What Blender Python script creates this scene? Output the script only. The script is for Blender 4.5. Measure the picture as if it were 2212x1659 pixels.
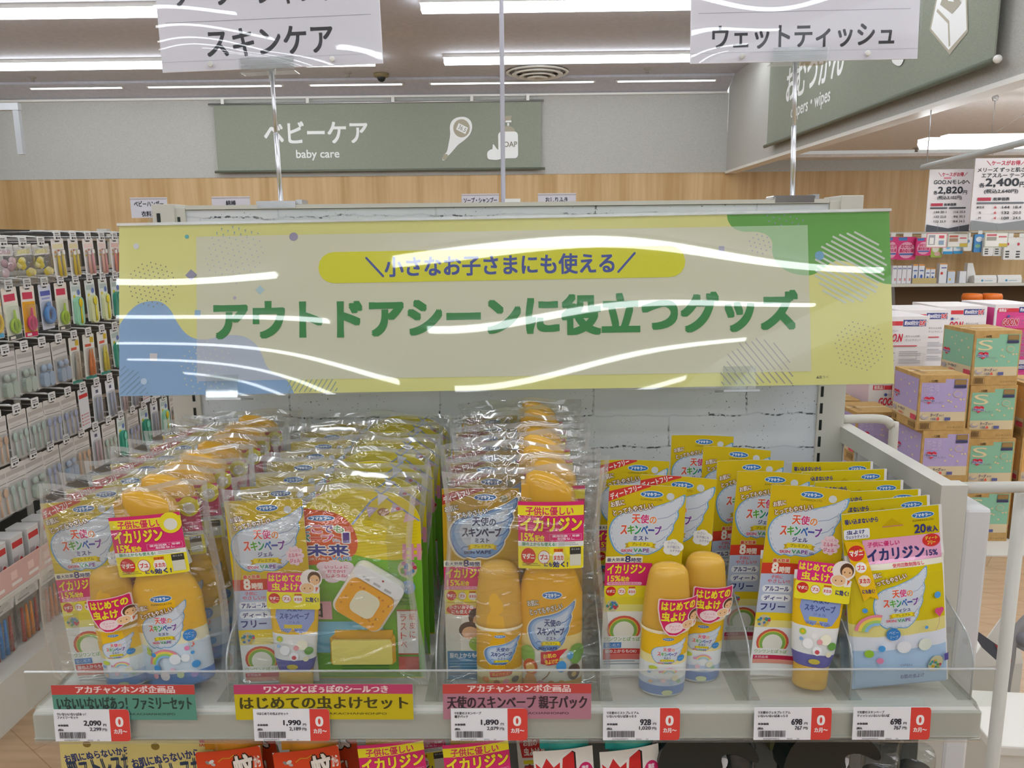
import bpy, math, random
from mathutils import Vector, Matrix, Euler
from mathutils.geometry import tessellate_polygon

for _o in list(bpy.data.objects):
    bpy.data.objects.remove(_o, do_unlink=True)
SC = bpy.context.scene
COL = SC.collection
PI = math.pi

# ------------------------------------------------------------------ camera, world, exposure
EYE = Vector((0.0, 0.0, 1.45))
FPX, CX, CY = 1720.0, 1106.0, 829.5
PITCH, YAW, ROLL = math.atan(314.5 / FPX), math.atan(22.0 / FPX), 0.010
CAM_ROT = (Matrix.Rotation(YAW, 3, 'Z') @ Matrix.Rotation(PI / 2 - PITCH, 3, 'X') @ Matrix.Rotation(-ROLL, 3, 'Z'))
cam_data = bpy.data.cameras.new('camera')
cam_data.sensor_width = 36.0
cam_data.lens = FPX / 2212.0 * 36.0
cam_data.clip_start = 0.02
cam_data.clip_end = 100
cam = bpy.data.objects.new('camera', cam_data)
COL.objects.link(cam)
cam.matrix_world = Matrix.Translation(EYE) @ CAM_ROT.to_4x4()
SC.camera = cam

world = bpy.data.worlds.new('store_air')
SC.world = world
world.use_nodes = True
world.node_tree.nodes['Background'].inputs[0].default_value = (0.93, 0.95, 1.0, 1)
world.node_tree.nodes['Background'].inputs[1].default_value = 0.9

SC.view_settings.view_transform = 'Standard'
SC.view_settings.look = 'None'
SC.view_settings.gamma = 1.0
SC.view_settings.use_curve_mapping = False
SC.view_settings.exposure = 0.42
LAMP = 9.0          # brightness of the ceiling strips
SC.cycles.transparent_max_bounces = 40
SC.cycles.max_bounces = 6
SC.cycles.diffuse_bounces = 3
SC.cycles.glossy_bounces = 3
SC.cycles.sample_clamp_indirect = 6.0


def ray(px, py):
    return CAM_ROT @ Vector(((px - CX) / FPX, -(py - CY) / FPX, -1.0))


def on_y(px, py, y):
    d = ray(px, py)
    return EYE + d * (y / d.y)


def on_x(px, py, x):
    d = ray(px, py)
    return EYE + d * (x / d.x)


def on_z(px, py, z):
    d = ray(px, py)
    return EYE + d * ((z - EYE.z) / d.z)


# ------------------------------------------------------------------ materials
def lin(h):
    h = h.lstrip('#')
    out = []
    for i in (0, 2, 4):
        c = int(h[i:i + 2], 16) / 255.0
        out.append(c / 12.92 if c <= 0.04045 else ((c + 0.055) / 1.055) ** 2.4)
    return (out[0], out[1], out[2], 1.0)


MATS = {}


def new_mat(key):
    m = bpy.data.materials.new(key.replace('#', 'paint_'))
    m.use_nodes = True
    MATS[key] = m
    nt = m.node_tree
    return m, nt, nt.nodes['Principled BSDF']


def M(key):
    """'#rrggbb' plain print, '#rrggbb/0.2' with a roughness, or a named material made below."""
    if key in MATS:
        return MATS[key]
    col, _, rough = key.partition('/')
    m, nt, b = new_mat(key)
    b.inputs['Base Color'].default_value = lin(col)
    b.inputs['Roughness'].default_value = float(rough) if rough else 0.5
    b.inputs['Specular IOR Level'].default_value = 0.35
    return m


def N(nt, typ, **kw):
    n = nt.nodes.new(typ)
    for k, v in kw.items():
        setattr(n, k, v)
    return n


def mat_film(key, haze=0.03, gloss=0.06, tint=(0.97, 0.98, 0.98), wrinkle=0.0, scale=30.0, rough=0.06, ior=1.45):
    """thin clear plastic: mostly see-through, mirror-like at glancing angles."""
    m, nt, b = new_mat(key)
    out = nt.nodes['Material Output']
    nt.nodes.remove(b)
    tr = N(nt, 'ShaderNodeBsdfTransparent')
    tr.inputs[0].default_value = (*tint, 1)
    gl = N(nt, 'ShaderNodeBsdfGlossy')
    gl.inputs['Roughness'].default_value = rough
    df = N(nt, 'ShaderNodeBsdfDiffuse')
    df.inputs[0].default_value = (0.85, 0.87, 0.88, 1)
    mx0 = N(nt, 'ShaderNodeMixShader')
    mx0.inputs[0].default_value = haze
    nt.links.new(tr.outputs[0], mx0.inputs[1])
    nt.links.new(df.outputs[0], mx0.inputs[2])
    fr = N(nt, 'ShaderNodeLayerWeight')
    fr.inputs['Blend'].default_value = 0.5
    pw = N(nt, 'ShaderNodeMath', operation='POWER')
    pw.inputs[1].default_value = 4.0
    nt.links.new(fr.outputs['Facing'], pw.inputs[0])
    ad = N(nt, 'ShaderNodeMath', operation='MULTIPLY_ADD', use_clamp=True)
    ad.inputs[1].default_value = 0.75
    ad.inputs[2].default_value = gloss + 0.04
    nt.links.new(pw.outputs[0], ad.inputs[0])
    mx = N(nt, 'ShaderNodeMixShader')
    nt.links.new(ad.outputs[0], mx.inputs[0])
    nt.links.new(mx0.outputs[0], mx.inputs[1])
    nt.links.new(gl.outputs[0], mx.inputs[2])
    if wrinkle > 0:
        tc = N(nt, 'ShaderNodeTexCoord')
        nz = N(nt, 'ShaderNodeTexNoise')
        nz.inputs['Scale'].default_value = scale
        nz.inputs['Detail'].default_value = 2.0
        nz.inputs['Distortion'].default_value = 1.2
        bp = N(nt, 'ShaderNodeBump')
        bp.inputs['Strength'].default_value = wrinkle
        bp.inputs['Distance'].default_value = 0.01
        mp = N(nt, 'ShaderNodeMapping')
        mp.inputs['Scale'].default_value = (0.8, 1.0, 2.2)
        nt.links.new(tc.outputs['Object'], mp.inputs[0])
        nt.links.new(mp.outputs[0], nz.inputs['Vector'])
        nt.links.new(nz.outputs['Fac'], bp.inputs['Height'])
        nt.links.new(bp.outputs[0], gl.inputs['Normal'])
        nt.links.new(bp.outputs[0], fr.inputs['Normal'])
    nt.links.new(mx.outputs[0], out.inputs[0])
    return m


def mat_emit(key, col, strength):
    m, nt, b = new_mat(key)
    b.inputs['Base Color'].default_value = (0.8, 0.8, 0.8, 1)
    b.inputs['Emission Color'].default_value = (*col, 1)
    b.inputs['Emission Strength'].default_value = strength
    return m


def mat_metal(key, col, rough=0.25, metallic=1.0):
    m, nt, b = new_mat(key)
    b.inputs['Base Color'].default_value = (*col, 1)
    b.inputs['Metallic'].default_value = metallic
    b.inputs['Roughness'].default_value = rough
    return m


def mat_plastic(key, hexcol, trans=0.0, rough=0.25, sss=0.0):
    m, nt, b = new_mat(key)
    b.inputs['Base Color'].default_value = lin(hexcol)
    b.inputs['Roughness'].default_value = rough
    b.inputs['Transmission Weight'].default_value = trans
    if sss:
        b.inputs['Subsurface Weight'].default_value = sss
        b.inputs['Subsurface Radius'].default_value = (0.02, 0.015, 0.01)
        b.inputs['Subsurface Scale'].default_value = 0.3
    return m


def mat_noise(key, c1, c2, scale=(1, 1, 1), nscale=5.0, detail=4.0, rough=0.5, lo=0.35, hi=0.65, bump=0.0, dist=0.0):
    m, nt, b = new_mat(key)
    tc = N(nt, 'ShaderNodeTexCoord')
    mp = N(nt, 'ShaderNodeMapping')
    mp.inputs['Scale'].default_value = scale
    nz = N(nt, 'ShaderNodeTexNoise')
    nz.inputs['Scale'].default_value = nscale
    nz.inputs['Detail'].default_value = detail
    nz.inputs['Distortion'].default_value = dist
    cr = N(nt, 'ShaderNodeValToRGB')
    cr.color_ramp.elements[0].position = lo
    cr.color_ramp.elements[0].color = lin(c1)
    cr.color_ramp.elements[1].position = hi
    cr.color_ramp.elements[1].color = lin(c2)
    nt.links.new(tc.outputs['Object'], mp.inputs[0])
    nt.links.new(mp.outputs[0], nz.inputs['Vector'])
    nt.links.new(nz.outputs['Fac'], cr.inputs[0])
    nt.links.new(cr.outputs[0], b.inputs['Base Color'])
    b.inputs['Roughness'].default_value = rough
    b.inputs['Specular IOR Level'].default_value = 0.3
    if bump:
        bp = N(nt, 'ShaderNodeBump')
        bp.inputs['Strength'].default_value = bump
        bp.inputs['Distance'].default_value = 0.01
        nt.links.new(nz.outputs['Fac'], bp.inputs['Height'])
        nt.links.new(bp.outputs[0], b.inputs['Normal'])
    return m


# ------------------------------------------------------------------ mesh builder
class MB:
    def __init__(self):
        self.v, self.f, self.m, self.s = [], [], [], []

    def add(self, verts, faces, mat, smooth=False):
        o = len(self.v)
        self.v.extend([tuple(p) for p in verts])
        for k, f in enumerate(faces):
            self.f.append(tuple(i + o for i in f))
            self.m.append(mat if isinstance(mat, str) else mat[k])
            self.s.append(smooth)
        return self

    def box(self, a, b, mat, T=None):
        x0, y0, z0 = a
        x1, y1, z1 = b
        v = [Vector(p) for p in ((x0, y0, z0), (x1, y0, z0), (x1, y1, z0), (x0, y1, z0), (x0, y0, z1), (x1, y0, z1), (x1, y1, z1), (x0, y1, z1))]
        if T is not None:
            v = [T @ p for p in v]
        return self.add(v, [(0, 3, 2, 1), (4, 5, 6, 7), (0, 1, 5, 4), (1, 2, 6, 5), (2, 3, 7, 6), (3, 0, 4, 7)], mat)

    def cbox(self, c, s, mat, T=None):
        return self.box([c[i] - s[i] / 2 for i in range(3)], [c[i] + s[i] / 2 for i in range(3)], mat, T)

    def rbox(self, a, b, r, mat, T=None, seg=3):
        """box with rounded vertical (z) edges in the xz plane outline, extruded along y"""
        x0, y0, z0 = a
        x1, y1, z1 = b
        return self.prism(rr_pts(x0, z0, x1, z1, r, seg), lambda u, v, n: Vector((u, n, v)), y0, y1, mat, T)

    def prism(self, pts, fn, n0, n1, mat, T=None, smooth=False, cap0=True, cap1=True):
        k = len(pts)
        a = [fn(u, v, n0) for u, v in pts]
        b = [fn(u, v, n1) for u, v in pts]
        vs = a + b
        if T is not None:
            vs = [T @ p for p in vs]
        tri = [tuple(t) for t in tessellate_polygon([[Vector((u, v, 0)) for u, v in pts]])]
        fs = [(i, (i + 1) % k, k + (i + 1) % k, k + i) for i in range(k)]
        if cap0:
            fs += [tuple(t) for t in tri]
        if cap1:
            fs += [tuple(k + i for i in reversed(t)) for t in tri]
        return self.add(vs, fs, mat, smooth)

    def lathe(self, prof, mat, c=(0, 0, 0), seg=20, sx=1.0, sy=1.0, T=None, smooth=True, caps=True):
        """prof: list of (radius, z) or (radius, z, mat of the band above it)"""
        vs, fs, ms = [], [], []
        for p in prof:
            for i in range(seg):
                a = 2 * PI * i / seg
                vs.append(Vector((c[0] + p[0] * sx * math.cos(a), c[1] + p[0] * sy * math.sin(a), c[2] + p[1])))
        for j in range(len(prof) - 1):
            mm = prof[j][2] if len(prof[j]) > 2 else mat
            for i in range(seg):
                i2 = (i + 1) % seg
                fs.append((j * seg + i, j * seg + i2, (j + 1) * seg + i2, (j + 1) * seg + i))
                ms.append(mm)
        if caps:
            if prof[0][0] > 1e-6:
                fs.append(tuple(reversed(range(seg)))); ms.append(prof[0][2] if len(prof[0]) > 2 else mat)
            if prof[-1][0] > 1e-6:
                fs.append(tuple((len(prof) - 1) * seg + i for i in range(seg))); ms.append(prof[-2][2] if len(prof[-2]) > 2 else mat)
        if T is not None:
            vs = [T @ p for p in vs]
        return self.add(vs, fs, ms, smooth)

    def tube(self, pts, r, mat, seg=10, T=None, closed=False):
        pts = [Vector(p) for p in pts]
        n = len(pts)
        vs, fs = [], []
        up = None
        for i, p in enumerate(pts):
            if closed:
                d = (pts[(i + 1) % n] - pts[i - 1]).normalized()
            else:
                d = (pts[min(i + 1, n - 1)] - pts[max(i - 1, 0)]).normalized()
            if up is None:
                up = Vector((0, 0, 1)) if abs(d.z) < 0.9 else Vector((0, 1, 0))
            s = d.cross(up).normalized()
            up = s.cross(d).normalized()
            rr = r[i] if isinstance(r, (list, tuple)) else r
            for k in range(seg):
                a = 2 * PI * k / seg
                vs.append(p + s * (rr * math.cos(a)) + up * (rr * math.sin(a)))
        for i in range(n if closed else n - 1):
            j = (i + 1) % n
            for k in range(seg):
                k2 = (k + 1) % seg
                fs.append((i * seg + k, i * seg + k2, j * seg + k2, j * seg + k))
        if T is not None:
            vs = [T @ p for p in vs]
        self.add(vs, fs, mat, True)
        if not closed:
            o = len(self.v) - len(vs)
            self.f.append(tuple(o + k for k in reversed(range(seg)))); self.m.append(mat); self.s.append(False)
            self.f.append(tuple(o + (n - 1) * seg + k for k in range(seg))); self.m.append(mat); self.s.append(False)
        return self

    def ball(self, c, r, mat, T=None, seg=14, rings=8):
        rx, ry, rz = r if isinstance(r, (tuple, list)) else (r, r, r)
        vs, fs = [], []
        for j in range(rings + 1):
            t = PI * j / rings
            for i in range(seg):
                a = 2 * PI * i / seg
                vs.append(Vector((c[0] + rx * math.sin(t) * math.cos(a), c[1] + ry * math.sin(t) * math.sin(a), c[2] - rz * math.cos(t))))
        for j in range(rings):
            for i in range(seg):
                i2 = (i + 1) % seg
                fs.append((j * seg + i, j * seg + i2, (j + 1) * seg + i2, (j + 1) * seg + i))
        if T is not None:
            vs = [T @ p for p in vs]
        return self.add(vs, fs, mat, True)

    def mesh(self, name):
        me = bpy.data.meshes.new(name)
        me.from_pydata(self.v, [], self.f)
        keys = []
        idx = []
        lut = {}
        for k in self.m:
            if k not in lut:
                lut[k] = len(keys)
                keys.append(k)
            idx.append(lut[k])
        for k in keys:
            me.materials.append(M(k))
        me.polygons.foreach_set('material_index', idx)
        me.polygons.foreach_set('use_smooth', self.s)
        me.validate()
        me.update()
        return me

    def build(self, name, parent=None, bevel=0.0):
        o = bpy.data.objects.new(name, self.mesh(name))
        COL.objects.link(o)
        if parent is not None:
            o.parent = parent
        if bevel:
            md = o.modifiers.new('edge', 'BEVEL')
            md.width = bevel
            md.segments = 2
            md.limit_method = 'ANGLE'
            md.angle_limit = math.radians(50)
        return o


def rr_pts(x0, z0, x1, z1, r, seg=4):
    r = min(r, (x1 - x0) / 2 - 1e-5, (z1 - z0) / 2 - 1e-5)
    out = []
    for cx, cz, a0 in ((x1 - r, z1 - r, 0), (x0 + r, z1 - r, 90), (x0 + r, z0 + r, 180), (x1 - r, z0 + r, 270)):
        for i in range(seg + 1):
            a = math.radians(a0 + 90.0 * i / seg)
            out.append((cx + r * math.cos(a), cz + r * math.sin(a)))
    return out


def spline(pts, n=6, closed=True):
    """Catmull-Rom through 2D points"""
    out = []
    k = len(pts)
    rng = range(k if closed else k - 1)
    g = (lambda i: pts[i % k]) if closed else (lambda i: pts[max(0, min(k - 1, i))])
    for i in rng:
        p0, p1, p2, p3 = g(i - 1), g(i), g(i + 1), g(i + 2)
        for j in range(n):
            t = j / n
            out.append(tuple(0.5 * (2 * p1[d] + (p2[d] - p0[d]) * t + (2 * p0[d] - 5 * p1[d] + 4 * p2[d] - p3[d]) * t * t + (3 * p1[d] - p0[d] - 3 * p2[d] + p3[d]) * t ** 3) for d in range(len(p1))))
    if not closed:
        out.append(tuple(pts[-1]))
    return out


# ------------------------------------------------------------------ printing on surfaces
GLY = {}


def glyphs(s, res):
    k = (s, res)
    if k in GLY:
        return GLY[k]
    c = bpy.data.curves.new('lettering', 'FONT')
    c.body = s
    c.resolution_u = res
    c.dimensions = '2D'
    c.fill_mode = 'FRONT'
    o = bpy.data.objects.new('lettering', c)
    COL.objects.link(o)
    bpy.context.view_layer.update()
    me = o.to_mesh()
    me.calc_loop_triangles()
    vs = [(v.co.x, v.co.y) for v in me.vertices]
    ts = []
    for t in me.loop_triangles:
        a, b, d = t.vertices
        ar = (vs[b][0] - vs[a][0]) * (vs[d][1] - vs[a][1]) - (vs[d][0] - vs[a][0]) * (vs[b][1] - vs[a][1])
        ts.append((a, b, d) if ar > 0 else (a, d, b))
    o.to_mesh_clear()
    bpy.data.objects.remove(o, do_unlink=True)
    bpy.data.curves.remove(c)
    if vs:
        x0 = min(p[0] for p in vs); x1 = max(p[0] for p in vs)
        y0 = min(p[1] for p in vs); y1 = max(p[1] for p in vs)
    else:
        x0 = y0 = 0; x1 = y1 = 1
    GLY[k] = (vs, ts, x0, y0, max(x1 - x0, 1e-4), max(y1 - y0, 1e-4))
    return GLY[k]


def clip_rect(pts, x0, y0, x1, y1):
    def go(P, f, g):
        out = []
        for i, b in enumerate(P):
            a = P[i - 1]
            fa, fb = f(a), f(b)
            if fa >= 0:
                out.append(a)
            if (fa >= 0) != (fb >= 0):
                t = fa / (fa - fb)
                out.append((a[0] + (b[0] - a[0]) * t, a[1] + (b[1] - a[1]) * t))
        return out
    for f in (lambda p: p[0] - x0, lambda p: x1 - p[0], lambda p: p[1] - y0, lambda p: y1 - p[1]):
        pts = go(pts, f, None)
        if not pts:
            return pts
    return pts


class Ink:
    """Draws flat shapes onto a surface of a mesh builder. fn(u, v, n) -> point; v points up."""

    def __init__(self, mb, fn, step=0.00012, cut=0.0, top=None):
        self.mb, self.fn, self.step, self.cut, self.n = mb, fn, step, cut, step
        self.both = False   # cut long edges in v too, for surfaces curved both ways
        self.top = top      # when set, v is measured downwards from this value

    def _v(self, v):
        return v if self.top is None else self.top - v

    def up(self, k=1):
        self.n += self.step * k
        return self

    def tris(self, P, T, col):
        if self.top is not None:
            P = [(u, self.top - v) for u, v in P]
        if self.cut:
            P, T = list(P), list(T)
            lim = self.cut
            work, T2 = list(T), []
            mid = {}

            def md(a, b):
                kk = (min(a, b), max(a, b))
                if kk not in mid:
                    P.append(((P[a][0] + P[b][0]) / 2, (P[a][1] + P[b][1]) / 2))
                    mid[kk] = len(P) - 1
                return mid[kk]
            while work:
                a, b, c = work.pop()
                la, lb, lc = abs(P[a][0] - P[b][0]), abs(P[b][0] - P[c][0]), abs(P[c][0] - P[a][0])
                if self.both:
                    la, lb, lc = max(la, abs(P[a][1] - P[b][1])), max(lb, abs(P[b][1] - P[c][1])), max(lc, abs(P[c][1] - P[a][1]))
                mx = max(la, lb, lc)
                if mx <= lim:
                    T2.append((a, b, c))
                elif mx == la:
                    m = md(a, b); work += [(a, m, c), (m, b, c)]
                elif mx == lb:
                    m = md(b, c); work += [(a, b, m), (a, m, c)]
                else:
                    m = md(c, a); work += [(a, b, m), (m, b, c)]
            T = T2
        n = self.n
        # keep triangles facing outwards (+n)
        Q = []
        for a, b, c in T:
            ar = (P[b][0] - P[a][0]) * (P[c][1] - P[a][1]) - (P[c][0] - P[a][0]) * (P[b][1] - P[a][1])
            Q.append((a, b, c) if ar > 0 else (a, c, b))
        self.mb.add([self.fn(u, v, n) for u, v in P], Q, col)

    def poly(self, pts, col, up=True):
        tri = [tuple(t) for t in tessellate_polygon([[Vector((u, v, 0)) for u, v in pts]])]
        self.tris(pts, tri, col)
        if up:
            self.up()

    def rect(self, x0, y0, x1, y1, col, r=0.0, up=True):
        if r:
            self.poly(rr_pts(min(x0, x1), min(y0, y1), max(x0, x1), max(y0, y1), r, 4), col, up)
        else:
            self.poly([(x0, y0), (x1, y0), (x1, y1), (x0, y1)], col, up)

    def ell(self, cx, cy, rx, ry, col, seg=20, rot=0.0, up=True):
        c, s = math.cos(rot), math.sin(rot)
        pts = []
        for i in range(seg):
            a = 2 * PI * i / seg
            x, y = rx * math.cos(a), ry * math.sin(a)
            pts.append((cx + x * c - y * s, cy + x * s + y * c))
        self.poly(pts, col, up)

    def arc(self, cx, cy, r0, r1, a0, a1, col, seg=16, sy=1.0):
        A = [math.radians(a0 + (a1 - a0) * i / seg) for i in range(seg + 1)]
        sg = 1 if self.top is None else -1
        P = [(cx + r1 * math.cos(a), cy + sg * sy * r1 * math.sin(a)) for a in A] + [(cx + r0 * math.cos(a), cy + sg * sy * r0 * math.sin(a)) for a in A]
        k = seg + 1
        T = []
        for i in range(seg):
            T += [(i, i + 1, k + i), (i + 1, k + i + 1, k + i)]
        self.tris(P, T, col)
        self.up()

    def line(self, pts, w, col, up=True):
        P, T = [], []
        for i, p in enumerate(pts):
            a = pts[max(i - 1, 0)]
            b = pts[min(i + 1, len(pts) - 1)]
            dx, dy = b[0] - a[0], b[1] - a[1]
            L = math.hypot(dx, dy) or 1
            nx, ny = -dy / L * w / 2, dx / L * w / 2
            P += [(p[0] + nx, p[1] + ny), (p[0] - nx, p[1] - ny)]
        for i in range(len(pts) - 1):
            T += [(2 * i, 2 * i + 1, 2 * i + 2), (2 * i + 1, 2 * i + 3, 2 * i + 2)]
        self.tris(P, T, col)
        if up:
            self.up()

    def text(self, s, x0, y0, x1, y1, col, bold=0.0, rim=None, rot=0.0, shear=0.0, res=3):
        """letters fitted to the box (x0,y0)-(x1,y1); bold and rim radii are shares of the box height"""
        vs, ts, bx, by, bw, bh = glyphs(s, res)
        ya, yb = (y0, y1) if self.top is None else (self.top - y1, self.top - y0)
        if ya > yb:
            ya, yb = yb, ya
        sx, sy = (x1 - x0) / bw, (yb - ya) / bh
        h = yb - ya
        cx, cy = (x0 + x1) / 2, (ya + yb) / 2
        c, sn = math.cos(rot), math.sin(rot)
        base = []
        for x, y in vs:
            X = x0 + (x - bx) * sx - cx
            Y = ya + (y - by) * sy - cy
            X += shear * Y
            base.append((cx + X * c - Y * sn, cy + X * sn + Y * c))
        if not base:
            return
        top, self.top = self.top, None
        n0 = self.n

        def shot(rad, k, color):
            for i in range(k):
                a = 2 * PI * (i + 0.5) / k
                dx, dy = rad * math.cos(a), rad * math.sin(a)
                self.tris([(u + dx, v + dy) for u, v in base], ts, color)
                self.n += self.step * 0.12
        if rim:
            shot(rim[1] * h + bold * h, 8, rim[0])
            self.n = n0 = n0 + self.step
        if bold:
            if bold > 0.05 and res > 4:      # squared stroke ends for the large lettering
                rr_ = bold * h * 0.8
                for dx, dy in ((1, 1), (1, -1), (-1, 1), (-1, -1), (1, 0), (-1, 0), (0, 1), (0, -1)):
                    self.tris([(u + dx * rr_, v + dy * rr_) for u, v in base], ts, col)
                    self.n += self.step * 0.12
            else:
                shot(bold * h, 4, col)
        else:
            self.tris(base, ts, col)
        self.n = n0 + self.step
        self.top = top


def flat(origin, ux, uy, un):
    o, a, b, c = Vector(origin), Vector(ux), Vector(uy), Vector(un)
    return lambda u, v, n: o + a * u + b * v + c * n


FRONT = flat((0, 0, 0), (1, 0, 0), (0, 0, 1), (0, -1, 0))      # faces the aisle (-y)


def front_at(x, y, z):
    return flat((x, y, z), (1, 0, 0), (0, 0, 1), (0, -1, 0))


# ------------------------------------------------------------------ objects
def tag(o, label=None, cat=None, group=None, kind=None):
    if label:
        o['label'] = label
    if cat:
        o['category'] = cat
    if group:
        o['group'] = group
    if kind:
        o['kind'] = kind
    return o


def thing(name, label, cat, loc=(0, 0, 0), rot=(0, 0, 0), group=None):
    o = bpy.data.objects.new(name, None)
    o.empty_display_size = 0.02
    COL.objects.link(o)
    o.location = loc
    o.rotation_euler = rot
    return tag(o, label, cat, group)


KIDS = {}


def kids(o):
    return [c for c in o.children]


def dup(root, label, loc, rot=(0, 0, 0), group=None):
    r = root.copy()
    COL.objects.link(r)
    r.location = loc
    r.rotation_euler = rot
    r['label'] = label
    if group:
        r['group'] = group
    for ch in list(root.children):
        c = ch.copy()
        COL.objects.link(c)
        c.parent = r
        for g in list(ch.children):
            d = g.copy()
            COL.objects.link(d)
            d.parent = c
    return r


def struct(name, mb, bevel=0):
    o = mb.build(name, None, bevel)
    o['kind'] = 'structure'
    return o


ORD = ['first', 'second', 'third', 'fourth', 'fifth', 'sixth', 'seventh', 'eighth', 'ninth', 'tenth', 'eleventh', 'twelfth', 'thirteenth', 'fourteenth', 'fifteenth', 'sixteenth', 'seventeenth', 'eighteenth', 'nineteenth', 'twentieth']
random.seed(7)

# ------------------------------------------------------------------ named materials
mat_film('clear_film', haze=0.02, gloss=0.07, wrinkle=1.0, scale=16.0, rough=0.035)
mat_film('film_edge', haze=0.20, gloss=0.12, rough=0.06)
mat_film('clear_sheet', haze=0.02, gloss=0.03, rough=0.02, tint=(0.98, 0.985, 0.985))
mat_film('clear_acrylic', haze=0.03, gloss=0.03, rough=0.03, tint=(0.93, 0.95, 0.94))
mat_film('acrylic_edge', haze=0.45, gloss=0.10, rough=0.15, tint=(0.55, 0.6, 0.6))
mat_film('frosted', haze=0.35, gloss=0.05, rough=0.2)
mat_film('blister', haze=0.05, gloss=0.04, rough=0.05)
mat_metal('chrome', (0.75, 0.76, 0.78), 0.18)
mat_metal('pole_metal', (0.80, 0.81, 0.85), 0.34)
mat_metal('steel', (0.55, 0.56, 0.58), 0.35)
mat_emit('lamp_glow', (0.90, 0.955, 1.0), LAMP)
mat_emit('slot_glow', (0.97, 0.97, 1.0), 2.2)
mat_plastic('cap_orange', '#d8a63a', 0.0, 0.14, 0.1)
mat_plastic('cap_yellow', '#dfb046', 0.0, 0.25, 0.12)
mat_plastic('cap_teal', '#3aa69a', 0.0, 0.22, 0.2)
mat_plastic('cap_amber', '#d8902a', 0.0, 0.22, 0.2)
mat_plastic('black_plastic', '#17211f', 0.0, 0.3)
mat_plastic('white_plastic', '#eceae4', 0.0, 0.4)
mat_plastic('cream_metal', '#cfccc2', 0.0, 0.4)
# ================================================================== the room
YB = 8.5            # back wall
ZC = 3.02           # main ceiling
XS = 2.12           # bulkhead on the right
ZL = 2.27           # low ceiling right of the bulkhead


def mat_wood_wall():
    m, nt, b = new_mat('wood_wall')
    tc = N(nt, 'ShaderNodeTexCoord')
    mp = N(nt, 'ShaderNodeMapping')
    mp.inputs['Scale'].default_value = (14, 14, 0.7)
    nz = N(nt, 'ShaderNodeTexNoise')
    nz.inputs['Scale'].default_value = 1.6
    nz.inputs['Detail'].default_value = 6
    mp2 = N(nt, 'ShaderNodeMapping')
    mp2.inputs['Scale'].default_value = (5.0, 5.0, 0.05)
    wn = N(nt, 'ShaderNodeTexNoise')
    wn.inputs['Scale'].default_value = 1.0
    wn.inputs['Detail'].default_value = 1
    ad = N(nt, 'ShaderNodeMath', operation='ADD')
    sc = N(nt, 'ShaderNodeMath', operation='MULTIPLY')
    sc.inputs[1].default_value = 0.5
    cr = N(nt, 'ShaderNodeValToRGB')
    cr.color_ramp.elements[0].position = 0.36
    cr.color_ramp.elements[0].color = lin('#b8935e')
    cr.color_ramp.elements[1].position = 0.64
    cr.color_ramp.elements[1].color = lin('#d2b284')
    L = nt.links.new
    L(tc.outputs['Object'], mp.inputs[0]); L(mp.outputs[0], nz.inputs['Vector'])
    L(tc.outputs['Object'], mp2.inputs[0]); L(mp2.outputs[0], wn.inputs['Vector'])
    L(nz.outputs['Fac'], ad.inputs[0]); L(wn.outputs['Fac'], ad.inputs[1])
    L(ad.outputs[0], sc.inputs[0]); L(sc.outputs[0], cr.inputs[0]); L(cr.outputs[0], b.inputs['Base Color'])
    b.inputs['Roughness'].default_value = 0.55


def mat_floor():
    m, nt, b = new_mat('floor_planks')
    tc = N(nt, 'ShaderNodeTexCoord')
    mp = N(nt, 'ShaderNodeMapping')
    mp.inputs['Rotation'].default_value = (0, 0, math.radians(38))
    br = N(nt, 'ShaderNodeTexBrick')
    br.offset = 0.37
    br.inputs['Scale'].default_value = 1.0
    br.inputs['Brick Width'].default_value = 1.2
    br.inputs['Row Height'].default_value = 0.15
    br.inputs['Mortar Size'].default_value = 0.0015
    br.inputs['Color1'].default_value = lin('#c0a283')
    br.inputs['Color2'].default_value = lin('#b59676')
    br.inputs['Mortar'].default_value = lin('#9a7a55')
    mp2 = N(nt, 'ShaderNodeMapping')
    mp2.inputs['Rotation'].default_value = (0, 0, math.radians(38))
    mp2.inputs['Scale'].default_value = (1.2, 14, 1)
    nz = N(nt, 'ShaderNodeTexNoise')
    nz.inputs['Scale'].default_value = 3.0
    nz.inputs['Detail'].default_value = 5
    mx = N(nt, 'ShaderNodeMixRGB', blend_type='MULTIPLY')
    mx.inputs[0].default_value = 0.5
    cr = N(nt, 'ShaderNodeValToRGB')
    cr.color_ramp.elements[0].position = 0.3
    cr.color_ramp.elements[0].color = (0.62, 0.58, 0.52, 1)
    cr.color_ramp.elements[1].position = 0.7
    cr.color_ramp.elements[1].color = (1, 1, 1, 1)
    L = nt.links.new
    L(tc.outputs['Object'], mp.inputs[0]); L(mp.outputs[0], br.inputs['Vector'])
    L(tc.outputs['Object'], mp2.inputs[0]); L(mp2.outputs[0], nz.inputs['Vector']); L(nz.outputs['Fac'], cr.inputs[0])
    L(br.outputs['Color'], mx.inputs[1]); L(cr.outputs[0], mx.inputs[2]); L(mx.outputs[0], b.inputs['Base Color'])
    b.inputs['Roughness'].default_value = 0.35


mat_wood_wall()
mat_floor()
mat_noise('wall_paper', '#b7b6b0', '#c2c1bb', (1, 1, 3), 60, 3, 0.8)
mat_noise('banner_cloth', '#8f9587', '#999e90', (1, 1, 4), 90, 2, 0.85)
mat_noise('ceiling_board', '#c6c6ce', '#cecdd5', (1, 1, 1), 30, 2, 0.9)

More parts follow.
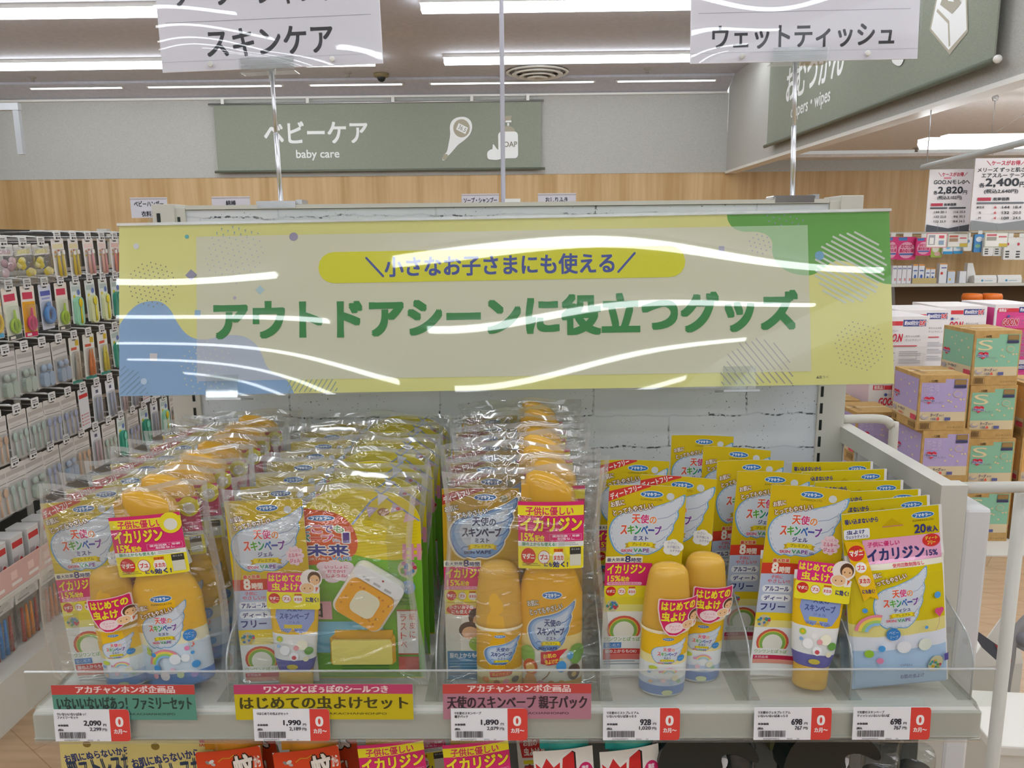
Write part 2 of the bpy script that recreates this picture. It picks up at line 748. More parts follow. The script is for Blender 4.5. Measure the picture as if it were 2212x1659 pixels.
struct('floor', MB().box((-6, -16, -0.1), (6.5, YB + 0.1, 0), 'floor_planks'))
struct('ceiling', MB().box((-6, -16, ZC), (XS + 0.06, YB - 0.27, ZC + 0.12), 'ceiling_board'))
w = MB()
w.box((-6, YB, 0), (6.5, YB + 0.1, 2.10), 'wood_wall')
w.box((-6, YB - 0.005, 2.10), (XS, YB + 0.1, 2.88), 'wall_paper')
w.box((XS, YB - 0.005, 2.10), (6.5, YB + 0.1, 2.5), 'wall_paper')
struct('wall_back', w)
# bulkhead over the aisle on the right with its white bottom trim
struct('wall_right', MB().box((XS, 0.6, 2.11), (XS + 0.09, YB - 0.01, ZC + 0.1), 'wall_paper'))
struct('trim_1', MB().box((XS - 0.012, 0.6, 2.085), (XS + 0.10, YB - 0.012, 2.109), 'white_plastic'))
mat_noise('low_ceiling_board', '#e4deda', '#ebe5e1', (1, 1, 1), 30, 2, 0.9)
c2 = MB().box((XS + 0.10, -16, ZL), (6.5, YB - 0.32, ZL + 0.1), 'low_ceiling_board')
c2.box((XS + 0.10, YB - 0.31, ZL - 0.06), (6.5, YB - 0.012, ZL - 0.03), 'low_ceiling_board')
struct('ceiling_low', c2)
# sloping cove where the main ceiling meets the back wall
cv = MB()
cv.prism([(YB - 0.25, ZC - 0.02), (YB - 0.008, 2.895), (YB - 0.008, 2.93), (YB - 0.25, ZC + 0.05)], lambda u, v, n: Vector((n, u, v)), -6, XS - 0.02, 'ceiling_board')
cv.box((-6, YB - 0.03, 2.872), (XS - 0.02, YB - 0.008, 2.893), 'white_plastic')
struct('trim_2', cv)
struct('wall_far_right', MB().box((6.5, -16, 0), (6.6, YB, 2.5), 'wall_paper'))
struct('wall_front', MB().box((-6, -16.1, 0), (6.5, -16, ZC), 'wall_paper'))
struct('wall_left', MB().box((-6.1, -16, 0), (-6, YB, ZC), 'wall_paper'))

# ------------------------------------------------------------------ lamps
def cove_slot(x0, x1, word):
    t = thing('cove_light', f'thin slot light in the cove above the back wall, {word}', 'light', ((x0 + x1) / 2, YB - 0.20, ZC - 0.052), (math.radians(-27), 0, 0), 'slot lights in the cove')
    L = x1 - x0
    MB().box((-L / 2, -0.014, -0.003), (L / 2, 0.014, 0.004), 'white_plastic').build('housing', t)
    MB().box((-L / 2 + 0.02, -0.009, -0.006), (L / 2 - 0.02, 0.009, -0.0032), 'slot_glow').build('diffuser', t)


for x0, x1, wd in ((-4.9, -3.95, 'far left one'), (-3.72, -2.35, 'left of the grey banner'), (-2.1, -1.15, 'over the banner'), (-0.9, 0.75, 'behind the thin white pole'), (0.95, 1.95, 'nearest the bulkhead')):
    cove_slot(x0, x1, wd)

batten0 = None


def batten(x0, x1, y, label, group='ceiling strip lights'):
    global batten0
    if batten0 is None:
        t = thing('strip_light', label, 'light', ((x0 + x1) / 2, y, ZC), (0, 0, 0), group)
        prof = [(-0.055, -0.03), (0.055, -0.03), (0.055, 0.0), (-0.055, 0.0)]
        MB().prism(prof, lambda u, v, n: Vector((n, u, v)), -0.5, 0.5, 'white_plastic').build('housing', t)
        pd = [(-0.052, -0.031), (-0.045, -0.075), (0.045, -0.075), (0.052, -0.031)]
        MB().prism(pd, lambda u, v, n: Vector((n, u, v)), -0.497, 0.497, 'lamp_glow').build('diffuser', t)
        batten0 = t
    else:
        t = dup(batten0, label, ((x0 + x1) / 2, y, ZC), (0, 0, 0), group)
    t.scale = (x1 - x0, 1, 1)
    return t


ROWS = [7.30, 5.68, 4.06, 2.44, 0.82, -0.80, -2.42, -4.04, -6.40, -8.8, -11.2, -13.6]  # farthest rows behind the viewpoint are added to brighten the brick panel
for i, y in enumerate(ROWS):
    if i == 0:
        labs = ('bright ceiling strip behind the left hanging sign, lower of the two left strips', 'bright ceiling strip just above the round air vent')
    elif i == 1:
        labs = ('bright ceiling strip at the upper left corner, upper of the two left strips', 'bright ceiling strip at the very top between the two hanging signs')
    else:
        labs = (f'ceiling strip out of view overhead, left line, row {ORD[i]} from the back wall', f'ceiling strip out of view overhead, right line, row {ORD[i]} from the back wall')
    batten(-5.6, -1.25, y, labs[0])
    batten(-0.66, 2.0, y, labs[1])

# pendant lamp in the low part on the right, hung on wires
tp = thing('pendant_strip_light', 'bright strip lamp hanging on thin wires above the price signs', 'light', (3.45, 5.0, 1.985))
MB().prism([(-0.06, 0.03), (-0.06, 0.0), (-0.03, -0.03), (0.03, -0.03), (0.06, 0.0), (0.06, 0.03)], lambda u, v, n: Vector((n, u, v)), -1.03, 0.9, 'lamp_glow').build('diffuser', tp)
MB().box((-0.9, -0.05, 0.031), (0.88, 0.05, 0.05), 'white_plastic').build('housing', tp)
for x in (-0.62, -0.3, 0.3, 0.7):
    wm = MB()
    top = ZL - 1.985
    wm.tube([(x, 0, 0.05), (x, 0, top - 0.02)], 0.0022, 'steel', 5)
    wm.tube([(x, 0, 0.05), (x + 0.34, 0, top - 0.02)], 0.0018, 'steel', 5)
    wm.lathe([(0.014, 0), (0.02, 0.02), (0.006, 0.04)], 'steel', (x, 0, top - 0.042), 8)
    wm.build('wire', tp)

# ------------------------------------------------------------------ small ceiling fittings
for kk, (xx, yy) in enumerate(((5.9, 7.0), (4.8, 5.7), (3.75, 3.3), (3.4, 1.6), (5.9, 3.3), (4.8, 4.2), (3.0, 2.2), (5.6, 1.6), (3.4, 0.2), (5.4, 0.0), (3.4, -1.8))):  # extra pendants outside the view, added to brighten the low part
    dup(tp, f'unseen wire hung strip lamp added to brighten the low part of the store, {ORD[kk]} one', (xx, yy, 1.985 + (0.16 if yy > 6 else 0.2)))

t = thing('air_vent', 'round ribbed air vent in the ceiling', 'vent', (0.17, 8.02, ZC))
rings = MB()
for r0, r1, z in ((0.30, 0.27, -0.012), (0.245, 0.20, -0.03), (0.175, 0.13, -0.048), (0.10, 0.03, -0.062)):
    rings.lathe([(r0, z), (r0 - 0.01, z - 0.012), (r1, z - 0.004), (r1, z + 0.01), (r0 - 0.02, 0)], 'white_plastic', seg=36, caps=False)
rings.build('ring', t)
MB().lathe([(0.30, -0.001), (0.0, -0.0015)], '#8c8780', seg=36, caps=False).build('duct', t)
t = thing('security_camera', 'small dark dome camera on the ceiling left of the air vent', 'camera', (-1.33, 8.05, ZC))
MB().lathe([(0.075, -0.0), (0.075, -0.025), (0.06, -0.035)], '#8d8060', seg=20).build('base', t)
MB().ball((0, 0, -0.036), (0.042, 0.042, 0.042), 'black_plastic').build('dome', t)
for k, (px, py, wd) in enumerate(((70, 167, 'far left of the ceiling'), (752, 157, 'left of the dome camera'), (1398, 148, 'right of the air vent'), (1868, 345, 'in the low ceiling at the right'))):
    p = on_z(px, py, ZC if k < 3 else ZL)
    if k == 3:
        p = Vector((p.x, min(p.y, YB - 0.5), ZL))
    m = MB().lathe([(0.035, 0), (0.035, -0.008), (0.015, -0.012), (0.012, -0.035), (0.022, -0.038)], '#9d958c', seg=12)
    o = m.build('sprinkler')
    o.location = p
    tag(o, f'small fire sprinkler {wd}', 'sprinkler')

# ------------------------------------------------------------------ banner on the back wall
def icon_ink(o, fn, top, step=0.0006):
    return Ink(o, fn, step=step, top=top)


p0, p1 = on_y(461, 228, YB - 0.05), on_y(1169, 364, YB - 0.05)
BW, BH = p1.x - p0.x, p0.z - p1.z
t = thing('wall_banner', 'grey-green cloth banner reading baby care on the back wall', 'banner', (p0.x, YB - 0.05, p0.z))
b = MB().box((0, -0.004, -BH), (BW, 0.004, 0), 'banner_cloth')
K = BW / 708.0
ink = Ink(b, front_at(0, -0.0045, 0), step=0.0006)


def bx(x):
    return (x - 461) * K


def bz(y, x):
    return -(y - (228 - 0.0085 * (x - 461))) * K


WH, TAN = '#f2f3f2', '#b0a894'
ink.text('ベビーケア', bx(568), bz(307, 680), bx(792), bz(262, 680), WH, bold=0.03, res=5)
ink.text('baby care', bx(635), bz(343, 680), bx(729), bz(321, 680), WH, bold=0.02, res=5)
# thermometer
th = [(953, 342), (957, 333), (964, 325), (968, 310), (972, 290), (972, 272), (978, 260), (990, 254), (1006, 254), (1017, 262), (1020, 276), (1014, 291), (1002, 302), (988, 312), (976, 325), (966, 335), (959, 343)]
ink.poly([(bx(x), bz(y, 990)) for x, y in spline(th, 4)], WH)
ink.poly([(bx(x), bz(y, 990)) for x, y in ((953, 342), (957, 331), (963, 330), (968, 334), (960, 343))], TAN)
ink.ell(bx(997), bz(277, 990), 18 * K, 19 * K, TAN)
ink.poly([(bx(x), bz(y, 990)) for x, y in ((991, 266), (1011, 276), (1005, 289), (985, 279))], WH)
ink.text('36.5', bx(990), bz(282, 990), bx(1007), bz(273, 990), '#7d7a6c', rot=-0.5)
# soap bottle and its foam
ink.rect(bx(1076), bz(340, 1098), bx(1119), bz(284, 1098), WH, r=8 * K)
ink.poly([(bx(x), bz(y, 1098)) for x, y in ((1082, 284), (1085, 276), (1095, 272), (1103, 273), (1111, 278), (1113, 284))], TAN)
ink.rect(bx(1096), bz(272, 1098), bx(1100), bz(266, 1098), WH)
ink.rect(bx(1091), bz(265, 1098), bx(1105), bz(261, 1098), WH)
ink.poly([(bx(x), bz(y, 1098)) for x, y in ((1088, 252), (1106, 251), (1104, 261), (1094, 260), (1090, 268), (1084, 262))], TAN)
ink.text('SOAP', bx(1081), bz(316, 1098), bx(1117), bz(305, 1098), '#8e8a7c', bold=0.03)
ink.poly([(bx(x), bz(y, 1075)) for x, y in spline([(1053, 340), (1052, 328), (1058, 322), (1063, 320), (1065, 310), (1073, 320), (1082, 327), (1084, 338), (1076, 343), (1062, 343)], 4)], WH)
b.build('cloth', t)
MB().tube([(-0.03, -0.012, -BH), (BW + 0.04, -0.012, -BH)], 0.013, '#6c7264').build('bottom_rod', t)
MB().tube([(-0.05, -0.008, 0.01), (BW + 0.03, -0.008, 0.01)], 0.010, 'steel').build('top_rod', t)
for q in (0.03, 0.29, 0.55, 0.79, 0.96):
    MB().cbox((q * BW, -0.012, 0.035), (0.03, 0.02, 0.05), 'white_plastic').build('clip', t)

# ------------------------------------------------------------------ banner on the bulkhead
q0, q1 = on_x(1657, 317, XS - 0.05), on_x(2148, 130, XS - 0.05)
y_far, y_near, z_bot = q0.y, q1.y, (q0.z + q1.z) / 2
z_top = 2.93
BL = y_far - y_near
t = thing('bulkhead_banner', 'grey-green cloth banner reading diapers and wipes on the bulkhead', 'banner', (XS - 0.05, y_far, z_bot))
b = MB().box((-0.004, -BL, 0), (0.004, 0, z_top - z_bot), 'banner_cloth')
SIDE = flat((-0.0045, 0, 0), (0, -1, 0), (0, 0, 1), (-1, 0, 0))
ink = Ink(b, SIDE, step=0.0006)


def sd(px, py):
    p = on_x(px, py, XS - 0.055)
    return (y_far - p.y, p.z - z_bot)


a, c = sd(1698, 215), sd(1815, 150)
hh = 0.30
ink.text('おむつかん', a[0], a[1] - 0.02, c[0] + 0.05, a[1] + hh * 0.72, WH, bold=0.03, res=5)
a, c = sd(1708, 258), sd(1790, 225)
ink.text('diapers・wipes', a[0], a[1] - 0.02, c[0] + 0.02, a[1] + 0.10, WH, bold=0.02, res=5)
pk = [sd(x, y) for x, y in ((2008, 65), (2022, 0), (2040, -20), (2085, -20), (2090, 0), (2092, 68), (2052, 118))]
ink.poly([(u, v) for u, v in pk], TAN)
pk = [sd(x, y) for x, y in ((2012, 62), (2025, 0), (2042, -15), (2082, -15), (2087, 0), (2089, 64), (2050, 108))]
ink.poly(pk, WH)
ink.line([sd(2025, 22), sd(2050, 48), sd(2052, 100)], 0.014, TAN)
ink.poly([sd(x, y) for x, y in ((2032, 10), (2040, -12), (2068, -12), (2078, 6), (2058, 30))], '#a7a08e')
ink.poly([sd(x, y) for x, y in ((2045, -8), (2060, -10), (2062, 4), (2050, 2))], WH)
dr = [sd(x, y) for x, y in spline([(1972, 40), (1985, 25), (1986, 60), (1980, 105), (1972, 115), (1960, 100), (1962, 70)], 3)]
ink.poly(dr, WH)
dr = [sd(x, y) for x, y in spline([(1928, 130), (1945, 110), (1955, 120), (1950, 138), (1940, 142)], 3)]
ink.poly(dr, WH)
b.build('cloth', t)
MB().tube([(-0.012, -BL - 0.03, 0), (-0.012, 0.03, 0)], 0.014, '#6c7264').build('bottom_rod', t)
MB().ball((-0.012, -BL - 0.045, 0), 0.018, 'white_plastic').build('end_cap', t)
MB().tube([(-0.008, -BL - 0.03, z_top - z_bot), (-0.008, 0.03, z_top - z_bot)], 0.010, 'steel').build('top_rod', t)

# grey metal bracket hanging at the far left
pa, pb, pc = on_y(0, 216, 6.0), on_y(38, 232, 6.0), on_y(41, 334, 6.0)
t = thing('sign_bracket', 'grey metal bracket hanging from the ceiling at the far left', 'bracket', (pb.x, 6.0, pb.z))
MB().box((-1.2, -0.02, -0.02), (0.015, 0.02, 0.03), 'steel').build('rail', t)
MB().box((-0.03, -0.018, pc.z - pb.z), (0.012, 0.018, -0.021), '#b9bcc0/0.35').build('bar', t)
MB().tube([(-1.0, 0, 0.03), (-1.0, 0, ZC - pb.z)], 0.008, 'steel').build('hanger', t)

# ------------------------------------------------------------------ hanging diaper price signs
def price_sign(name, label, x0, x1, yt, yb, Y, fill, fit):
    a, c = on_y(x0, yt, Y), on_y(x1, yb, Y)
    W, H = (c.x - a.x) * fit, a.z - c.z
    t = thing(name, label, 'sign', (a.x, Y, a.z), (0, 0, 0), 'hanging price signs')
    m = MB().box((0, 0, -H), (W, 0.004, 0), '#e4e0e2')
    ink = Ink(m, flat((0, -0.0002, 0), (W, 0, 0), (0, 0, -H), (0, -1, 0)), step=0.0004)
    # v runs downwards 0..1: mirror text by using the top helper
    ink2 = Ink(m, flat((0, -0.0002, -H), (W, 0, 0), (0, 0, H), (0, -1, 0)), step=0.0004, top=1.0)
    fill(ink2)
    m.build('board', t)
    MB().tube([(W * 0.3, 0.002, -0.002), (W * 0.3, 0.002, 0.06)], 0.0015, 'steel', 5).build('hook', t)
    return t, a, W, H


RED, INKB = '#c2405a', '#2c3038'


def fill_a(k):
    k.text('＼ケースがお得／', 0.2, 0.05, 0.86, 0.115, RED, bold=0.05)
    k.rect(0.33, 0.125, 0.50, 0.155, '#dd8d9c')
    k.text('GOO.Nモレ0へ', 0.11, 0.17, 0.93, 0.235, INKB, bold=0.04)
    k.text('各', 0.12, 0.34, 0.21, 0.40, INKB, bold=0.04)
    k.text('2,820', 0.22, 0.28, 0.78, 0.40, INKB, bold=0.05)
    k.text('円', 0.79, 0.34, 0.88, 0.40, INKB, bold=0.04)
    k.text('(税込3,102円)', 0.22, 0.42, 0.77, 0.49, INKB, bold=0.03)
    k.rect(0.08, 0.54, 0.35, 0.585, '#b83a50')
    k.text('枚単価表', 0.38, 0.54, 0.66, 0.585, INKB, bold=0.04)
    k.rect(0.07, 0.605, 0.46, 0.63, '#454951')
    k.rect(0.50, 0.605, 0.88, 0.63, '#454951')
    for j, (a, b_) in enumerate((('144', '20.1'), ('132', '22.0'), ('112', '25.9'))):
        y = 0.665 + j * 0.075
        k.text(a, 0.17, y, 0.28, y + 0.035, INKB, bold=0.04)
        k.text(b_, 0.31, y, 0.44, y + 0.035, INKB, bold=0.03)
    for j, (a, b_) in enumerate((('116', '25.0'), ('96', '30.3'), ('84', '34.5'))):
        y = 0.665 + j * 0.075
        k.text(a, 0.61, y, 0.71, y + 0.035, INKB, bold=0.04)
        k.text(b_, 0.74, y, 0.87, y + 0.035, INKB, bold=0.03)
    k.poly([(0, 0.88), (0.5, 0.945), (1, 0.88), (1, 1), (0, 1)], '#4f535b')


def fill_b(k):
    k.text('＼ケースがお得／', 0.2, 0.035, 0.88, 0.10, RED, bold=0.05)
    k.text('メリーズ ずっと肌さら', 0.05, 0.13, 0.985, 0.19, INKB, bold=0.04)
    k.text('エアスルー テープ', 0.13, 0.205, 0.90, 0.265, INKB, bold=0.04)
    k.text('各', 0.10, 0.34, 0.20, 0.40, INKB, bold=0.04)
    k.text('2,400', 0.21, 0.28, 0.80, 0.40, INKB, bold=0.05)
    k.text('円', 0.82, 0.33, 0.91, 0.40, INKB, bold=0.04)
    k.text('(税込2,640円)', 0.20, 0.425, 0.80, 0.49, INKB, bold=0.03)
    k.rect(0.09, 0.54, 0.33, 0.585, '#b83a50')
    k.text('枚単価表', 0.37, 0.54, 0.66, 0.585, INKB, bold=0.04)
    k.rect(0.08, 0.605, 0.92, 0.63, '#6d7178')
    for j, (s, n, a, b_) in enumerate((('新生児', '6', '144', '18.4'), ('S', '6', '132', '20.0'), ('M', '4', '108', '24.5'))):
        y = 0.66 + j * 0.075
        k.text(s, 0.09 if j == 0 else 0.13, y, 0.22 if j == 0 else 0.17, y + 0.032, INKB, bold=0.03)
        k.text(n, 0.40, y, 0.44, y + 0.034, '#c43b3b', bold=0.06)
        k.text(a, 0.54, y, 0.67, y + 0.036, INKB, bold=0.05)
        k.text(b_, 0.74, y, 0.88, y + 0.036, INKB, bold=0.03)
    k.poly([(0, 0.855), (0.5, 0.905), (1, 0.855), (1, 1), (0, 1)], '#8a8d90')


price_sign('price_sign', 'hanging white price sign reading 2,820 with a dark grey foot', 2009, 2104, 366, 500, 4.3, fill_a, 0.885)
sb, pa2, W2, H2 = price_sign('price_sign', 'hanging white price sign reading 2,400 with a pale grey foot', 2108, 2226, 342, 497, 4.2, fill_b, 0.91)
# sloping rail that carries them
ra, rb = on_y(1993, 362, 4.36), on_y(2093, 337, 3.95)
rm = MB().tube([ra, rb, rb + (rb - ra) * 1.5], 0.016, '#b3b5b2/0.4', 8)
rm.tube([ra + Vector((0.02, 0, 0)), (ra.x + 0.02, ra.y, ZL)], 0.003, 'steel', 5)
tag(rm.build('sign_rail'), 'pale grey sloping rail above the hanging price signs', 'rail')

# four small white tags on the gondola behind (see 03) and small shelf cards
def little_card(x0, y0, x1, y1, Y, rim, cols, label):
    a, c = on_y(x0, y0, Y), on_y(x1, y1, Y)
    W, H = c.x - a.x, a.z - c.z
    t = thing('shelf_card', label, 'card', (a.x, Y, a.z))
    m = MB().box((0, 0, -H), (W, 0.003, 0), '#c9c9c4')
    k = Ink(m, flat((0, -0.0002, -H), (W, 0, 0), (0, 0, H), (0, -1, 0)), step=0.0004, top=1.0)
    k.rect(0, 0, 1, 1, rim)
    k.rect(0.04, 0.06, 0.96, 0.94, '#e3e1dc')
    for (u0, v0, u1, v1, cc) in cols:
        k.rect(u0, v0, u1, v1, cc)
    m.build('board', t)
    MB().tube([(W / 2, 0.0015, 0), (W / 2, 0.0015, 0.05)], 0.002, 'clear_acrylic', 5).build('hanger', t)


little_card(2002, 504, 2044, 535, 4.25, '#d08a92', ((0.1, 0.12, 0.42, 0.8, '#9a9aa0'), (0.16, 0.3, 0.36, 0.75, '#e3e1dc'), (0.6, 0.15, 0.85, 0.35, '#cc5564'), (0.6, 0.5, 0.85, 0.8, '#8b9fb4')), 'pink framed card hanging below the price sign reading 2,820')
little_card(2048, 504, 2090, 534, 4.28, '#a9b09c', ((0.08, 0.15, 0.5, 0.3, '#c26a5a'), (0.08, 0.35, 0.5, 0.6, '#a58a72'), (0.58, 0.3, 0.9, 0.4, '#c76a70'), (0.6, 0.72, 0.96, 0.95, '#c9b04a')), 'green framed card hanging right of the pink framed card')
little_card(2128, 502, 2176, 534, 4.18, '#a9b09c', ((0.08, 0.12, 0.5, 0.25, '#c2606a'), (0.08, 0.3, 0.5, 0.55, '#9c9a90'), (0.58, 0.25, 0.92, 0.35, '#c76a70'), (0.62, 0.74, 0.96, 0.95, '#c9b04a')), 'green framed card hanging below the price sign reading 2,400')
# ================================================================== the display gondola in front
YP = 1.10           # face of the back panel
GX0, GX1 = -0.473, 0.433
ZSH = 1.011         # top of the shelf
YF = 0.688          # front of the shelf


def mat_brick_print():
    m, nt, b = new_mat('brick_print')
    L = nt.links.new
    tc = N(nt, 'ShaderNodeTexCoord')
    sep = N(nt, 'ShaderNodeSeparateXYZ')
    L(tc.outputs['Object'], sep.inputs[0])
    cmb = N(nt, 'ShaderNodeCombineXYZ')
    L(sep.outputs['X'], cmb.inputs['X']); L(sep.outputs['Z'], cmb.inputs['Y'])
    nz = N(nt, 'ShaderNodeTexNoise')
    nz.inputs['Scale'].default_value = 28
    nz.inputs['Detail'].default_value = 5
    L(tc.outputs['Object'], nz.inputs['Vector'])
    sc = N(nt, 'ShaderNodeVectorMath', operation='SCALE')
    sc.inputs['Scale'].default_value = 0.014
    L(nz.outputs['Color'], sc.inputs[0])
    ad = N(nt, 'ShaderNodeVectorMath', operation='ADD')
    L(cmb.outputs[0], ad.inputs[0]); L(sc.outputs[0], ad.inputs[1])
    br = N(nt, 'ShaderNodeTexBrick')
    br.inputs['Scale'].default_value = 1.0
    br.inputs['Brick Width'].default_value = 0.215
    br.inputs['Row Height'].default_value = 0.0465
    br.inputs['Mortar Size'].default_value = 0.0014
    br.inputs['Mortar Smooth'].default_value = 0.3
    br.inputs['Color1'].default_value = lin('#e2e6ec')
    br.inputs['Color2'].default_value = lin('#e8ebef')
    br.inputs['Mortar'].default_value = lin('#d6dadf')
    L(ad.outputs[0], br.inputs['Vector'])
    n2 = N(nt, 'ShaderNodeTexNoise')
    n2.inputs['Scale'].default_value = 14
    n2.inputs['Detail'].default_value = 3
    L(tc.outputs['Object'], n2.inputs['Vector'])
    r2 = N(nt, 'ShaderNodeValToRGB')
    r2.color_ramp.elements[0].position = 0.50
    r2.color_ramp.elements[1].position = 0.56
    L(n2.outputs['Fac'], r2.inputs[0])
    n3 = N(nt, 'ShaderNodeTexNoise')
    n3.inputs['Scale'].default_value = 190
    n3.inputs['Detail'].default_value = 3
    L(tc.outputs['Object'], n3.inputs['Vector'])
    r3 = N(nt, 'ShaderNodeValToRGB')
    r3.color_ramp.elements[0].position = 0.47
    r3.color_ramp.elements[1].position = 0.53
    L(n3.outputs['Fac'], r3.inputs[0])
    m1 = N(nt, 'ShaderNodeMath', operation='MULTIPLY')
    L(br.outputs['Fac'], m1.inputs[0]); L(r2.outputs[0], m1.inputs[1])
    m2 = N(nt, 'ShaderNodeMath', operation='MULTIPLY')
    L(m1.outputs[0], m2.inputs[0]); L(r3.outputs[0], m2.inputs[1])
    # stray specks
    n4 = N(nt, 'ShaderNodeTexNoise')
    n4.inputs['Scale'].default_value = 260
    n4.inputs['Detail'].default_value = 2
    L(tc.outputs['Object'], n4.inputs['Vector'])
    r4 = N(nt, 'ShaderNodeValToRGB')
    r4.color_ramp.elements[0].position = 0.66
    r4.color_ramp.elements[1].position = 0.70
    L(n4.outputs['Fac'], r4.inputs[0])
    m3 = N(nt, 'ShaderNodeMath', operation='MULTIPLY')
    L(r4.outputs[0], m3.inputs[0]); L(r2.outputs[0], m3.inputs[1])
    mxm = N(nt, 'ShaderNodeMath', operation='MAXIMUM')
    L(m2.outputs[0], mxm.inputs[0]); L(m3.outputs[0], mxm.inputs[1])
    n5 = N(nt, 'ShaderNodeTexNoise')
    n5.inputs['Scale'].default_value = 9
    n5.inputs['Detail'].default_value = 6
    L(tc.outputs['Object'], n5.inputs['Vector'])
    r5 = N(nt, 'ShaderNodeValToRGB')
    r5.color_ramp.elements[0].position = 0.3
    r5.color_ramp.elements[0].color = (0.82, 0.84, 0.86, 1)
    r5.color_ramp.elements[1].position = 0.7
    L(n5.outputs['Fac'], r5.inputs[0])
    ml = N(nt, 'ShaderNodeMixRGB', blend_type='MULTIPLY')
    ml.inputs[0].default_value = 0.8
    L(br.outputs['Color'], ml.inputs[1]); L(r5.outputs[0], ml.inputs[2])
    mx = N(nt, 'ShaderNodeMixRGB')
    mx.inputs[2].default_value = lin('#5a5d66')
    L(mxm.outputs[0], mx.inputs[0]); L(ml.outputs[0], mx.inputs[1])
    L(mx.outputs[0], b.inputs['Base Color'])
    b.inputs['Roughness'].default_value = 0.55


mat_brick_print()
G = thing('display_gondola', 'white end display gondola with a whitewashed brick print back panel', 'display rack', (0, 0, 0))
MB().box((GX0 + 0.019, YP, 0.12), (GX1 - 0.019, YP + 0.02, 1.492), 'brick_print').build('back_panel', G)
for x in (GX0, GX1):
    m = MB().box((x - 0.019, YP - 0.004, 0.0), (x + 0.019, YP + 0.05, 1.495), 'cream_metal')
    for k in range(58):
        z = 0.10 + 0.024 * k
        sx = x + (0.010 if x < 0 else -0.014)
        m.box((sx - 0.002, YP - 0.0046, z), (sx + 0.002, YP - 0.0035, z + 0.015), 'black_plastic')
    m.build('upright', G, 0.002)
cap = MB().box((GX0 - 0.024, YP - 0.008, 1.470), (GX0 + 0.006, YP + 0.055, 1.500), 'cream_metal')
cap.box((GX0 - 0.018, YP - 0.0088, 1.476), (GX0 - 0.013, YP - 0.0078, 1.488), 'black_plastic')
cap.build('end_cap', G, 0.001)
MB().box((GX1 - 0.006, YP - 0.008, 1.470), (GX1 + 0.024, YP + 0.055, 1.502), 'cream_metal').build('end_cap', G, 0.001)
MB().box((GX0 + 0.02, YP - 0.004, 1.4925), (GX1 - 0.02, YP + 0.03, 1.498), 'cream_metal').build('top_rail', G)
MB().box((GX0 - 0.02, 0.66, 0.0), (GX1 + 0.02, YP - 0.006, 0.12), 'cream_metal').build('plinth', G, 0.004)


def shelf_bm(z, yf):
    m = MB()
    prof = [(yf + 0.006, z), (YP - 0.006, z), (YP - 0.006, z - 0.02), (yf + 0.03, z - 0.02), (yf + 0.02, z - 0.029), (yf, z - 0.029), (yf, z - 0.006)]
    m.prism(prof, lambda u, v, n: Vector((n, u, v)), GX0 + 0.005, GX1 - 0.005, 'cream_metal')
    return m


S1 = shelf_bm(ZSH, YF).build('shelf', G, 0.003)
rail = MB().box((GX0 + 0.004, YF - 0.0042, ZSH - 0.0305), (GX1 - 0.004, YF - 0.0012, ZSH - 0.002), 'clear_acrylic')
rail.tube([(GX0 + 0.004, YF - 0.004, ZSH - 0.031), (GX1 - 0.004, YF - 0.004, ZSH - 0.031)], 0.0022, 'clear_acrylic', 8)
rail.build('price_rail', S1)
shelf_bm(0.757, YF).build('shelf', G, 0.003)
shelf_bm(0.42, YF).build('shelf', G, 0.003)
for x in (GX0 + 0.022, GX1 - 0.022):
    MB().prism([(YP - 0.006, ZSH - 0.021), (YF + 0.08, ZSH - 0.021), (YF + 0.08, ZSH - 0.03), (YP - 0.006, ZSH - 0.07)], lambda u, v, n: Vector((n, u, v)), x - 0.002, x + 0.002, 'cream_metal').build('bracket', G)
# side lattice on the right, with a white sheet behind its bars
XR = 0.458
ls = MB()
ya, yb_, zt = YP + 0.035, 0.842, 1.185
ls.box((XR - 0.010, yb_ - 0.018, zt - 0.022), (XR + 0.010, ya, zt), 'cream_metal')
ls.box((XR - 0.016, yb_ - 0.030, 0.40), (XR + 0.012, yb_ - 0.012, zt + 0.004), 'cream_metal')
for k in range(6):
    y = 0.88 + 0.046 * k
    ls.tube([(XR, y, 0.42), (XR, y, zt - 0.022)], 0.0025, 'cream_metal', 8)
for z in (1.11, 0.9, 0.7):
    ls.tube([(XR, yb_ - 0.012, z), (XR, ya, z)], 0.0022, 'cream_metal', 8)
ls.build('side_lattice', G)
sh = MB().box((XR + 0.012, yb_ - 0.03, 0.62), (XR + 0.040, ya - 0.04, zt - 0.022), '#dcdcdc/0.3')
sh.build('side_sheet', G, 0.004)
ZT = 1.186
tb = MB()
tb.tube(spline([(XR + 0.0, 1.12, ZT + 0.004), (XR + 0.055, 1.12, ZT + 0.004), (XR + 0.072, 1.12, ZT - 0.006), (XR + 0.076, 1.12, ZT - 0.03), (XR + 0.076, 1.12, 0.85)], 6, False), 0.0065, 'cream_metal', 10)
tb.build('rear_tube', G)
tb = MB()
p = on_y(2196, 1046, 0.835)
tb.tube([(XR + 0.008, 0.832, ZT - 0.006), (XR + 0.30, 0.832, ZT - 0.004)], 0.0062, 'cream_metal', 10)
tb.build('front_tube', G)

# upright white pole of the neighbouring rack at the right edge
pt, pb = on_y(2196, 1170, 0.86), on_y(2178, 1650, 0.86)
m = MB().tube([(pt.x, 0.86, 0.02), (pt.x, 0.86, 1.166)], 0.0072, 'cream_metal', 12)
m.lathe([(0.05, 0), (0.05, 0.01), (0.012, 0.02)], 'cream_metal', (pt.x, 0.86, 0.0), 16)
tag(m.build('rack_pole'), 'round white rack pole standing at the right edge', 'pole')

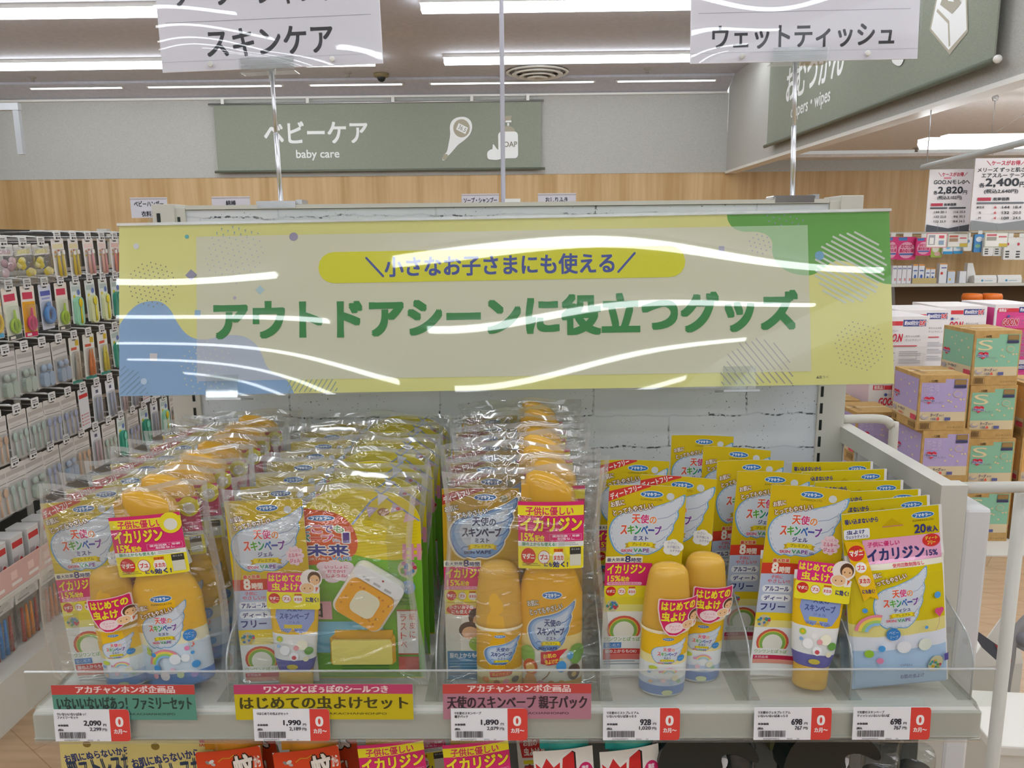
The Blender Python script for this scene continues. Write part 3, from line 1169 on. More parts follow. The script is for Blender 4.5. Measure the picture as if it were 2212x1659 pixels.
# shelf fence and dividers
fn = MB().box((GX0 - 0.002, YF + 0.001, ZSH + 0.0003), (GX1 + 0.008, YF + 0.003, ZSH + 0.038), 'clear_acrylic')
fn.box((GX0 - 0.002, YF + 0.0008, ZSH + 0.038), (GX1 + 0.008, YF + 0.0032, ZSH + 0.0388), 'frosted')
tag(fn.build('shelf_fence'), 'long clear acrylic fence along the front edge of the shelf', 'shelf fence')


def divider(px, label, h=0.085):
    x = on_y(px, 1505, YF + 0.012).x
    yf = YF + 0.012
    prof = [(yf, 0.0006)] + [(yf + a, h0) for a, h0 in ((0.0, 0.035), (0.002, 0.045), (0.008, 0.054), (0.018, 0.062), (0.075, h), (0.26, h), (0.26, 0.0006))]
    t = thing('shelf_divider', label, 'divider', (x, 0, ZSH), (0, 0, 0), 'clear shelf dividers')
    MB().prism(prof, lambda u, v, n: Vector((n, u, v)), -0.0008, 0.0008, 'clear_acrylic').build('plate', t)
    e = MB().tube([(0, u, v) for u, v in prof[:6]], 0.0009, 'acrylic_edge', 6)
    e.build('edge', t)
    MB().box((-0.012, yf, 0.0001), (0.012 if px < 2000 else 0.0, yf + 0.24, 0.0005), 'clear_acrylic').build('foot', t)
    return t


for px, lab in ((494, 'clear divider between the family set bags and the first repellent set bags'), (944, 'clear divider left of the parent and child pack bags'), (1297, 'clear divider between the bagged packs and the mist cards'), (1616, 'clear divider between the mist cards and the gel cards'), (1836, 'clear divider between the gel cards and the wipes'), (2096, 'rightmost clear divider at the end of the shelf')):
    divider(px, lab)

# ------------------------------------------------------------------ price tags
def price_tag(px, lines, price, tax, label):
    a = on_y(px, 1522 - (px - 113) * 0.0115, YF - 0.0068)
    W, H = 0.0722, 0.0322
    t = thing('price_tag', label, 'price tag', (a.x, YF - 0.0068, ZSH + 0.0045), (math.radians(-3), 0, 0), 'price tags on the shelf edge')
    m = MB().prism([(0, -H), (W - 0.004, -H), (W - 0.001, -H + 0.001), (W, -H + 0.004), (W, -0.004), (W - 0.001, -0.001), (W - 0.004, 0), (0, 0)], lambda u, v, n: Vector((u, n, v)), 0, 0.0006, '#eeeef2/0.4')
    k = Ink(m, flat((0, -0.00002, -H), (W, 0, 0), (0, 0, H), (0, -1, 0)), step=0.00005, top=1.0)
    k.poly([(0.74, 0), (0.955, 0), (0.985, 0.02), (1.0, 0.1), (1.0, 0.9), (0.985, 0.98), (0.955, 1), (0.74, 1)], '#e0483f/0.4')
    k.text('0', 0.82, 0.24, 0.91, 0.54, '#f6f2f0', bold=0.035, res=4)
    k.text('カ月～', 0.785, 0.625, 0.955, 0.765, '#f6f2f0', bold=0.03)
    for j, s in enumerate(lines):
        n = sum(0.5 if ord(ch) < 128 else 1 for ch in s)
        k.text(s, 0.05, 0.10 + j * 0.105, 0.05 + n * 0.0345, 0.185 + j * 0.105, '#2e2c38', bold=0.022)
    n = len(price)
    k.text(price, 0.62 - n * 0.045, 0.345, 0.62, 0.525, '#2e2c38', bold=0.03, res=4)
    k.text('円', 0.65, 0.45, 0.69, 0.52, '#2e2c38', bold=0.03)
    k.text('本体価格', 0.05, 0.46, 0.19, 0.53, '#2e2c38', bold=0.03)
    k.text('(税込', 0.05, 0.60, 0.12, 0.68, '#2e2c38', bold=0.03)
    k.text(tax, 0.62 - len(tax) * 0.03, 0.56, 0.62, 0.68, '#3c3a46', bold=0.02)
    k.text('円)', 0.64, 0.585, 0.695, 0.68, '#3c3a46', bold=0.02)
    rnd = random.Random(px)
    u = 0.06
    while u < 0.41:
        wd = rnd.choice((0.004, 0.006, 0.009))
        k.rect(u, 0.70, u + wd, 0.90, '#26242e', up=False)
        u += wd + rnd.choice((0.004, 0.006, 0.008))
    k.up()
    k.text('4549660940972', 0.12, 0.935, 0.33, 0.975, '#3c3a46')
    k.text('0023', 0.43, 0.935, 0.50, 0.975, '#3c3a46')
    k.text('05', 0.56, 0.935, 0.59, 0.975, '#3c3a46')
    m.build('tag_board', t)


price_tag(113, ('♡いないいないばあっ！', 'ファミリーセット'), '2,090', '2,299', 'shelf price tag reading 2,090')
price_tag(545, ('♡はじめての虫よけセット',), '1,990', '2,189', 'shelf price tag reading 1,990')
price_tag(973, ('♡天使のスキンベープ', '親子パック'), '1,890', '2,079', 'shelf price tag reading 1,890')
price_tag(1303, ('♡天使のミストプレミアム', 'いないいないばあっ６０'), '928', '1,020', 'shelf price tag reading 928')
price_tag(1631, ('♡天使のジェルプレミアム', 'いないいないばあっ５０'), '698', '767', 'shelf price tag reading 698 in front of the gel cards')
price_tag(1846, ('♡天使のスキンベープ', 'ティッシュいないいないば'), '698', '767', 'shelf price tag reading 698 in front of the wipes packs')


# ------------------------------------------------------------------ hand lettered strips inside the fence
def pop_strip(x0, x1, yt, yb, head, head_col, body, body_col, ink_col, label, lean=0.0):  # head and body colours are muted for the shade behind the acrylic
    a, c = on_y(x0, yt, YF - 0.006), on_y(x1, yb, YF - 0.006)
    W = c.x - a.x
    H = 0.0365
    z = ZSH - 0.0075
    t = thing('pop_strip', label, 'sign', (a.x, YF - 0.0058, z), (0, lean, 0), 'hand lettered strips inside the fence')
    bow = lambda u: 0.0022 * math.sin(PI * max(0, min(1, u)))
    fnn = lambda u, v, n: Vector((u * W, bow(u) * 0.3 - n, v * H))
    m = MB()
    g = 16
    vs = [fnn(i / g, v, 0) for i in range(g + 1) for v in (0, 1)]
    m.add(vs, [(2 * i, 2 * i + 2, 2 * i + 3, 2 * i + 1) for i in range(g)], body_col)
    vs = [fnn(i / g, v, -0.0004) for i in range(g + 1) for v in (0, 1)]
    m.add(vs, [(2 * i, 2 * i + 1, 2 * i + 3, 2 * i + 2) for i in range(g)], '#d8d8d0')
    k = Ink(m, fnn, step=0.00006, cut=0.05, top=1.0)
    k.rect(0, 0, 1, 0.27, head_col)
    k.text(head, 0.17, 0.03, 0.86, 0.235, '#f2dcd8', bold=0.02)
    k.text(body, 0.03, 0.34, 0.97, 0.70, ink_col, bold=0.012)
    k.text('JAN 4902424 AKACHANHONPO', 0.3, 0.80, 0.85, 0.88, ink_col)
    m.build('paper', t)


pop_strip(108, 424, 1470, 1535, 'アカチャンホンポ企画品', '#c84c46', 'いないいないばあっ！ファミリーセット', '#5d9886', '#33433f', 'green hand lettered strip with a red heading, leftmost on the shelf')
pop_strip(502, 893, 1455, 1540, 'ワンワンとぽぅぽのシールつき', '#c2446c', 'はじめての虫よけセット', '#cdb91c', '#4a4420', 'yellow hand lettered strip with a pink heading')
pop_strip(955, 1277, 1452, 1530, 'アカチャンホンポ企画品', '#c84c46', '天使のスキンベープ 親子パック', '#b87f8e', '#3f3038', 'pink hand lettered strip with a red heading')


# ------------------------------------------------------------------ the long yellow header sign
SW, SHT = 0.886, 0.1965
SU = SW / 1675.0
top_y, bot_y = 0.936, 0.894
t = thing('header_sign', 'long pale yellow and green header sign above the display shelf', 'sign', (-0.4635, bot_y, 1.2758), (math.radians(-12.0), math.radians(-0.5), 0))
m = MB().box((0, 0, 0), (SW, 0.003, SHT), '#e3e08c/0.45')
LB = SHT / 376.0
k = Ink(m, flat((0, -0.00004, 0), (SU, 0, 0), (0, 0, LB), (0, -1, 0)), step=0.00002, top=376.0)
BLUE, GRN = '#8fb2d8', '#62a942'


def hp(x, y):   # photo position on the sign -> sign units
    return (x - 258.0) * 1675 / 1670.0, max(0.5, min(375.5, y - (478.0 - 0.0158 * (x - 258.0)))) if True else 0


def c1(cx, cy):
    return hp(240 + cx * 0.33454, 440 + cy * 0.33454)


def c4(cx, cy):
    return hp(980 + cx * 0.44304, 440 + cy * 0.44304)


blob = spline([c1(*p) for p in ((50, 775), (110, 690), (180, 630), (260, 610), (330, 618), (390, 670), (430, 745), (480, 815), (540, 855), (620, 865), (700, 848), (800, 835), (880, 850), (950, 900), (985, 965), (1010, 1030), (1050, 1080), (1110, 1110), (1160, 1150), (1190, 1218))], 5, False)
blob_pts = [(max(0, u), v) for u, v in blob] + [(c1(1190, 1240)[0], 376), (0, 376), (0, 284)]
k.poly(blob_pts, BLUE)
g = spline([c4(*p) for p in ((1355, 38), (1360, 70), (1385, 105), (1430, 122), (1500, 125), (1545, 140), (1570, 175), (1570, 230), (1590, 280), (1640, 320), (1700, 338), (1760, 338), (1810, 310), (1850, 280), (1890, 268), (1940, 278), (1990, 310), (2040, 355), (2100, 380), (2140, 386))], 5, False)
green_pts = g + [(1675, g[-1][1]), (1675, 0), (g[0][0], 0)]
k.poly(green_pts, GRN)


def dots(cx, cy, r, sp, rad, col, ang=0.3):
    n = int(r / sp) + 1
    c, s = math.cos(ang), math.sin(ang)
    for i in range(-n, n + 1):
        for j in range(-n, n + 1):
            x, y = (i + 0.5 * (j % 2)) * sp, j * sp * 0.8
            if x * x + y * y < r * r:
                u, v = cx + x * c - y * s, cy + x * s + y * c
                if 3 < u < 1672 and 3 < v < 373:
                    k.ell(u, v, rad, rad, col, 6, up=False)
    k.up()


def stripes(cx, cy, r, ang, sp, wd, col, vmax=376, vmin=0):
    c, s = math.cos(ang), math.sin(ang)
    n = int(r / sp)
    for i in range(-n, n + 1):
        d = i * sp
        h = math.sqrt(max(r * r - d * d, 0)) * (0.93 + 0.05 * ((i * 7) % 3 - 1))
        pts = []
        for tt in range(25):
            q = -h + 2 * h * tt / 24
            u, v = cx + q * c - d * s, cy + q * s + d * c
            if vmin <= v <= vmax and 0 < u < 1675:
                pts.append((u, v))
        if len(pts) > 1:
            k.line(pts, wd, col, up=False)
    k.up()


dots(*c1(270, 500), 54, 11.5, 1.7, '#8b8a78')
dots(*c1(810, 300), 70, 14.5, 1.7, '#8fa9ae')
dots(*c4(1980, 690), 56, 11.5, 1.7, '#a9a98f')
dots(*c4(1510, 185), 26, 11.5, 1.9, '#9b9bb0')
dots(*c4(1640, 70), 44, 14, 1.9, '#8a93a8')
dots(*c1(620, 1050), 62, 15, 1.9, '#cfcfc0')
stripes(*c4(1945, 302), 79, math.radians(30), 10.4, 4.4, '#cfd8c8')
stripes(*c4(1480, 830), 80, math.radians(52), 11.5, 2.6, '#a6a49a', vmax=374)
stripes(*c1(1310, 1180), 55, math.radians(-58), 9.5, 2.4, '#9db09c', vmax=374)
stripes(*c1(70, 1215), 60, math.radians(-42), 9.5, 2.2, '#7b9cb4', vmax=374)
# veil over the middle
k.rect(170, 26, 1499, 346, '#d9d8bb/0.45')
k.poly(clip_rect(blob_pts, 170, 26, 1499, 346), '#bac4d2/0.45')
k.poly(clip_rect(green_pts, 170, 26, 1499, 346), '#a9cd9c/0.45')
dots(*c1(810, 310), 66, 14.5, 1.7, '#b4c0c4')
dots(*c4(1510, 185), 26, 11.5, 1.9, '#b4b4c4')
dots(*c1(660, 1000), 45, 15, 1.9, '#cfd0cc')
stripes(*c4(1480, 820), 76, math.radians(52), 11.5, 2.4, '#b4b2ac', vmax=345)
for (cx, cy, r, col) in ((167, 245, 6.5, '#dcdce0'), (499, 183, 4.5, '#62b4b8'), (1197, 186, 9.5, '#9a94ac'), (810, 590, 4, '#b6b2bd'), (215, 1140, 7, '#c3d6ea')):
    k.ell(*c1(cx, cy), r, r, col)
k.ell(*c4(1797, 243), 10, 10, '#6fa6c8')
for (cx, cy, r, col, a) in ((527, 438, 10, '#8f8ba6', 0.75), (976, 538, 8, '#b2cfd2', 0.75), (278, 980, 9, '#d6d2d2', 0.05), (568, 690, 7, '#8fb4cf', 0.05)):
    u, v = c1(cx, cy)
    k.poly([(u + r * 1.3 * math.cos(a + q * PI / 2 + PI / 4), v + r * 1.3 * math.sin(a + q * PI / 2 + PI / 4)) for q in range(4)], col)
u, v = c4(1324, 208)
k.rect(u - 6, v - 6, u + 6, v + 6, '#b3b0c4')
a, b_ = hp(694, 539), hp(1488, 605)
k.rect(a[0], 66, b_[0], 135, '#dedc1e', r=34)
k.text('＼小さなお子さまにも使える／', hp(797, 0)[0], 79, hp(1381, 0)[0], 123, '#3d4f9e', bold=0.035, res=5)
k.text('アウトドアシーンに役立つグッズ', hp(468, 0)[0], 171, hp(1724, 0)[0], 255, '#2c8a41', bold=0.055, res=6)
u, v = c4(1765, 842)
k.text('▲裏ラベ', u, v - 3, u + 26, v + 4, '#6c6a60')
m.build('board', t)
# warped clear cover in front of the print
cs = MB()
nu, nv = 60, 14
amp = [(0.0011, 7.5, 1.5, 0.3), (0.00035, 16.0, -2.0, 1.1)]


def warp(x, z):
    e = sum(a * math.sin(fx * x + fz * z * 6 + ph) for a, fx, fz, ph in amp)
    # the sheet bulges between the clips
    return e + 0.004 * math.sin(PI * z / SHT) * (0.6 + 0.4 * math.cos(7 * x))


vs = [Vector((SW * i / nu, -0.0026 - warp(SW * i / nu, SHT * j / nv), -0.002 + (SHT + 0.004) * j / nv)) for i in range(nu + 1) for j in range(nv + 1)]
fs = [(i * (nv + 1) + j, (i + 1) * (nv + 1) + j, (i + 1) * (nv + 1) + j + 1, i * (nv + 1) + j + 1) for i in range(nu) for j in range(nv)]
cs.add(vs, fs, 'clear_sheet', True)
cs.build('cover_sheet', t)
MB().box((-0.001, -0.004, SHT), (SW + 0.001, 0.004, SHT + 0.003), 'frosted').build('top_edge', t)
for px, py in ((490, 832), (1597, 815)):
    u = (px - 258) * SU
    c = MB()
    c.box((u - 0.018, -0.012, -0.004), (u + 0.018, -0.0095, 0.022), 'clear_acrylic')
    c.box((u - 0.018, -0.012, -0.0065), (u + 0.022, 0.03, -0.0042), 'acrylic_edge')
    c.build('clip', t)
for u in (0.03, SW - 0.065):
    MB().box((u, 0.0035, 0.03), (u + 0.03, 0.19, 0.06), '#aab4ba/0.4').build('arm', t)


# ------------------------------------------------------------------ the two raised name signs on stands
def name_sign(label_sign, label_stand, pole_top, pole_bot, x0, x1, ytop, yb0, yb1, txt, tb, over, seed, line_y):
    Y = YP + 0.012
    a, b2 = on_y(x0, yb0, Y), on_y(x1, yb1, Y)
    W = b2.x - a.x
    H = 0.155
    ang = -math.atan2(b2.z - a.z, W)
    px2m = W / (x1 - x0)
    vy = px2m * 0.885
    t = thing('name_sign', label_sign, 'sign', (a.x, Y - 0.012, a.z), (math.radians(-2.5), ang, 0), 'raised name signs')
    m = MB().box((0, 0, 0), (W, 0.0022, H), '#efedf6/0.5')
    k = Ink(m, flat((0, -0.00004, 0), (1, 0, 0), (0, 0, 1), (0, -1, 0)), step=0.00008)
    x_0, y_0, x_1, y_1 = tb
    k.text(txt, (x_0 - x0) * px2m, (yb0 - y_1) * vy, (x_1 - x0) * px2m, (yb0 - y_0) * vy, '#33363d', bold=0.03, res=6)
    if over:
        k.text(over[0], (over[1] - x0) * px2m, (yb0 - over[3]) * vy, (over[2] - x0) * px2m, (yb0 - over[3]) * vy + (tb[3] - tb[1]) * vy, '#33363d', bold=0.03, res=6)
    k.rect(0.01, (yb0 - line_y) * vy, W - 0.012, (yb0 - line_y) * vy + 0.0005, '#8e8d98')
    k.rect(0.0, 0.0125, W, 0.0128, '#b5b4be')
    m.build('card', t)
    cs = MB()
    nu, nv = 40, 16
    r = random.Random(seed)
    ph = [r.uniform(0, 6) for _ in range(4)]

    def wp(x, z):
        bulge = 0.006 * math.sin(PI * min(1, z / H)) ** 0.7 if z > 0 else 0
        return 0.0016 + bulge * (0.5 + 0.5 * math.sin(12 * x + ph[0])) + 0.0012 * (1 + math.sin(25 * x + 16 * z + ph[1]))
    vs = [Vector((W * i / nu, -0.001 - wp(W * i / nu, H * j / nv), H * j / nv)) for i in range(nu + 1) for j in range(nv + 1)]
    cs.add(vs, [(i * (nv + 1) + j, (i + 1) * (nv + 1) + j, (i + 1) * (nv + 1) + j + 1, i * (nv + 1) + j + 1) for i in range(nu) for j in range(nv)], 'clear_sheet', True)
    cs.build('cover_sheet', t)
    for q in (0.225, 0.775):
        MB().lathe([(0.0036, 0), (0.0036, 0.0006), (0.0028, 0.001)], 'white_plastic', seg=14, T=Matrix.Translation((W * q, -0.0045, 0.007)) @ Matrix.Rotation(PI / 2, 4, 'X')).build('rivet', t)
    # stand
    pbv, ptv = on_y(*pole_bot, Y), on_y(*pole_top, Y)
    zb = 1.4985
    s = thing('sign_stand', label_stand, 'stand', (pbv.x, Y, zb))
    bs = MB().rbox((-0.030, -0.014, 0.0), (0.026, 0.020, 0.0045), 0.002, 'chrome')
    bs.box((0.024, -0.012, -0.0), (0.032, 0.018, 0.006), 'steel')
    bs.box((-0.028, -0.0165, -0.005), (0.024, -0.014, 0.003), 'chrome')
    bs.build('clamp', s)
    d = Vector((ptv.x - pbv.x, 0, ptv.z - zb))
    MB().tube([(0, 0, 0.003), d * 0.55], 0.0032, 'pole_metal', 12).build('pole', s)
    MB().tube([d * 0.5, d], 0.0026, 'pole_metal', 12).build('pole', s)
    hd = MB().tube([d * 0.94, d + Vector((0, 0, 0.006))], [0.004, 0.0052], 'clear_acrylic', 12)
    hd.ball(d + Vector((0, 0, 0.004)), 0.006, 'clear_acrylic')
    hd.build('joint', s)
    c = MB()
    cx = (pole_top[0] - (587 if seed == 1 else 1718)) * px2m
    T = Matrix.Translation(d) @ Matrix.Rotation(ang, 4, 'Y')
    c.tube([(-0.034, -0.0165, 0.013), (0.034, -0.0165, 0.013)], 0.0038, 'clear_acrylic', 10, T=T)
    c.tube([(-0.034, -0.0165, 0.004), (0.034, -0.0165, 0.004)], 0.0034, 'clear_acrylic', 10, T=T)
    c.box((-0.036, -0.021, -0.001), (0.036, -0.0205, 0.016), 'clear_sheet', T)
    c.box((-0.036, -0.021, -0.002), (0.036, 0.004, -0.0015), 'clear_sheet', T)
    c.build('clip', s)


name_sign('raised white name sign reading skin care on the left stand', 'chrome stand under the skin care sign', (587, 158), (607, 437), 360, 831, -60, 161, 141, 'スキンケア', (460, 68, 727, 130), ('ソープ・シャンプー', 398, 790, 16), 1, 49)
name_sign('raised white name sign reading wet tissue on the right stand', 'chrome stand under the wet tissue sign', (1718, 138), (1712, 418), 1487, 1972, -60, 142, 131, 'ウェットティッシュ', (1534, 57, 1920, 110), None, 2, 27)

# thin white pole rising from the gondola top
pp = on_y(1086, 437, YP + 0.055)
m = MB().tube([(pp.x, YP + 0.075, 1.30), (pp.x + 0.002, YP + 0.075, 2.3)], 0.0032, '#d5d6e6/0.35', 12)
m.box((pp.x - 0.012, YP + 0.05, 1.29), (pp.x + 0.03, YP + 0.08, 1.30), 'cream_metal')
m.box((pp.x + 0.003, YP + 0.05, 1.4985), (pp.x + 0.025, YP + 0.072, 1.505), 'white_plastic')
tag(m.build('sign_pole'), 'thin white pole rising behind the middle of the gondola', 'pole')

# ------------------------------------------------------------------ gondola behind, with small aisle tags
t = thing('rear_gondola', 'white gondola hidden behind the display with small name tags on top', 'display rack', (0, 3.0, 0))
MB().box((-1.35, 0.0, 0.0), (1.0, 0.03, 1.50), 'cream_metal').build('back_panel', t)
MB().box((-1.35, 0.031, 0.0), (1.0, 0.40, 0.12), 'cream_metal').build('plinth', t)


def aisle_tag(x0, x1, yt, yb, lines, label):
    Y = 3.0
    a, c = on_y(x0, yt, Y), on_y(x1, yb, Y)
    t = thing('aisle_tag', label, 'tag', (a.x, Y, 1.502), (0, 0, 0), 'small aisle name tags')
    W = c.x - a.x
    H = a.z - 1.507 if len(lines) == 1 else a.z - c.z
    z0 = a.z - 1.502 - H
    m = MB().box((0, -0.002, z0), (W, 0, z0 + H), '#d2d0d8')
    k = Ink(m, flat((0, -0.0022, z0), (1, 0, 0), (0, 0, 1), (0, -1, 0)), step=0.0003)
    n = len(lines)
    if n == 1:
        z = H - 0.0335
        k.text(lines[0][0], lines[0][1] * W, z, lines[0][2] * W, z + 0.0195, '#2e3038', bold=0.03)
    else:
        for j, (s, u0, u1) in enumerate(lines):
            z = H - 0.033 - 0.036 * j
            k.text(s, u0 * W, z, u1 * W, z + 0.020, '#2e3038', bold=0.03)
    k.rect(0, H - 0.006, W, H - 0.004, '#a79a8c')
    m.build('card', t)
    MB().box((W / 2 - 0.008, -0.001, 0.0), (W / 2 + 0.008, 0.001, max(0.004, z0)), 'clear_acrylic').build('stem', t)


aisle_tag(281, 364, 427, 470, (('ベビーハンガー', 0.1, 0.9), ('衣料洗剤', 0.28, 0.82)), 'small two line name tag at the left behind the display')
aisle_tag(457, 541, 425, 446, (('綿棒', 0.37, 0.63),), 'small name tag reading cotton swabs behind the display')
aisle_tag(997, 1078, 419, 442, (('ソープ・シャンプー', 0.06, 0.94),), 'small name tag reading soap and shampoo, left of the white pole')
aisle_tag(1162, 1244, 418, 440, (('おしりふき', 0.2, 0.78),), 'small name tag reading wipes, right of the white pole')
# ================================================================== printed designs
WING = spline([(.984, 0), (.997, .071), (.976, .161), (.921, .25), (.931, .339), (.874, .482), (.877, .536), (.843, .625), (.798, .696), (.792, .75), (.748, .839), (.669, .92), (.543, .982), (.417, .968), (.354, .991), (.26, .964), (.213, .982), (.134, .9375), (.071, .857), (.016, .714), (0, .571), (.039, .446), (.118, .357), (.244, .295), (.449, .25), (.638, .196), (.827, .107)], 3)
PK, YL, NAVY = '#dc2d72', '#f6e62e', '#34377c'
RAIN = ('#e2553c', '#5aa83e', '#2c9a6a', '#3a6fb8', '#4a4fa8', '#7a3f9a')


def wing(k, x, y, w, h, fill='#d4dce5', rim='#6ea6cc', vein='#8d9fc4', fat=0.022):
    c = (x + w * 0.5, y + h * 0.55)
    P = [(x + u * w, y + v * h) for u, v in WING]
    k.poly([(c[0] + (p[0] - c[0]) * (1 + fat * 2), c[1] + (p[1] - c[1]) * (1 + fat * 2)) for p in P], rim)
    k.poly(P, fill)
    ins = [(c[0] + (p[0] - c[0]) * 0.955, c[1] + (p[1] - c[1]) * 0.955) for p in P]
    for i in range(0, len(ins) - 2, 2):
        k.line([ins[i], ins[i + 1]], w * 0.007, vein, up=False)
    k.up()
    for (a, b, c2) in (((.66, .40), (.80, .36), (.91, .27)), ((.70, .60), (.80, .55), (.865, .46)), ((.66, .78), (.74, .73), (.785, .67))):
        k.line([(x + p[0] * w, y + p[1] * h) for p in (a, b, c2)], w * 0.009, vein, up=False)
    k.up()


def wing_blue(k, x, y, w, h):
    c = (x + w * 0.5, y + h * 0.55)
    P = [(x + u * w, y + v * h) for u, v in WING]
    k.poly([(c[0] + (p[0] - c[0]) * 1.06, c[1] + (p[1] - c[1]) * 1.06) for p in P], '#e7dfc0')
    k.poly(P, '#3f6fb4')
    k.poly([(c[0] + (p[0] - c[0]) * 0.965, c[1] + (p[1] - c[1]) * 0.965) for p in P], '#7ea8d8')
    k.poly([(c[0] + (p[0] - c[0]) * 0.86, c[1] - h * .02 + (p[1] - c[1]) * 0.80) for p in P], '#a9c4e2')
    k.poly([(c[0] + (p[0] - c[0]) * 0.72, c[1] - h * .03 + (p[1] - c[1]) * 0.62) for p in P], '#cdd8e4')
    for (a, b, c2) in (((.60, .44), (.78, .40), (.93, .30)), ((.68, .64), (.78, .60), (.87, .50)), ((.62, .82), (.72, .78), (.79, .72)), ((.16, .84), (.2, .80), (.27, .80))):
        k.line([(x + p[0] * w, y + p[1] * h) for p in (a, b, c2)], w * 0.016, '#4a78bc', up=False)
    k.up()


def maker(k, cx, cy, w, small=True):
    k.ell(cx, cy, w * 0.52, w * 0.17, '#dfe8ee')
    k.ell(cx, cy, w * 0.49, w * 0.145, '#2f78bd')
    k.text('フマキラー', cx - w * 0.37, cy - w * 0.075, cx + w * 0.37, cy + w * 0.085, '#eef4f8', bold=0.06)
    if small:
        k.text('FUMAKILLA LTD', cx - w * 0.48, cy + w * 0.21, cx + w * 0.48, cy + w * 0.30, '#6a5c20')


def gentle(k, x, y, w, col='#f2ece2', rim='#8f6336', rot=0.2):
    k.text('お肌に', x, y, x + w * 0.32, y + w * 0.13, col, bold=0.03, rim=(rim, 0.10), rot=rot)
    k.text('とってもやさしい', x + w * 0.06, y + w * 0.135, x + w, y + w * 0.275, col, bold=0.03, rim=(rim, 0.10), rot=rot)


def angel(k, x, y, w, kind='ミスト', plain=None, rim='#eef0f2'):
    """product lettering, w wide; about 0.8 w tall"""
    u = w / 100.0
    for ch, x0, x1, c in (('天', 26, 46, '#e8552b'), ('使', 47, 67, '#d82c78'), ('の', 69, 85, '#ee8a34')):
        k.text(ch, x + x0 * u, y + (0 if ch != 'の' else 5 * u), x + x1 * u, y + 22 * u, plain or c, bold=0.035, rim=(rim, 0.05))
    xs = ((0, 15), (17, 33), (35, 49), (50, 66), (67, 81), (83, 98))
    for ch, (x0, x1), c in zip('スキンベープ', xs, RAIN):
        y0, y1 = (28, 50) if ch != 'ー' else (37, 41)
        k.text(ch, x + x0 * u, y + y0 * u, x + x1 * u, y + y1 * u, plain or c, bold=0.05 if ch != 'ー' else 0.2, rim=(rim, 0.05))
    n = len(kind)
    k.text(kind, x + (50 - n * 6) * u, y + 55 * u, x + (50 + n * 6) * u, y + 66 * u, plain or '#3e4086', bold=0.04)
    k.poly([(x + a * u, y + b * u) for a, b in ((12, 74), (24, 72), (24, 84), (12, 86), (16, 80))], '#c9a81c')
    k.poly([(x + a * u, y + b * u) for a, b in ((88, 74), (76, 72), (76, 84), (88, 86), (84, 80))], '#c9a81c')
    k.rect(x + 20 * u, y + 70 * u, x + 80 * u, y + 82 * u, '#ead51e')
    k.text('プレミアム', x + 29 * u, y + 72 * u, x + 72 * u, y + 79.5 * u, '#4f5a2a', bold=0.02)
    y2 = y + 88 * u
    k.text('SKIN', x + 4 * u, y2 + 1 * u, x + 30 * u, y2 + 8 * u, plain or '#e04a62', bold=0.05)
    for ch, x0, x1, c in (('V', 34, 44, '#43a352'), ('A', 45, 55, '#379a6c'), ('P', 57, 64, '#7b4aa0'), ('E', 66, 72, '#8a3f92')):
        k.text(ch, x + x0 * u, y2 - 1 * u, x + x1 * u, y2 + 8 * u, plain or c, bold=0.05)
    if kind == 'ジェル':
        k.text('GEL', x + 76 * u, y2 + 2 * u, x + 88 * u, y2 + 8 * u, '#6a60a0', bold=0.04)


def bugs(k, x, y, w, also=False):
    k.ell(x + w * 0.16, y + w * 0.16, w * 0.155, w * 0.155, '#d6322c')
    k.text('マダニ', x + w * 0.035, y + w * 0.11, x + w * 0.285, y + w * 0.21, '#f6efe6', bold=0.06)
    k.ell(x + w * 0.49, y + w * 0.17, w * 0.125, w * 0.125, '#d6322c')
    k.ell(x + w * 0.49, y + w * 0.17, w * 0.115, w * 0.115, '#f6f0ea', up=False)
    k.up()
    k.text('ブユ', x + w * 0.41, y + w * 0.12, x + w * 0.57, y + w * 0.215, '#d6322c', bold=0.06)
    k.ell(x + w * 0.80, y + w * 0.18, w * 0.125, w * 0.125, '#f6f0ea')
    k.text('ヌカカ', x + w * 0.70, y + w * 0.14, x + w * 0.90, y + w * 0.225, '#d6322c', bold=0.06)
    k.rect(x + w * 0.70, y + w * 0.015, x + w * 0.90, y + w * 0.075, '#ee8a22')
    k.text('日本初', x + w * 0.715, y + w * 0.022, x + w * 0.885, y + w * 0.068, '#b03a10', bold=0.04)


def family_face(k, x, y, u):
    """mother and baby drawing, about 34 u wide"""
    k.ell(x + 20 * u, y + 12 * u, 11.5 * u, 13 * u, '#f4ebe4')
    k.ell(x + 20 * u, y + 11 * u, 9.5 * u, 11 * u, '#5a3a22')
    k.ell(x + 20.5 * u, y + 14 * u, 7.2 * u, 8.2 * u, '#f0c08c')
    k.ell(x + 17 * u, y + 14 * u, 0.9 * u, 1.3 * u, '#4a3020', 8, up=False)
    k.ell(x + 24 * u, y + 14 * u, 0.9 * u, 1.3 * u, '#4a3020', 8)
    k.ell(x + 10 * u, y + 27 * u, 11.5 * u, 9.5 * u, '#f4ebe4')
    k.ell(x + 10 * u, y + 27 * u, 9.8 * u, 8 * u, '#f3c896')
    k.ell(x + 6 * u, y + 27.5 * u, 0.9 * u, 1.2 * u, '#4a3020', 8, up=False)
    k.ell(x + 14 * u, y + 27.5 * u, 0.9 * u, 1.2 * u, '#4a3020', 8)
    k.poly([(x + 20 * u, y + 24 * u), (x + 28 * u, y + 26 * u), (x + 27 * u, y + 35 * u), (x + 18 * u, y + 36 * u)], '#f4efe8')
    k.poly([(x + 22 * u, y + 25 * u), (x + 26 * u, y + 26 * u), (x + 22 * u, y + 34 * u)], '#e2622c')


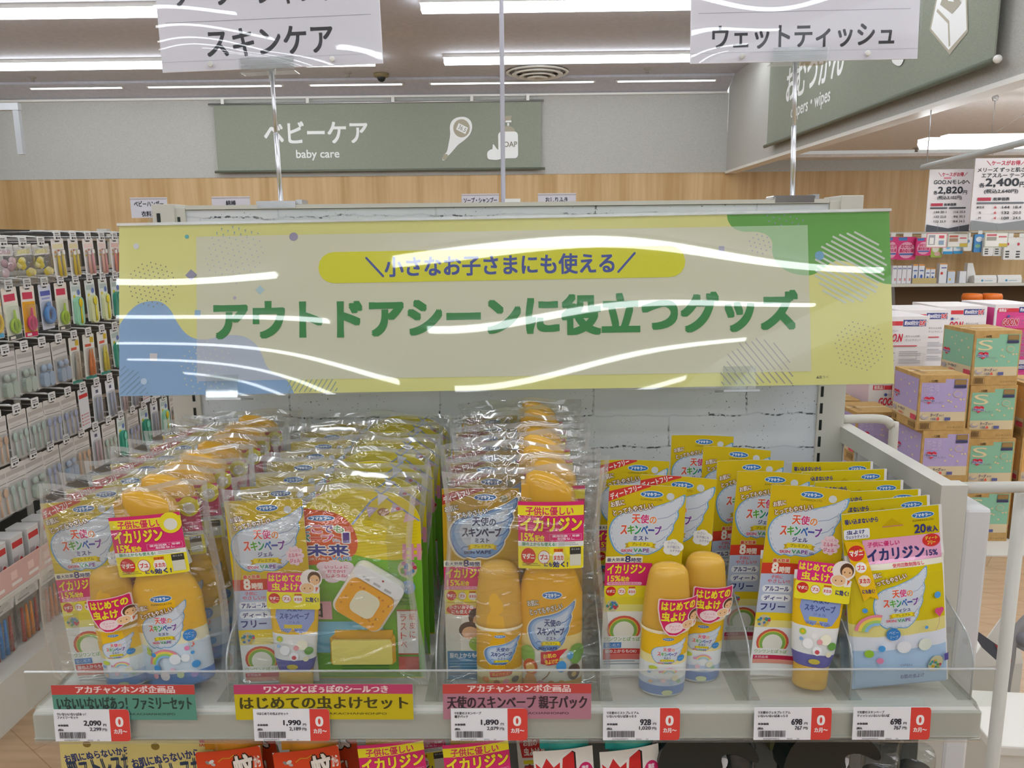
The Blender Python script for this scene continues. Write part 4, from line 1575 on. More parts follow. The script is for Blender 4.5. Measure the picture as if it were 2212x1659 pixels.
def cluster(k, cx, cy, r):
    rnd = random.Random(int(cx * 7 + cy))
    k.ell(cx, cy, r, r, '#cfc9a0')
    for i in range(16):
        a, d = rnd.uniform(0, 2 * PI), r * math.sqrt(rnd.uniform(0, 0.7))
        k.ell(cx + d * math.cos(a), cy + d * math.sin(a), r * 0.24, r * 0.24, rnd.choice(('#c9475a', '#4f83b8', '#6ba04a', '#d8b83a', '#c77fa8', '#3f9a94')), 7)


def arch(k, cx, cy, r):
    k.ell(cx, cy, r, r * 0.86, '#d8604e')
    k.ell(cx, cy + r * 0.04, r * 0.86, r * 0.76, '#e9c24a', up=True)
    k.ell(cx, cy + r * 0.06, r * 0.80, r * 0.72, '#8ab652')
    k.ell(cx, cy + r * 0.1, r * 0.62, r * 0.6, '#eceadb')
    k.rect(cx - r * 1.02, cy + r * 0.42, cx + r * 1.02, cy + r * 0.95, '#f0efe8')


def gray_lines(k, x, y, w, n, dy, col='#a9aab0', h=1.3):
    for i in range(n):
        k.rect(x, y + i * dy, x + w * (1 if i % 3 else 0.85), y + i * dy + h, col, up=False)
    k.up()


def card_mist(k, H, dark=False):
    """units: width 100, height H"""
    k.rect(0, 0, 100, H, '#d6bb10' if not dark else '#c29a14')
    if dark:
        k.rect(0, 100, 100, H, '#e0ae1c')
    k.poly([(0, 8), (34, 0), (54, 0), (54, 2), (0, 22)], '#d23a34' if not dark else '#b03a2c')
    k.text('ディートフリー', 1, 4.5, 43, 13, '#f7efe8', bold=0.04, rot=0.33)
    maker(k, 56, 12, 29, not dark)
    k.ell(80, 14, 5, 5, '#cdd2d4' if not dark else '#8f8a5a', 16)
    if dark:
        wing_blue(k, 9, 12, 89, 84)
        angel(k, 25, 39, 52, 'ミスト', plain='#30335c', rim='#cdd8e4')
    else:
        wing(k, 4, 12, 93, 84)
        angel(k, 18, 40, 54, 'ミスト')
    gentle(k, 3, 21 if not dark else 23, 56, '#f4efe4' if not dark else '#e6e6e2', '#8a6030' if not dark else '#6a5a30')
    if not dark:
        for cx, cy in ((82, 80), (88, 78), (94, 82), (90, 88), (82, 87), (87, 83)):
            k.ell(cx, cy, 7, 6.5, '#eef0ee', 14, up=False)
        k.up()
        k.text('小さい', 80, 75, 91, 79, '#6a70a8')
        k.text('お子様にも', 80, 80.5, 96, 84.5, '#6a70a8')
        k.text('おすすめ!', 84, 86, 97, 89.5, '#6a70a8')
    k.rect(0, 98, 49, 106.5, '#f1ecd0')
    k.text('最大効果', 2, 100, 25, 105, NAVY, bold=0.03)
    k.text('8', 26, 97.5, 33, 106, NAVY, bold=0.04)
    k.text('時間', 34, 100, 47, 106, NAVY, bold=0.04)
    k.rect(0, 107, 62, 139, PK)
    k.text('イカリジン', 3, 109.5, 53, 122, YL, bold=0.05, rim=('#c81f5e', 0.05))
    k.text('15%', 4, 125, 21, 133, YL, bold=0.05)
    k.text('配合', 22, 126.5, 33, 133, YL, bold=0.05)
    k.rect(3, 134, 50, 138.4, '#f0b9cd', r=2)
    k.text('使用回数制限なし', 6, 134.6, 47, 137.8, PK)
    k.rect(0, 139, 62, 156, '#efe128')
    bugs(k, 2, 140, 44)
    if dark:
        k.rect(0, 157, 100, 173, '#ecd26a')
        k.rect(0, 173, 100, H, '#f1ecdc')
        k.ell(22, 167, 20, 8, '#d8403a')
        k.text('小さいお子様', 6, 160.5, 38, 166, '#f6eee6', bold=0.04)
        k.text('にも使える', 9, 167, 35, 172.5, '#f6eee6', bold=0.04)
        k.ell(44, 178, 13, 14, '#5a3a22'); k.ell(46, 183, 9, 10, '#eeb98a')
        k.ell(32, 196, 14, 12, '#4a3020'); k.ell(33, 200, 11, 9, '#eeb98a')
        k.ell(44, 216, 13, 11, '#a9c84a')
        k.rect(2, 226, 62, H, '#3f86b4')
        k.text('服の上からもOK!', 5, 229, 50, 236, '#eef2f4', bold=0.04)
        gray_lines(k, 5, 240, 50, 3, 4, '#8fb6cf')
    else:
        k.rect(0, 156, 100, 166, '#e6d838')
        k.rect(0, 166, 100, 176, '#ebe384')
        k.rect(0, 176, 100, H, '#eff0ea')
        cluster(k, 12, 168, 8.5)
        arch(k, 29, 202, 23)
        k.text('ワンワンとぽぅぽ', 4, 213, 52, 219, '#7fae5a', bold=0.02)
        k.rect(3, 221, 27, 229, '#4a86c8')
        k.text('安心処方', 5, 222.5, 25, 227.5, '#dfe8f2')
        k.rect(3, 230, 60, 238, '#d5453c')
        k.text('服の上からもOK!', 5, 231.5, 48, 236.5, '#f6ece6', bold=0.03)
        k.rect(3, 238, 60, 246, '#e0776c')
        gray_lines(k, 4, 248, 50, 2, 4)


def card_gel(k, H):
    k.rect(0, 0, 100, H, '#d8ba0e')
    maker(k, 54, 11, 28)
    k.ell(80, 14, 5, 5, '#d3d7d8', 16)
    wing(k, 4, 12, 94, 84)
    angel(k, 19, 40, 54, 'ジェル')
    gentle(k, 5, 21, 52)
    for i in range(9):
        a = 2 * PI * i / 9
        k.ell(84 + 8.5 * math.cos(a), 76 + 10 * math.sin(a), 3.6, 3.6, '#f3d6dc', 9, up=False)
    k.ell(84, 76, 9.5, 11, '#f3d6dc')
    k.text('しっとり', 78, 67, 91, 70.5, '#d85a7a')
    k.text('ミルキー', 76, 72.5, 92, 78, '#d85a7a', bold=0.04)
    k.text('ジェル', 77, 80, 90, 85, '#d85a7a', bold=0.04)
    k.text('最大効果', 14, 100, 36, 105, '#d8402e', bold=0.05, rim=('#f5e9c0', 0.1))
    k.rect(0, 106, 100, 121, '#d23c26')
    k.text('8', 14, 106, 22, 119.5, '#f6efe2', bold=0.06)
    k.text('時間', 24, 111, 38, 119.5, '#f6efe2', bold=0.05)
    k.rect(0, 121, 100, 176, '#b9c6de')
    k.text('子供に', 14, 123, 30, 128, '#d8525e', bold=0.03)
    k.text('やさしい!!', 10, 129, 40, 134, '#d8525e', bold=0.03)
    for y, s in ((137, 'アルコール'), (150, 'ディート')):
        k.rect(4, y, 44, y + 10, '#e9eef4', r=5)
        k.text(s, 8, y + 2, 40, y + 8.4, NAVY, bold=0.05)
    k.text('フリー', 5, 163, 38, 172.5, NAVY, bold=0.05)
    k.rect(0, 176, 100, 187, '#efd018')
    k.rect(0, 187, 100, 197, '#efe08a')
    k.rect(0, 197, 100, H, '#eff0ee')
    cluster(k, 12, 188, 9)
    arch(k, 27, 218, 22)
    k.text('ワンワンとぽぅぽ', 4, 229, 48, 234, '#7fae5a', bold=0.02)
    k.rect(3, 237, 62, 243, '#c9264e')
    k.text('天然由来', 5, 238, 24, 242, '#f4e4e6')
    k.rect(3, 243, 62, 249, '#e6a08c')


def card_slab(mb, W, Hm, bend, mat_back='#e4e2d8'):
    """thin rounded card; bend pushes the upper edge back. Returns its surface map."""
    S = W / 100.0

    def fn(u, v, n):
        return Vector(((u - 50) * S, bend * math.sin(PI * u / 100.0) - n, v * S))
    g = 24
    for n, flip in ((-0.0002, False), (-0.0008, True)):
        vs = [fn(100 * i / g, Hm * j / 4, n) for i in range(g + 1) for j in range(5)]
        fs = [(i * 5 + j, (i + 1) * 5 + j, (i + 1) * 5 + j + 1, i * 5 + j + 1) for i in range(g) for j in range(4)]
        if flip:
            fs = [tuple(reversed(f)) for f in fs]
        mb.add(vs, fs, mat_back)
    return fn


def make_card(parent, name, W, Hm, draw, bend=0.0, loc=(0, 0, 0), rot=(0, 0, 0)):
    m = MB()
    fn = card_slab(m, W, Hm, bend)
    k = Ink(m, fn, step=0.000014, cut=4 if bend else 0, top=Hm)
    draw(k, Hm)
    o = m.build(name, parent)
    o.location = loc
    o.rotation_euler = rot
    return o


def sticker_shape(k, w, h, face=True):
    """first repellent sticker, units 100 x 112"""
    P = [(3, 0), (97, 0), (100, 3), (100, 62), (88, 80), (70, 98), (48, 110), (30, 108), (16, 92), (6, 66), (0, 30), (0, 4)]
    c = (50, 50)
    k.poly([(c[0] + (p[0] - c[0]) * 1.06, c[1] + (p[1] - c[1]) * 1.05) for p in P], '#f0d2da')
    k.poly(P, '#d82566')
    k.text('はじめての', 6, 7, 94, 32, YL, bold=0.05, rim=('#c01c56', 0.04))
    k.text('虫よけ', 8, 38, 68, 66, YL, bold=0.06, rim=('#c01c56', 0.04))
    k.ell(42, 86, 24, 17, '#f6dfe2')
    k.text('ディート', 27, 77, 57, 85, '#d8486a')
    k.text('フリー', 31, 88, 54, 96, '#d8486a')
    family_face(k, 62, 38, 1.55)


def oval_map(rx, ry, zfun=None):
    """front half of an upright elliptic cylinder; u along x in metres, v = z in metres"""
    def fn(u, v, n):
        R = rx * (zfun(v) if zfun else 1.0)
        q = max(-0.995, min(0.995, u / R))
        b = ry * (zfun(v) if zfun else 1.0)
        return Vector((u, -(b * math.sqrt(1 - q * q)) - n, v))
    return fn


def scaled(k_fn, ox, oz, s):
    return lambda u, v, n: k_fn(ox + u * s, oz + v * s, n)


def build_mist_bottle(parent, loc, rot=(0, 0, 0), style=0, sticker=True):
    """60 ml oval bottle with a domed cap"""
    rx, ry = 0.0232, 0.0155
    b = MB()
    sy = ry / rx
    if style == 0:
        prof = [(0.0205, 0, '#e9edf0/0.3'), (0.0226, 0.003, '#6d92cc/0.3'), (0.0232, 0.014, '#c6d2e4/0.3'), (0.0232, 0.022, '#e9ecec/0.3'), (0.0232, 0.040, '#f0e2a0/0.3'), (0.0232, 0.050, '#eebd20/0.3'), (0.0230, 0.076, '#f4f0e2/0.3'), (0.0226, 0.0775)]
    else:
        prof = [(0.0205, 0, '#e9d8a0/0.3'), (0.0226, 0.003, '#e2c86a/0.3'), (0.0232, 0.018, '#f1e2a8/0.3'), (0.0232, 0.030, '#e2ac1e/0.3'), (0.0230, 0.076, '#f4f0e2/0.3'), (0.0226, 0.0775)]
    b.lathe(prof, '#eebd20/0.3', seg=36, sy=sy)
    fn = oval_map(rx, ry)
    s = 0.00046
    k = Ink(b, scaled(fn, -0.023, 0, s), step=0.00003, cut=4, top=165)
    maker(k, 52, 12, 24, False)
    if style == 0:
        wing(k, 20, 14, 70, 62)
        angel(k, 31, 34, 42)
        k.ell(82, 62, 8, 8, '#3f8fd0')
        k.text('ベビーソープ', 76, 60, 88, 64, '#dfeaf4')
        k.ell(24, 88, 9, 6, '#c8d44a'); k.arc(58, 104, 16, 19, 20, 160, '#eb9ab0'); k.arc(58, 104, 13, 16, 20, 160, '#f2dc7a'); k.arc(58, 104, 10, 13, 20, 160, '#9fd0e0')
        for (x, y, r, c) in ((16, 100, 4, '#7fb0de'), (38, 96, 3, '#e29ab4'), (30, 112, 5, '#dfe6f0'), (46, 118, 6, '#e9c9d2'), (72, 112, 8, '#e7e2c6'), (80, 122, 5, '#9cc0a0'), (64, 126, 5, '#a9c4e4'), (20, 124, 4, '#f0c8a0')):
            k.ell(x, y, r, r, c, 10)
        k.ell(56, 150, 12, 7, '#cfd8a8')
    else:
        wing_blue(k, 18, 16, 76, 70)
        angel(k, 32, 40, 46, plain='#3a4a90', rim='#cdd8e4')
        k.poly([(28, 104), (80, 98), (76, 112), (30, 118)], '#d2502e')
        k.text('虫よけだよ!', 34, 104, 72, 112, '#f0d060', rot=0.08)
        for (x, y, r, c) in ((20, 126, 8, '#e08a3a'), (44, 130, 7, '#b97a4a'), (64, 128, 7, '#e59aa4'), (84, 126, 8, '#5a4030')):
            k.ell(x, y, r, r, c, 12)
    o = b.build('mist_bottle', parent)
    o.location = loc
    o.rotation_euler = rot
    o.scale = (0.98, 1.0, 0.87)
    c = MB()
    c.lathe([(0.0236, 0.0772), (0.0233, 0.085), (0.0220, 0.115), (0.0196, 0.137), (0.0180, 0.144), (0.0145, 0.149), (0.009, 0.1512), (0.0, 0.152)], 'cap_yellow', seg=36, sy=sy)
    c.lathe([(0.0241, 0.0772), (0.0241, 0.0795), (0.0236, 0.0798)], '#f3e6c0/0.3', seg=36, sy=sy, caps=False)
    c.build('cap', o)
    if sticker:
        st = MB()
        f2 = oval_map(0.0285, 0.0192)
        sx = 0.000385
        k = Ink(st, scaled(f2, -0.0145, 0.0805, sx), step=0.00002, cut=4, top=112)
        sticker_shape(k, 100, 112)
        so = st.build('sticker', o)
        so.rotation_euler = (math.radians(3), 0, math.radians(6))
    return o


def card_icaridin(k, w=100, h=88, badge=True):
    k.rect(0, 0, w, h, YL, r=4)
    k.rect(0, 0, w, 5, PK)
    k.rect(0, 18, w, 52, PK)
    k.text('子供に優しい', 12, 6.5, 76 if badge else 84, 17.5, '#dc3560', bold=0.04, rim=('#f7e04a', 0.08))
    k.text('イカリジン', 4, 21, 72 if badge else 97, 38, YL, bold=0.06, rim=('#b81a58', 0.05))
    k.text('15%', 5, 41, 24, 51, YL, bold=0.06)
    k.text('配合', 26, 43.5, 40, 51, YL, bold=0.06)
    k.rect(48, 42, 97, 50.5, '#e88fb2')
    k.rect(48.6, 42.6, 96.4, 49.9, PK)
    k.text('使用回数・年齢', 52, 43.2, 94, 46.2, '#f6dfe8', bold=0.05)
    k.text('制限なし', 60, 46.8, 86, 49.6, '#f6dfe8', bold=0.05)
    k.rect(0, 52, w, 58.5, '#e9ece6')
    k.text('服の上からも使える!', 6, 53, 58, 57.5, '#3f9a64', bold=0.05)
    gray_lines(k, 62, 53.5, 30, 2, 2.2, '#9ca0a4', 0.9)
    bugs(k, 4, 60, 72)
    k.rect(79, 59.5, 96, 69, '#3a3a38')
    k.text('使える虫', 81, 61, 94, 63.5, '#d8d8d0')
    k.rect(79, 69, 96, 84, '#d9d8c6')
    k.text('にも', 40, 79, 52, 84.5, NAVY, bold=0.05)
    k.text('効く!', 53, 78, 76, 85.5, NAVY, bold=0.06)
    gray_lines(k, 6, 80, 28, 2, 2.6, '#a39a3a', 1.0)
    if badge:
        k.ell(86, 14, 15, 15, '#f0e02a')
        k.ell(86, 16, 9, 8.5, '#e8e6da')


def build_large_bottle(parent, loc, style=0, badge=True, rot=(0, 0, 0), body=True, sticker=True):
    rx, ry = 0.0385, 0.0165
    prof_r = lambda z: 1.0 if z < 0.10 else max(0.55, 1.0 - 2.6 * (z - 0.10) ** 1.25 / 0.1)
    b = MB()
    if style == 0:
        cols = ((0, '#5f8fd4/0.3'), (0.016, '#d8e4ee/0.3'), (0.05, '#efe9c4/0.3'), (0.064, '#efb91e/0.3'))
    else:
        cols = ((0, '#dba21c/0.3'), (0.012, '#eee8d8/0.3'), (0.045, '#f0d88a/0.3'), (0.06, '#e8ae1c/0.3'))
    prof = []
    for z in (0, 0.004, 0.016, 0.012, 0.03, 0.045, 0.05, 0.06, 0.064, 0.08, 0.10, 0.115, 0.13, 0.142, 0.15):
        prof.append(z)
    prof = sorted(set(prof))
    pr = []
    for z in prof:
        c = [m for z0, m in cols if z >= z0 - 1e-9][-1]
        r = rx * prof_r(z) * (0.93 if z == 0 else 1.0)
        pr.append((r, z, c))
    pr.append((0.014, 0.158))
    b.lathe(pr, cols[-1][1], seg=40, sy=ry / rx)
    b.lathe([(0.034, 0.135), (0.030, 0.152), (0.020, 0.160)], 'white_plastic', seg=28, sy=0.46, caps=False)
    fn = oval_map(rx, ry, prof_r)
    s = 0.00077
    k = Ink(b, scaled(fn, -0.0385, 0, s), step=0.00004, cut=3.5, top=170)
    maker(k, 52, 36, 30, style == 0)
    if style == 0:
        wing(k, 17, 43, 66, 66)
        angel(k, 28, 63, 40)
        gentle(k, 15, 45, 52)
        k.ell(82, 94, 8.5, 8.5, '#3c86cc')
        k.text('ベビー', 76, 89, 88, 93, '#dfeaf4'); k.text('ソープ', 77, 94, 87, 98, '#dfeaf4')
        for q, c in ((24, '#eb8f9c'), (21, '#f0d65a'), (18, '#9fcf6a'), (15, '#8fc0e4')):
            k.arc(44, 134, q - 3, q, 40, 175, c)
        k.poly([(20, 104), (25, 112), (24, 120), (18, 116)], '#b9cf3a')
        for (x, y, r, c) in ((28, 118, 3.5, '#4f9ad6'), (76, 112, 3.5, '#e58ab0'), (82, 120, 2.5, '#4f9ad6'), (30, 138, 5, '#4f9ad6'), (84, 138, 5.5, '#4f9ad6'), (72, 126, 6, '#eceef0'), (58, 126, 8, '#eceef0'), (26, 150, 4, '#e9a0b4'), (40, 150, 7, '#f1e6e8'), (62, 150, 5, '#c9d9a8'), (80, 152, 5, '#9c8fd0'), (52, 142, 4, '#f0c8d4')):
            k.ell(x, y, r, r, c, 12)
        k.text('♪', 82, 104, 87, 111, '#e0604a')
    else:
        wing_blue(k, 15, 46, 72, 66)
        gentle(k, 14, 44, 54, '#e8e8e4', '#8a7030')
        angel(k, 29, 68, 42, plain='#34447e', rim='#cdd8e4')
        k.ell(14, 118, 11, 13, '#8db84a'); k.ell(90, 118, 12, 14, '#7fb04a')
        k.poly([(34, 112), (76, 108), (64, 118), (60, 128), (46, 130), (34, 128)], '#cf3a44')
        k.text('お肌の', 38, 114, 58, 119.5, '#f2d850', bold=0.04, rot=0.06)
        k.text('虫よけだよ!', 40, 121, 68, 127.5, '#f2d850', bold=0.04, rot=0.1)
        k.ell(18, 134, 11, 11.5, '#d8662a'); k.ell(18, 135, 7, 7, '#eec06a'); k.ell(18, 152, 9, 9, '#e59a3a')
        k.ell(66, 132, 8, 8, '#4f9ad6'); k.ell(86, 142, 10, 11, '#5a4030'); k.ell(86, 145, 4, 3.5, '#d8b060')
        k.ell(80, 118, 5, 5.5, '#5aa8d8')
        for x, c in ((34, '#ea8f9c'), (50, '#c98a4a'), (66, '#d89a4a')):
            k.ell(x, 156, 6, 5.5, c)
        k.line([(36, 150), (44, 144), (48, 138)], 1.6, '#8a5a2a')
    o = b.build('large_bottle', parent)
    o.location = loc
    o.rotation_euler = rot
    c = MB()
    shear = Matrix(((1, 0, 0, 0), (0, 1, 0, 0), (-0.28, 0, 1, 0), (0, 0, 0, 1)))
    c.lathe([(0.0235, 0.150), (0.0255, 0.153), (0.0265, 0.165), (0.029, 0.190), (0.030, 0.203), (0.0275, 0.213), (0.019, 0.2185), (0.009, 0.2205), (0, 0.221)], 'cap_orange', seg=30, sy=0.52, T=shear)
    c.box((-0.034, -0.009, 0.190), (-0.018, 0.009, 0.212), 'cap_orange')
    c.build('spray_cap', o)
    if sticker:
        st = MB()
        f2 = lambda u, v, n: Vector((u, -0.0178 + 0.6 * u * u * 3.0 - n, v))
        sx = 0.00076
        m = [f2(-0.038 + 0.076 * i / 8, z, -0.0004) for i in range(9) for z in (0.131, 0.1975)]
        st.add(m, [(2 * i, 2 * i + 1, 2 * i + 3, 2 * i + 2) for i in range(8)], '#e8e4da')
        k = Ink(st, scaled(f2, -0.038, 0.131, sx), step=0.00002, cut=4, top=88)
        card_icaridin(k, badge=badge)
        so = st.build('neck_card', o)
    return o


# ------------------------------------------------------------------ clear bags
def make_bag_mesh(W, H, T, seed, full=0.78):
    r = random.Random(seed)
    nu, nv = 34, 40
    ph = [(r.uniform(20, 75), r.uniform(-60, 60), r.uniform(0, 6), r.uniform(0.4, 1)) for _ in range(9)]
    creases = [(r.uniform(0, PI), r.uniform(-0.4, 0.4) * W, r.uniform(0.1, 1.0) * H, r.uniform(0.0012, 0.004)) for _ in range(16)]

    def depth(u, v, side):
        x = (u - 0.5) * W
        z = v * H
        e = math.sin(PI * min(max(u, 0), 1)) ** 0.45
        low = min(1.0, (v / 0.04)) ** 0.6
        hi = 1.0 if v < full else max(0.05, 1 - (v - full) / (1 - full) * 0.97)
        t = T * 0.5 * e * low * hi
        amp = 0.0011 * (0.3 + 1.2 * (v > full - 0.1)) * e
        w = sum(math.sin(x * a + z * b + p + side * 1.7) * c for a, b, p, c in ph) / 4.0
        cr = 0
        for a, cx, cz, wd in creases:
            d = (x - cx) * math.cos(a) + (z - cz) * math.sin(a)
            L = -(x - cx) * math.sin(a) + (z - cz) * math.cos(a)
            cr += math.exp(-(d / wd) ** 2) * math.exp(-(L / 0.04) ** 2) * 0.0022
        return max(0.0004, t + amp * w + cr * (e * 0.8 + 0.2) * (0.4 + 0.8 * (v > 0.6)))
    m = MB()
    for side in (0, 1):
        sg = -1 if side == 0 else 1
        vs = []
        for i in range(nu + 1):
            for j in range(nv + 1):
                u, v = i / nu, j / nv
                top = 0.0035 * math.sin(u * 5 + seed) + 0.0014 * math.sin(u * 17 + seed * 2)
                bow = 0.006 * math.sin(v * 5 + seed) * (1 if u < 0.5 else -1) * abs(u - 0.5) * 2
                lean = 0.005 * max(0, v - full) / (1 - full) * math.sin(seed * 3 + u * 4)
                vs.append(Vector(((u - 0.5) * W + bow, sg * depth(u, v, side) + lean, v * H + (top if v > 0.9 else top * max(0, v - 0.6) * 2))))
        fs = [(i * (nv + 1) + j, (i + 1) * (nv + 1) + j, (i + 1) * (nv + 1) + j + 1, i * (nv + 1) + j + 1) for i in range(nu) for j in range(nv)]
        ms = ['film_edge' if (j == nv - 1 or i in (0, nu - 1)) else 'clear_film' for i in range(nu) for j in range(nv)]
        m.add(vs, fs, ms, True)
    return m


PITCH_B = 0.0458
YB0 = 0.7265


PTS = {}


def low_point(o, mw):
    import numpy as np
    out = 9e9
    if o.type == 'MESH':
        if o.data.name not in PTS:
            a = np.empty(len(o.data.vertices) * 3, dtype=np.float32)
            o.data.vertices.foreach_get('co', a)
            PTS[o.data.name] = a.reshape(-1, 3)
        r = mw[2]
        out = float((PTS[o.data.name] @ np.array([r[0], r[1], r[2]], dtype=np.float32)).min() + r[3])
    for c in o.children:
        out = min(out, low_point(c, mw @ c.matrix_basis))
    return out


def settle(o, z):
    """lower or raise a thing until it just stands at height z"""
    o.location.z += z + 0.0005 - low_point(o, o.matrix_basis)


def bag_column(x0, Y0, n, builder, W, H, T, name, labels, group, seed, roll=0.0, jitter=0.003, bagloc=(0, 0, 0.0)):
    root = thing(name, labels(0, n), 'repellent set', (x0, Y0, ZSH + 0.0012), (0, roll, 0), group)
    builder(root)
    films = []
    for q in range(3):
        films.append(make_bag_mesh(W, H, T, seed + q).mesh('bag'))
    bag = bpy.data.objects.new('bag', films[0])
    COL.objects.link(bag)
    bag.parent = root
    bag.location = bagloc
    r = random.Random(seed)
    out = [root]
    for i in range(1, n):
        o = dup(root, labels(i, n), (x0 + r.uniform(-jitter, jitter), Y0 + PITCH_B * i, ZSH + 0.0012), (0, roll + r.uniform(-0.012, 0.012), r.uniform(-0.012, 0.012)), group)
        for c in o.children:
            if c.name.startswith('bag'):
                c.data = films[i % 3]
        out.append(o)
    for o in out:
        settle(o, ZSH)
    return out


def place_word(i, n, what):
    if i == 0:
        return f'frontmost {what}'
    if i == n - 1:
        return f'rearmost {what}'
    return f'{what}, {ORD[i]} from the front'


TIP = math.radians(-5)


def family_set(root):
    make_card(root, 'backing_card', 0.0745, 246, lambda k, H: card_mist(k, H), 0.0, (-0.036, 0.0128, 0.0005), (0, TIP, 0))
    build_mist_bottle(root, (-0.010, -0.0035, 0.0005), (0, TIP, 0)).scale = (0.96, 0.95, 0.80)
    build_large_bottle(root, (0.041, 0.0, 0.0005), 0, True, (0, TIP, 0)).scale = (0.90, 0.95, 0.90)


fam = bag_column(-0.383, YB0, 8, family_set, 0.174, 0.204, 0.033, 'family_set_bag', lambda i, n: place_word(i, n, 'clear family set bag, orange capped bottle and badge card'), 'bagged family sets', 3)


def device_card(k, H):
    P = [(0, 0)] + [(0, 138)] + [(50 - 50 * math.cos(a), 138 + 30 * math.sin(a)) for a in [PI * i / 20 for i in range(1, 20)]] + [(100, 138)] + [(100, 0)]
    P = [(u, H - v) for u, v in P]
    k.mb.v, k.mb.f, k.mb.m, k.mb.s = [], [], [], []
    k.mb.prism([(u, H - v) for u, v in P], k.fn, -0.0008, 0.0, '#e4e2d8')
    k.poly(P, '#e9d30f')
    k0 = k
    k = Ink(k0.mb, lambda u, v, n: k0.fn(u, H - (H - v) * 0.70, n), step=k0.step, top=H)
    k.n = k0.n
    for i in range(26):
        y = 8 + 4 * i
        if y < 104:
            k.line([(3, min(104, y + 9)), (97, y - 4) if y > 45 else (60, y + 2)], 0.5, '#cdbd18', up=False)
    k.up()
    hill = [(0, 96), (14, 86), (36, 83), (58, 90), (80, 92), (100, 87)]
    k.poly(spline(hill, 5, False) + [(100, H * 1.42), (0, H * 1.42)], '#76b72e')
    # bunting
    k.line([(44, 48), (60, 20), (76, 4)], 1.8, '#8fa4cc')
    k.line([(64, 6), (82, 26), (99, 44)], 1.8, '#8fa4cc')
    for p, c in (((56, 26, 66, 28, 58, 40), '#cdb8d4'), ((66, 10, 75, 14, 66, 25), '#e6e3ea'), ((78, 22, 88, 30, 76, 34), '#d8c4dc'), ((88, 34, 97, 42, 86, 46), '#e8bcc8')):
        k.poly([(p[0], p[1]), (p[2], p[3]), (p[4], p[5])], c)
    k.ell(70, 33, 5, 5, '#b07a3a')
    k.ell(82, 29, 2, 2, '#d83a5a', 8)
    # pink fence
    for x in (86, 92, 98):
        k.rect(x - 1.6, 72, x + 1.6, 92, '#e59ab0')
    k.rect(84, 77, 100, 80, '#e59ab0')
    k.rect(84, 85, 100, 88, '#e59ab0')
    # orange name flap
    k.poly(spline([(0, 34), (16, 30), (34, 36), (44, 50), (48, 70), (44, 86), (30, 92), (0, 94)], 4), '#e2622a')
    maker(k, 19, 40, 22, False)
    for ch, x0, x1, c in (('ど', 2, 10, '#3f8fc8'), ('こ', 11, 19, '#e0558a'), ('で', 20, 28, '#8a5aa8'), ('も', 29, 37, '#6fb04a')):
        k.text(ch, x0, 49, x1, 57.5, c, bold=0.04, rim=('#f4ece2', 0.09))
    for ch, x0, x1, c in (('ベ', 1, 9, '#3aa090'), ('ー', 10, 18, '#e2553c'), ('プ', 19, 28, '#e0457a')):
        y0, y1 = (60, 68.5) if ch != 'ー' else (63.5, 65.5)
        k.text(ch, x0, y0, x1, y1, c, bold=0.05 if ch != 'ー' else 0.25, rim=('#f4ece2', 0.09))
    k.text('No.', 28, 65, 34, 69, '#6a4a9a', rim=('#f4ece2', 0.12))
    k.text('1', 36.5, 58, 41, 70, '#5a3a94', bold=0.05, rim=('#f4ece2', 0.09))
    k.text('未来', 6, 72.5, 40, 86, '#2f3f94', bold=0.05, rim=('#f4ece2', 0.09))
    k.text('PORTABLE', 4, 88.5, 24, 91.5, '#f0d8c0', bold=0.04)
    k.text('VAPE', 26, 87.5, 42, 91.8, '#3f8fc8', bold=0.05, rim=('#f4ece2', 0.08))
    for cx, cy in ((20, 99), (28, 97), (37, 99), (41, 105), (36, 112), (26, 114), (18, 109)):
        k.ell(cx, cy, 7, 6, '#f3dfe2', 12, up=False)
    k.rect(20, 98, 38, 112, '#f3dfe2')
    k.text('いっしょに', 20, 98, 39, 102, '#dc5a7c', bold=0.03)
    k.text('おでかけ', 22, 103.5, 37, 107.5, '#dc5a7c', bold=0.03)
    k.text('しようね!', 21, 109, 38, 113, '#dc5a7c', bold=0.03)
    k0.n = k.n
    k = k0
    cluster(k, 88, 72, 8)
    k.ell(88, 88, 6, 6, '#8ab4de'); k.text('M', 86, 85.5, 90, 90.5, '#e9eef4')
    k.rect(78, 108, 95, 148, '#f0ece6')
    k.rect(78, 108, 95, 109, '#d8403a'); k.rect(78, 147, 95, 148, '#d8403a')
    for ch, x, y in (('紙', 88, 111), ('皮', 88, 119), ('に', 88, 127), ('ラ', 80.5, 112), ('ス', 80.5, 120), ('ト', 80.5, 128), ('ベ', 80.5, 136)):
        k.text(ch, x, y, x + 5, y + 6, '#d8403a')
    k.rect(78, 150, 95, 162, '#d8695c')
    k.rect(4, 118, 66, 146, '#7fc4de')
    k.rect(4, 100, 24, 116, '#efb4c0')
    k.text('日', 6, 102, 16, 114, '#2f2f34', bold=0.03)
    gray_lines(k, 30, 154, 40, 3, 3.4, '#4f8a2a')
    gray_lines(k, 78, 97, 14, 3, 2.6, '#5a9a2a')


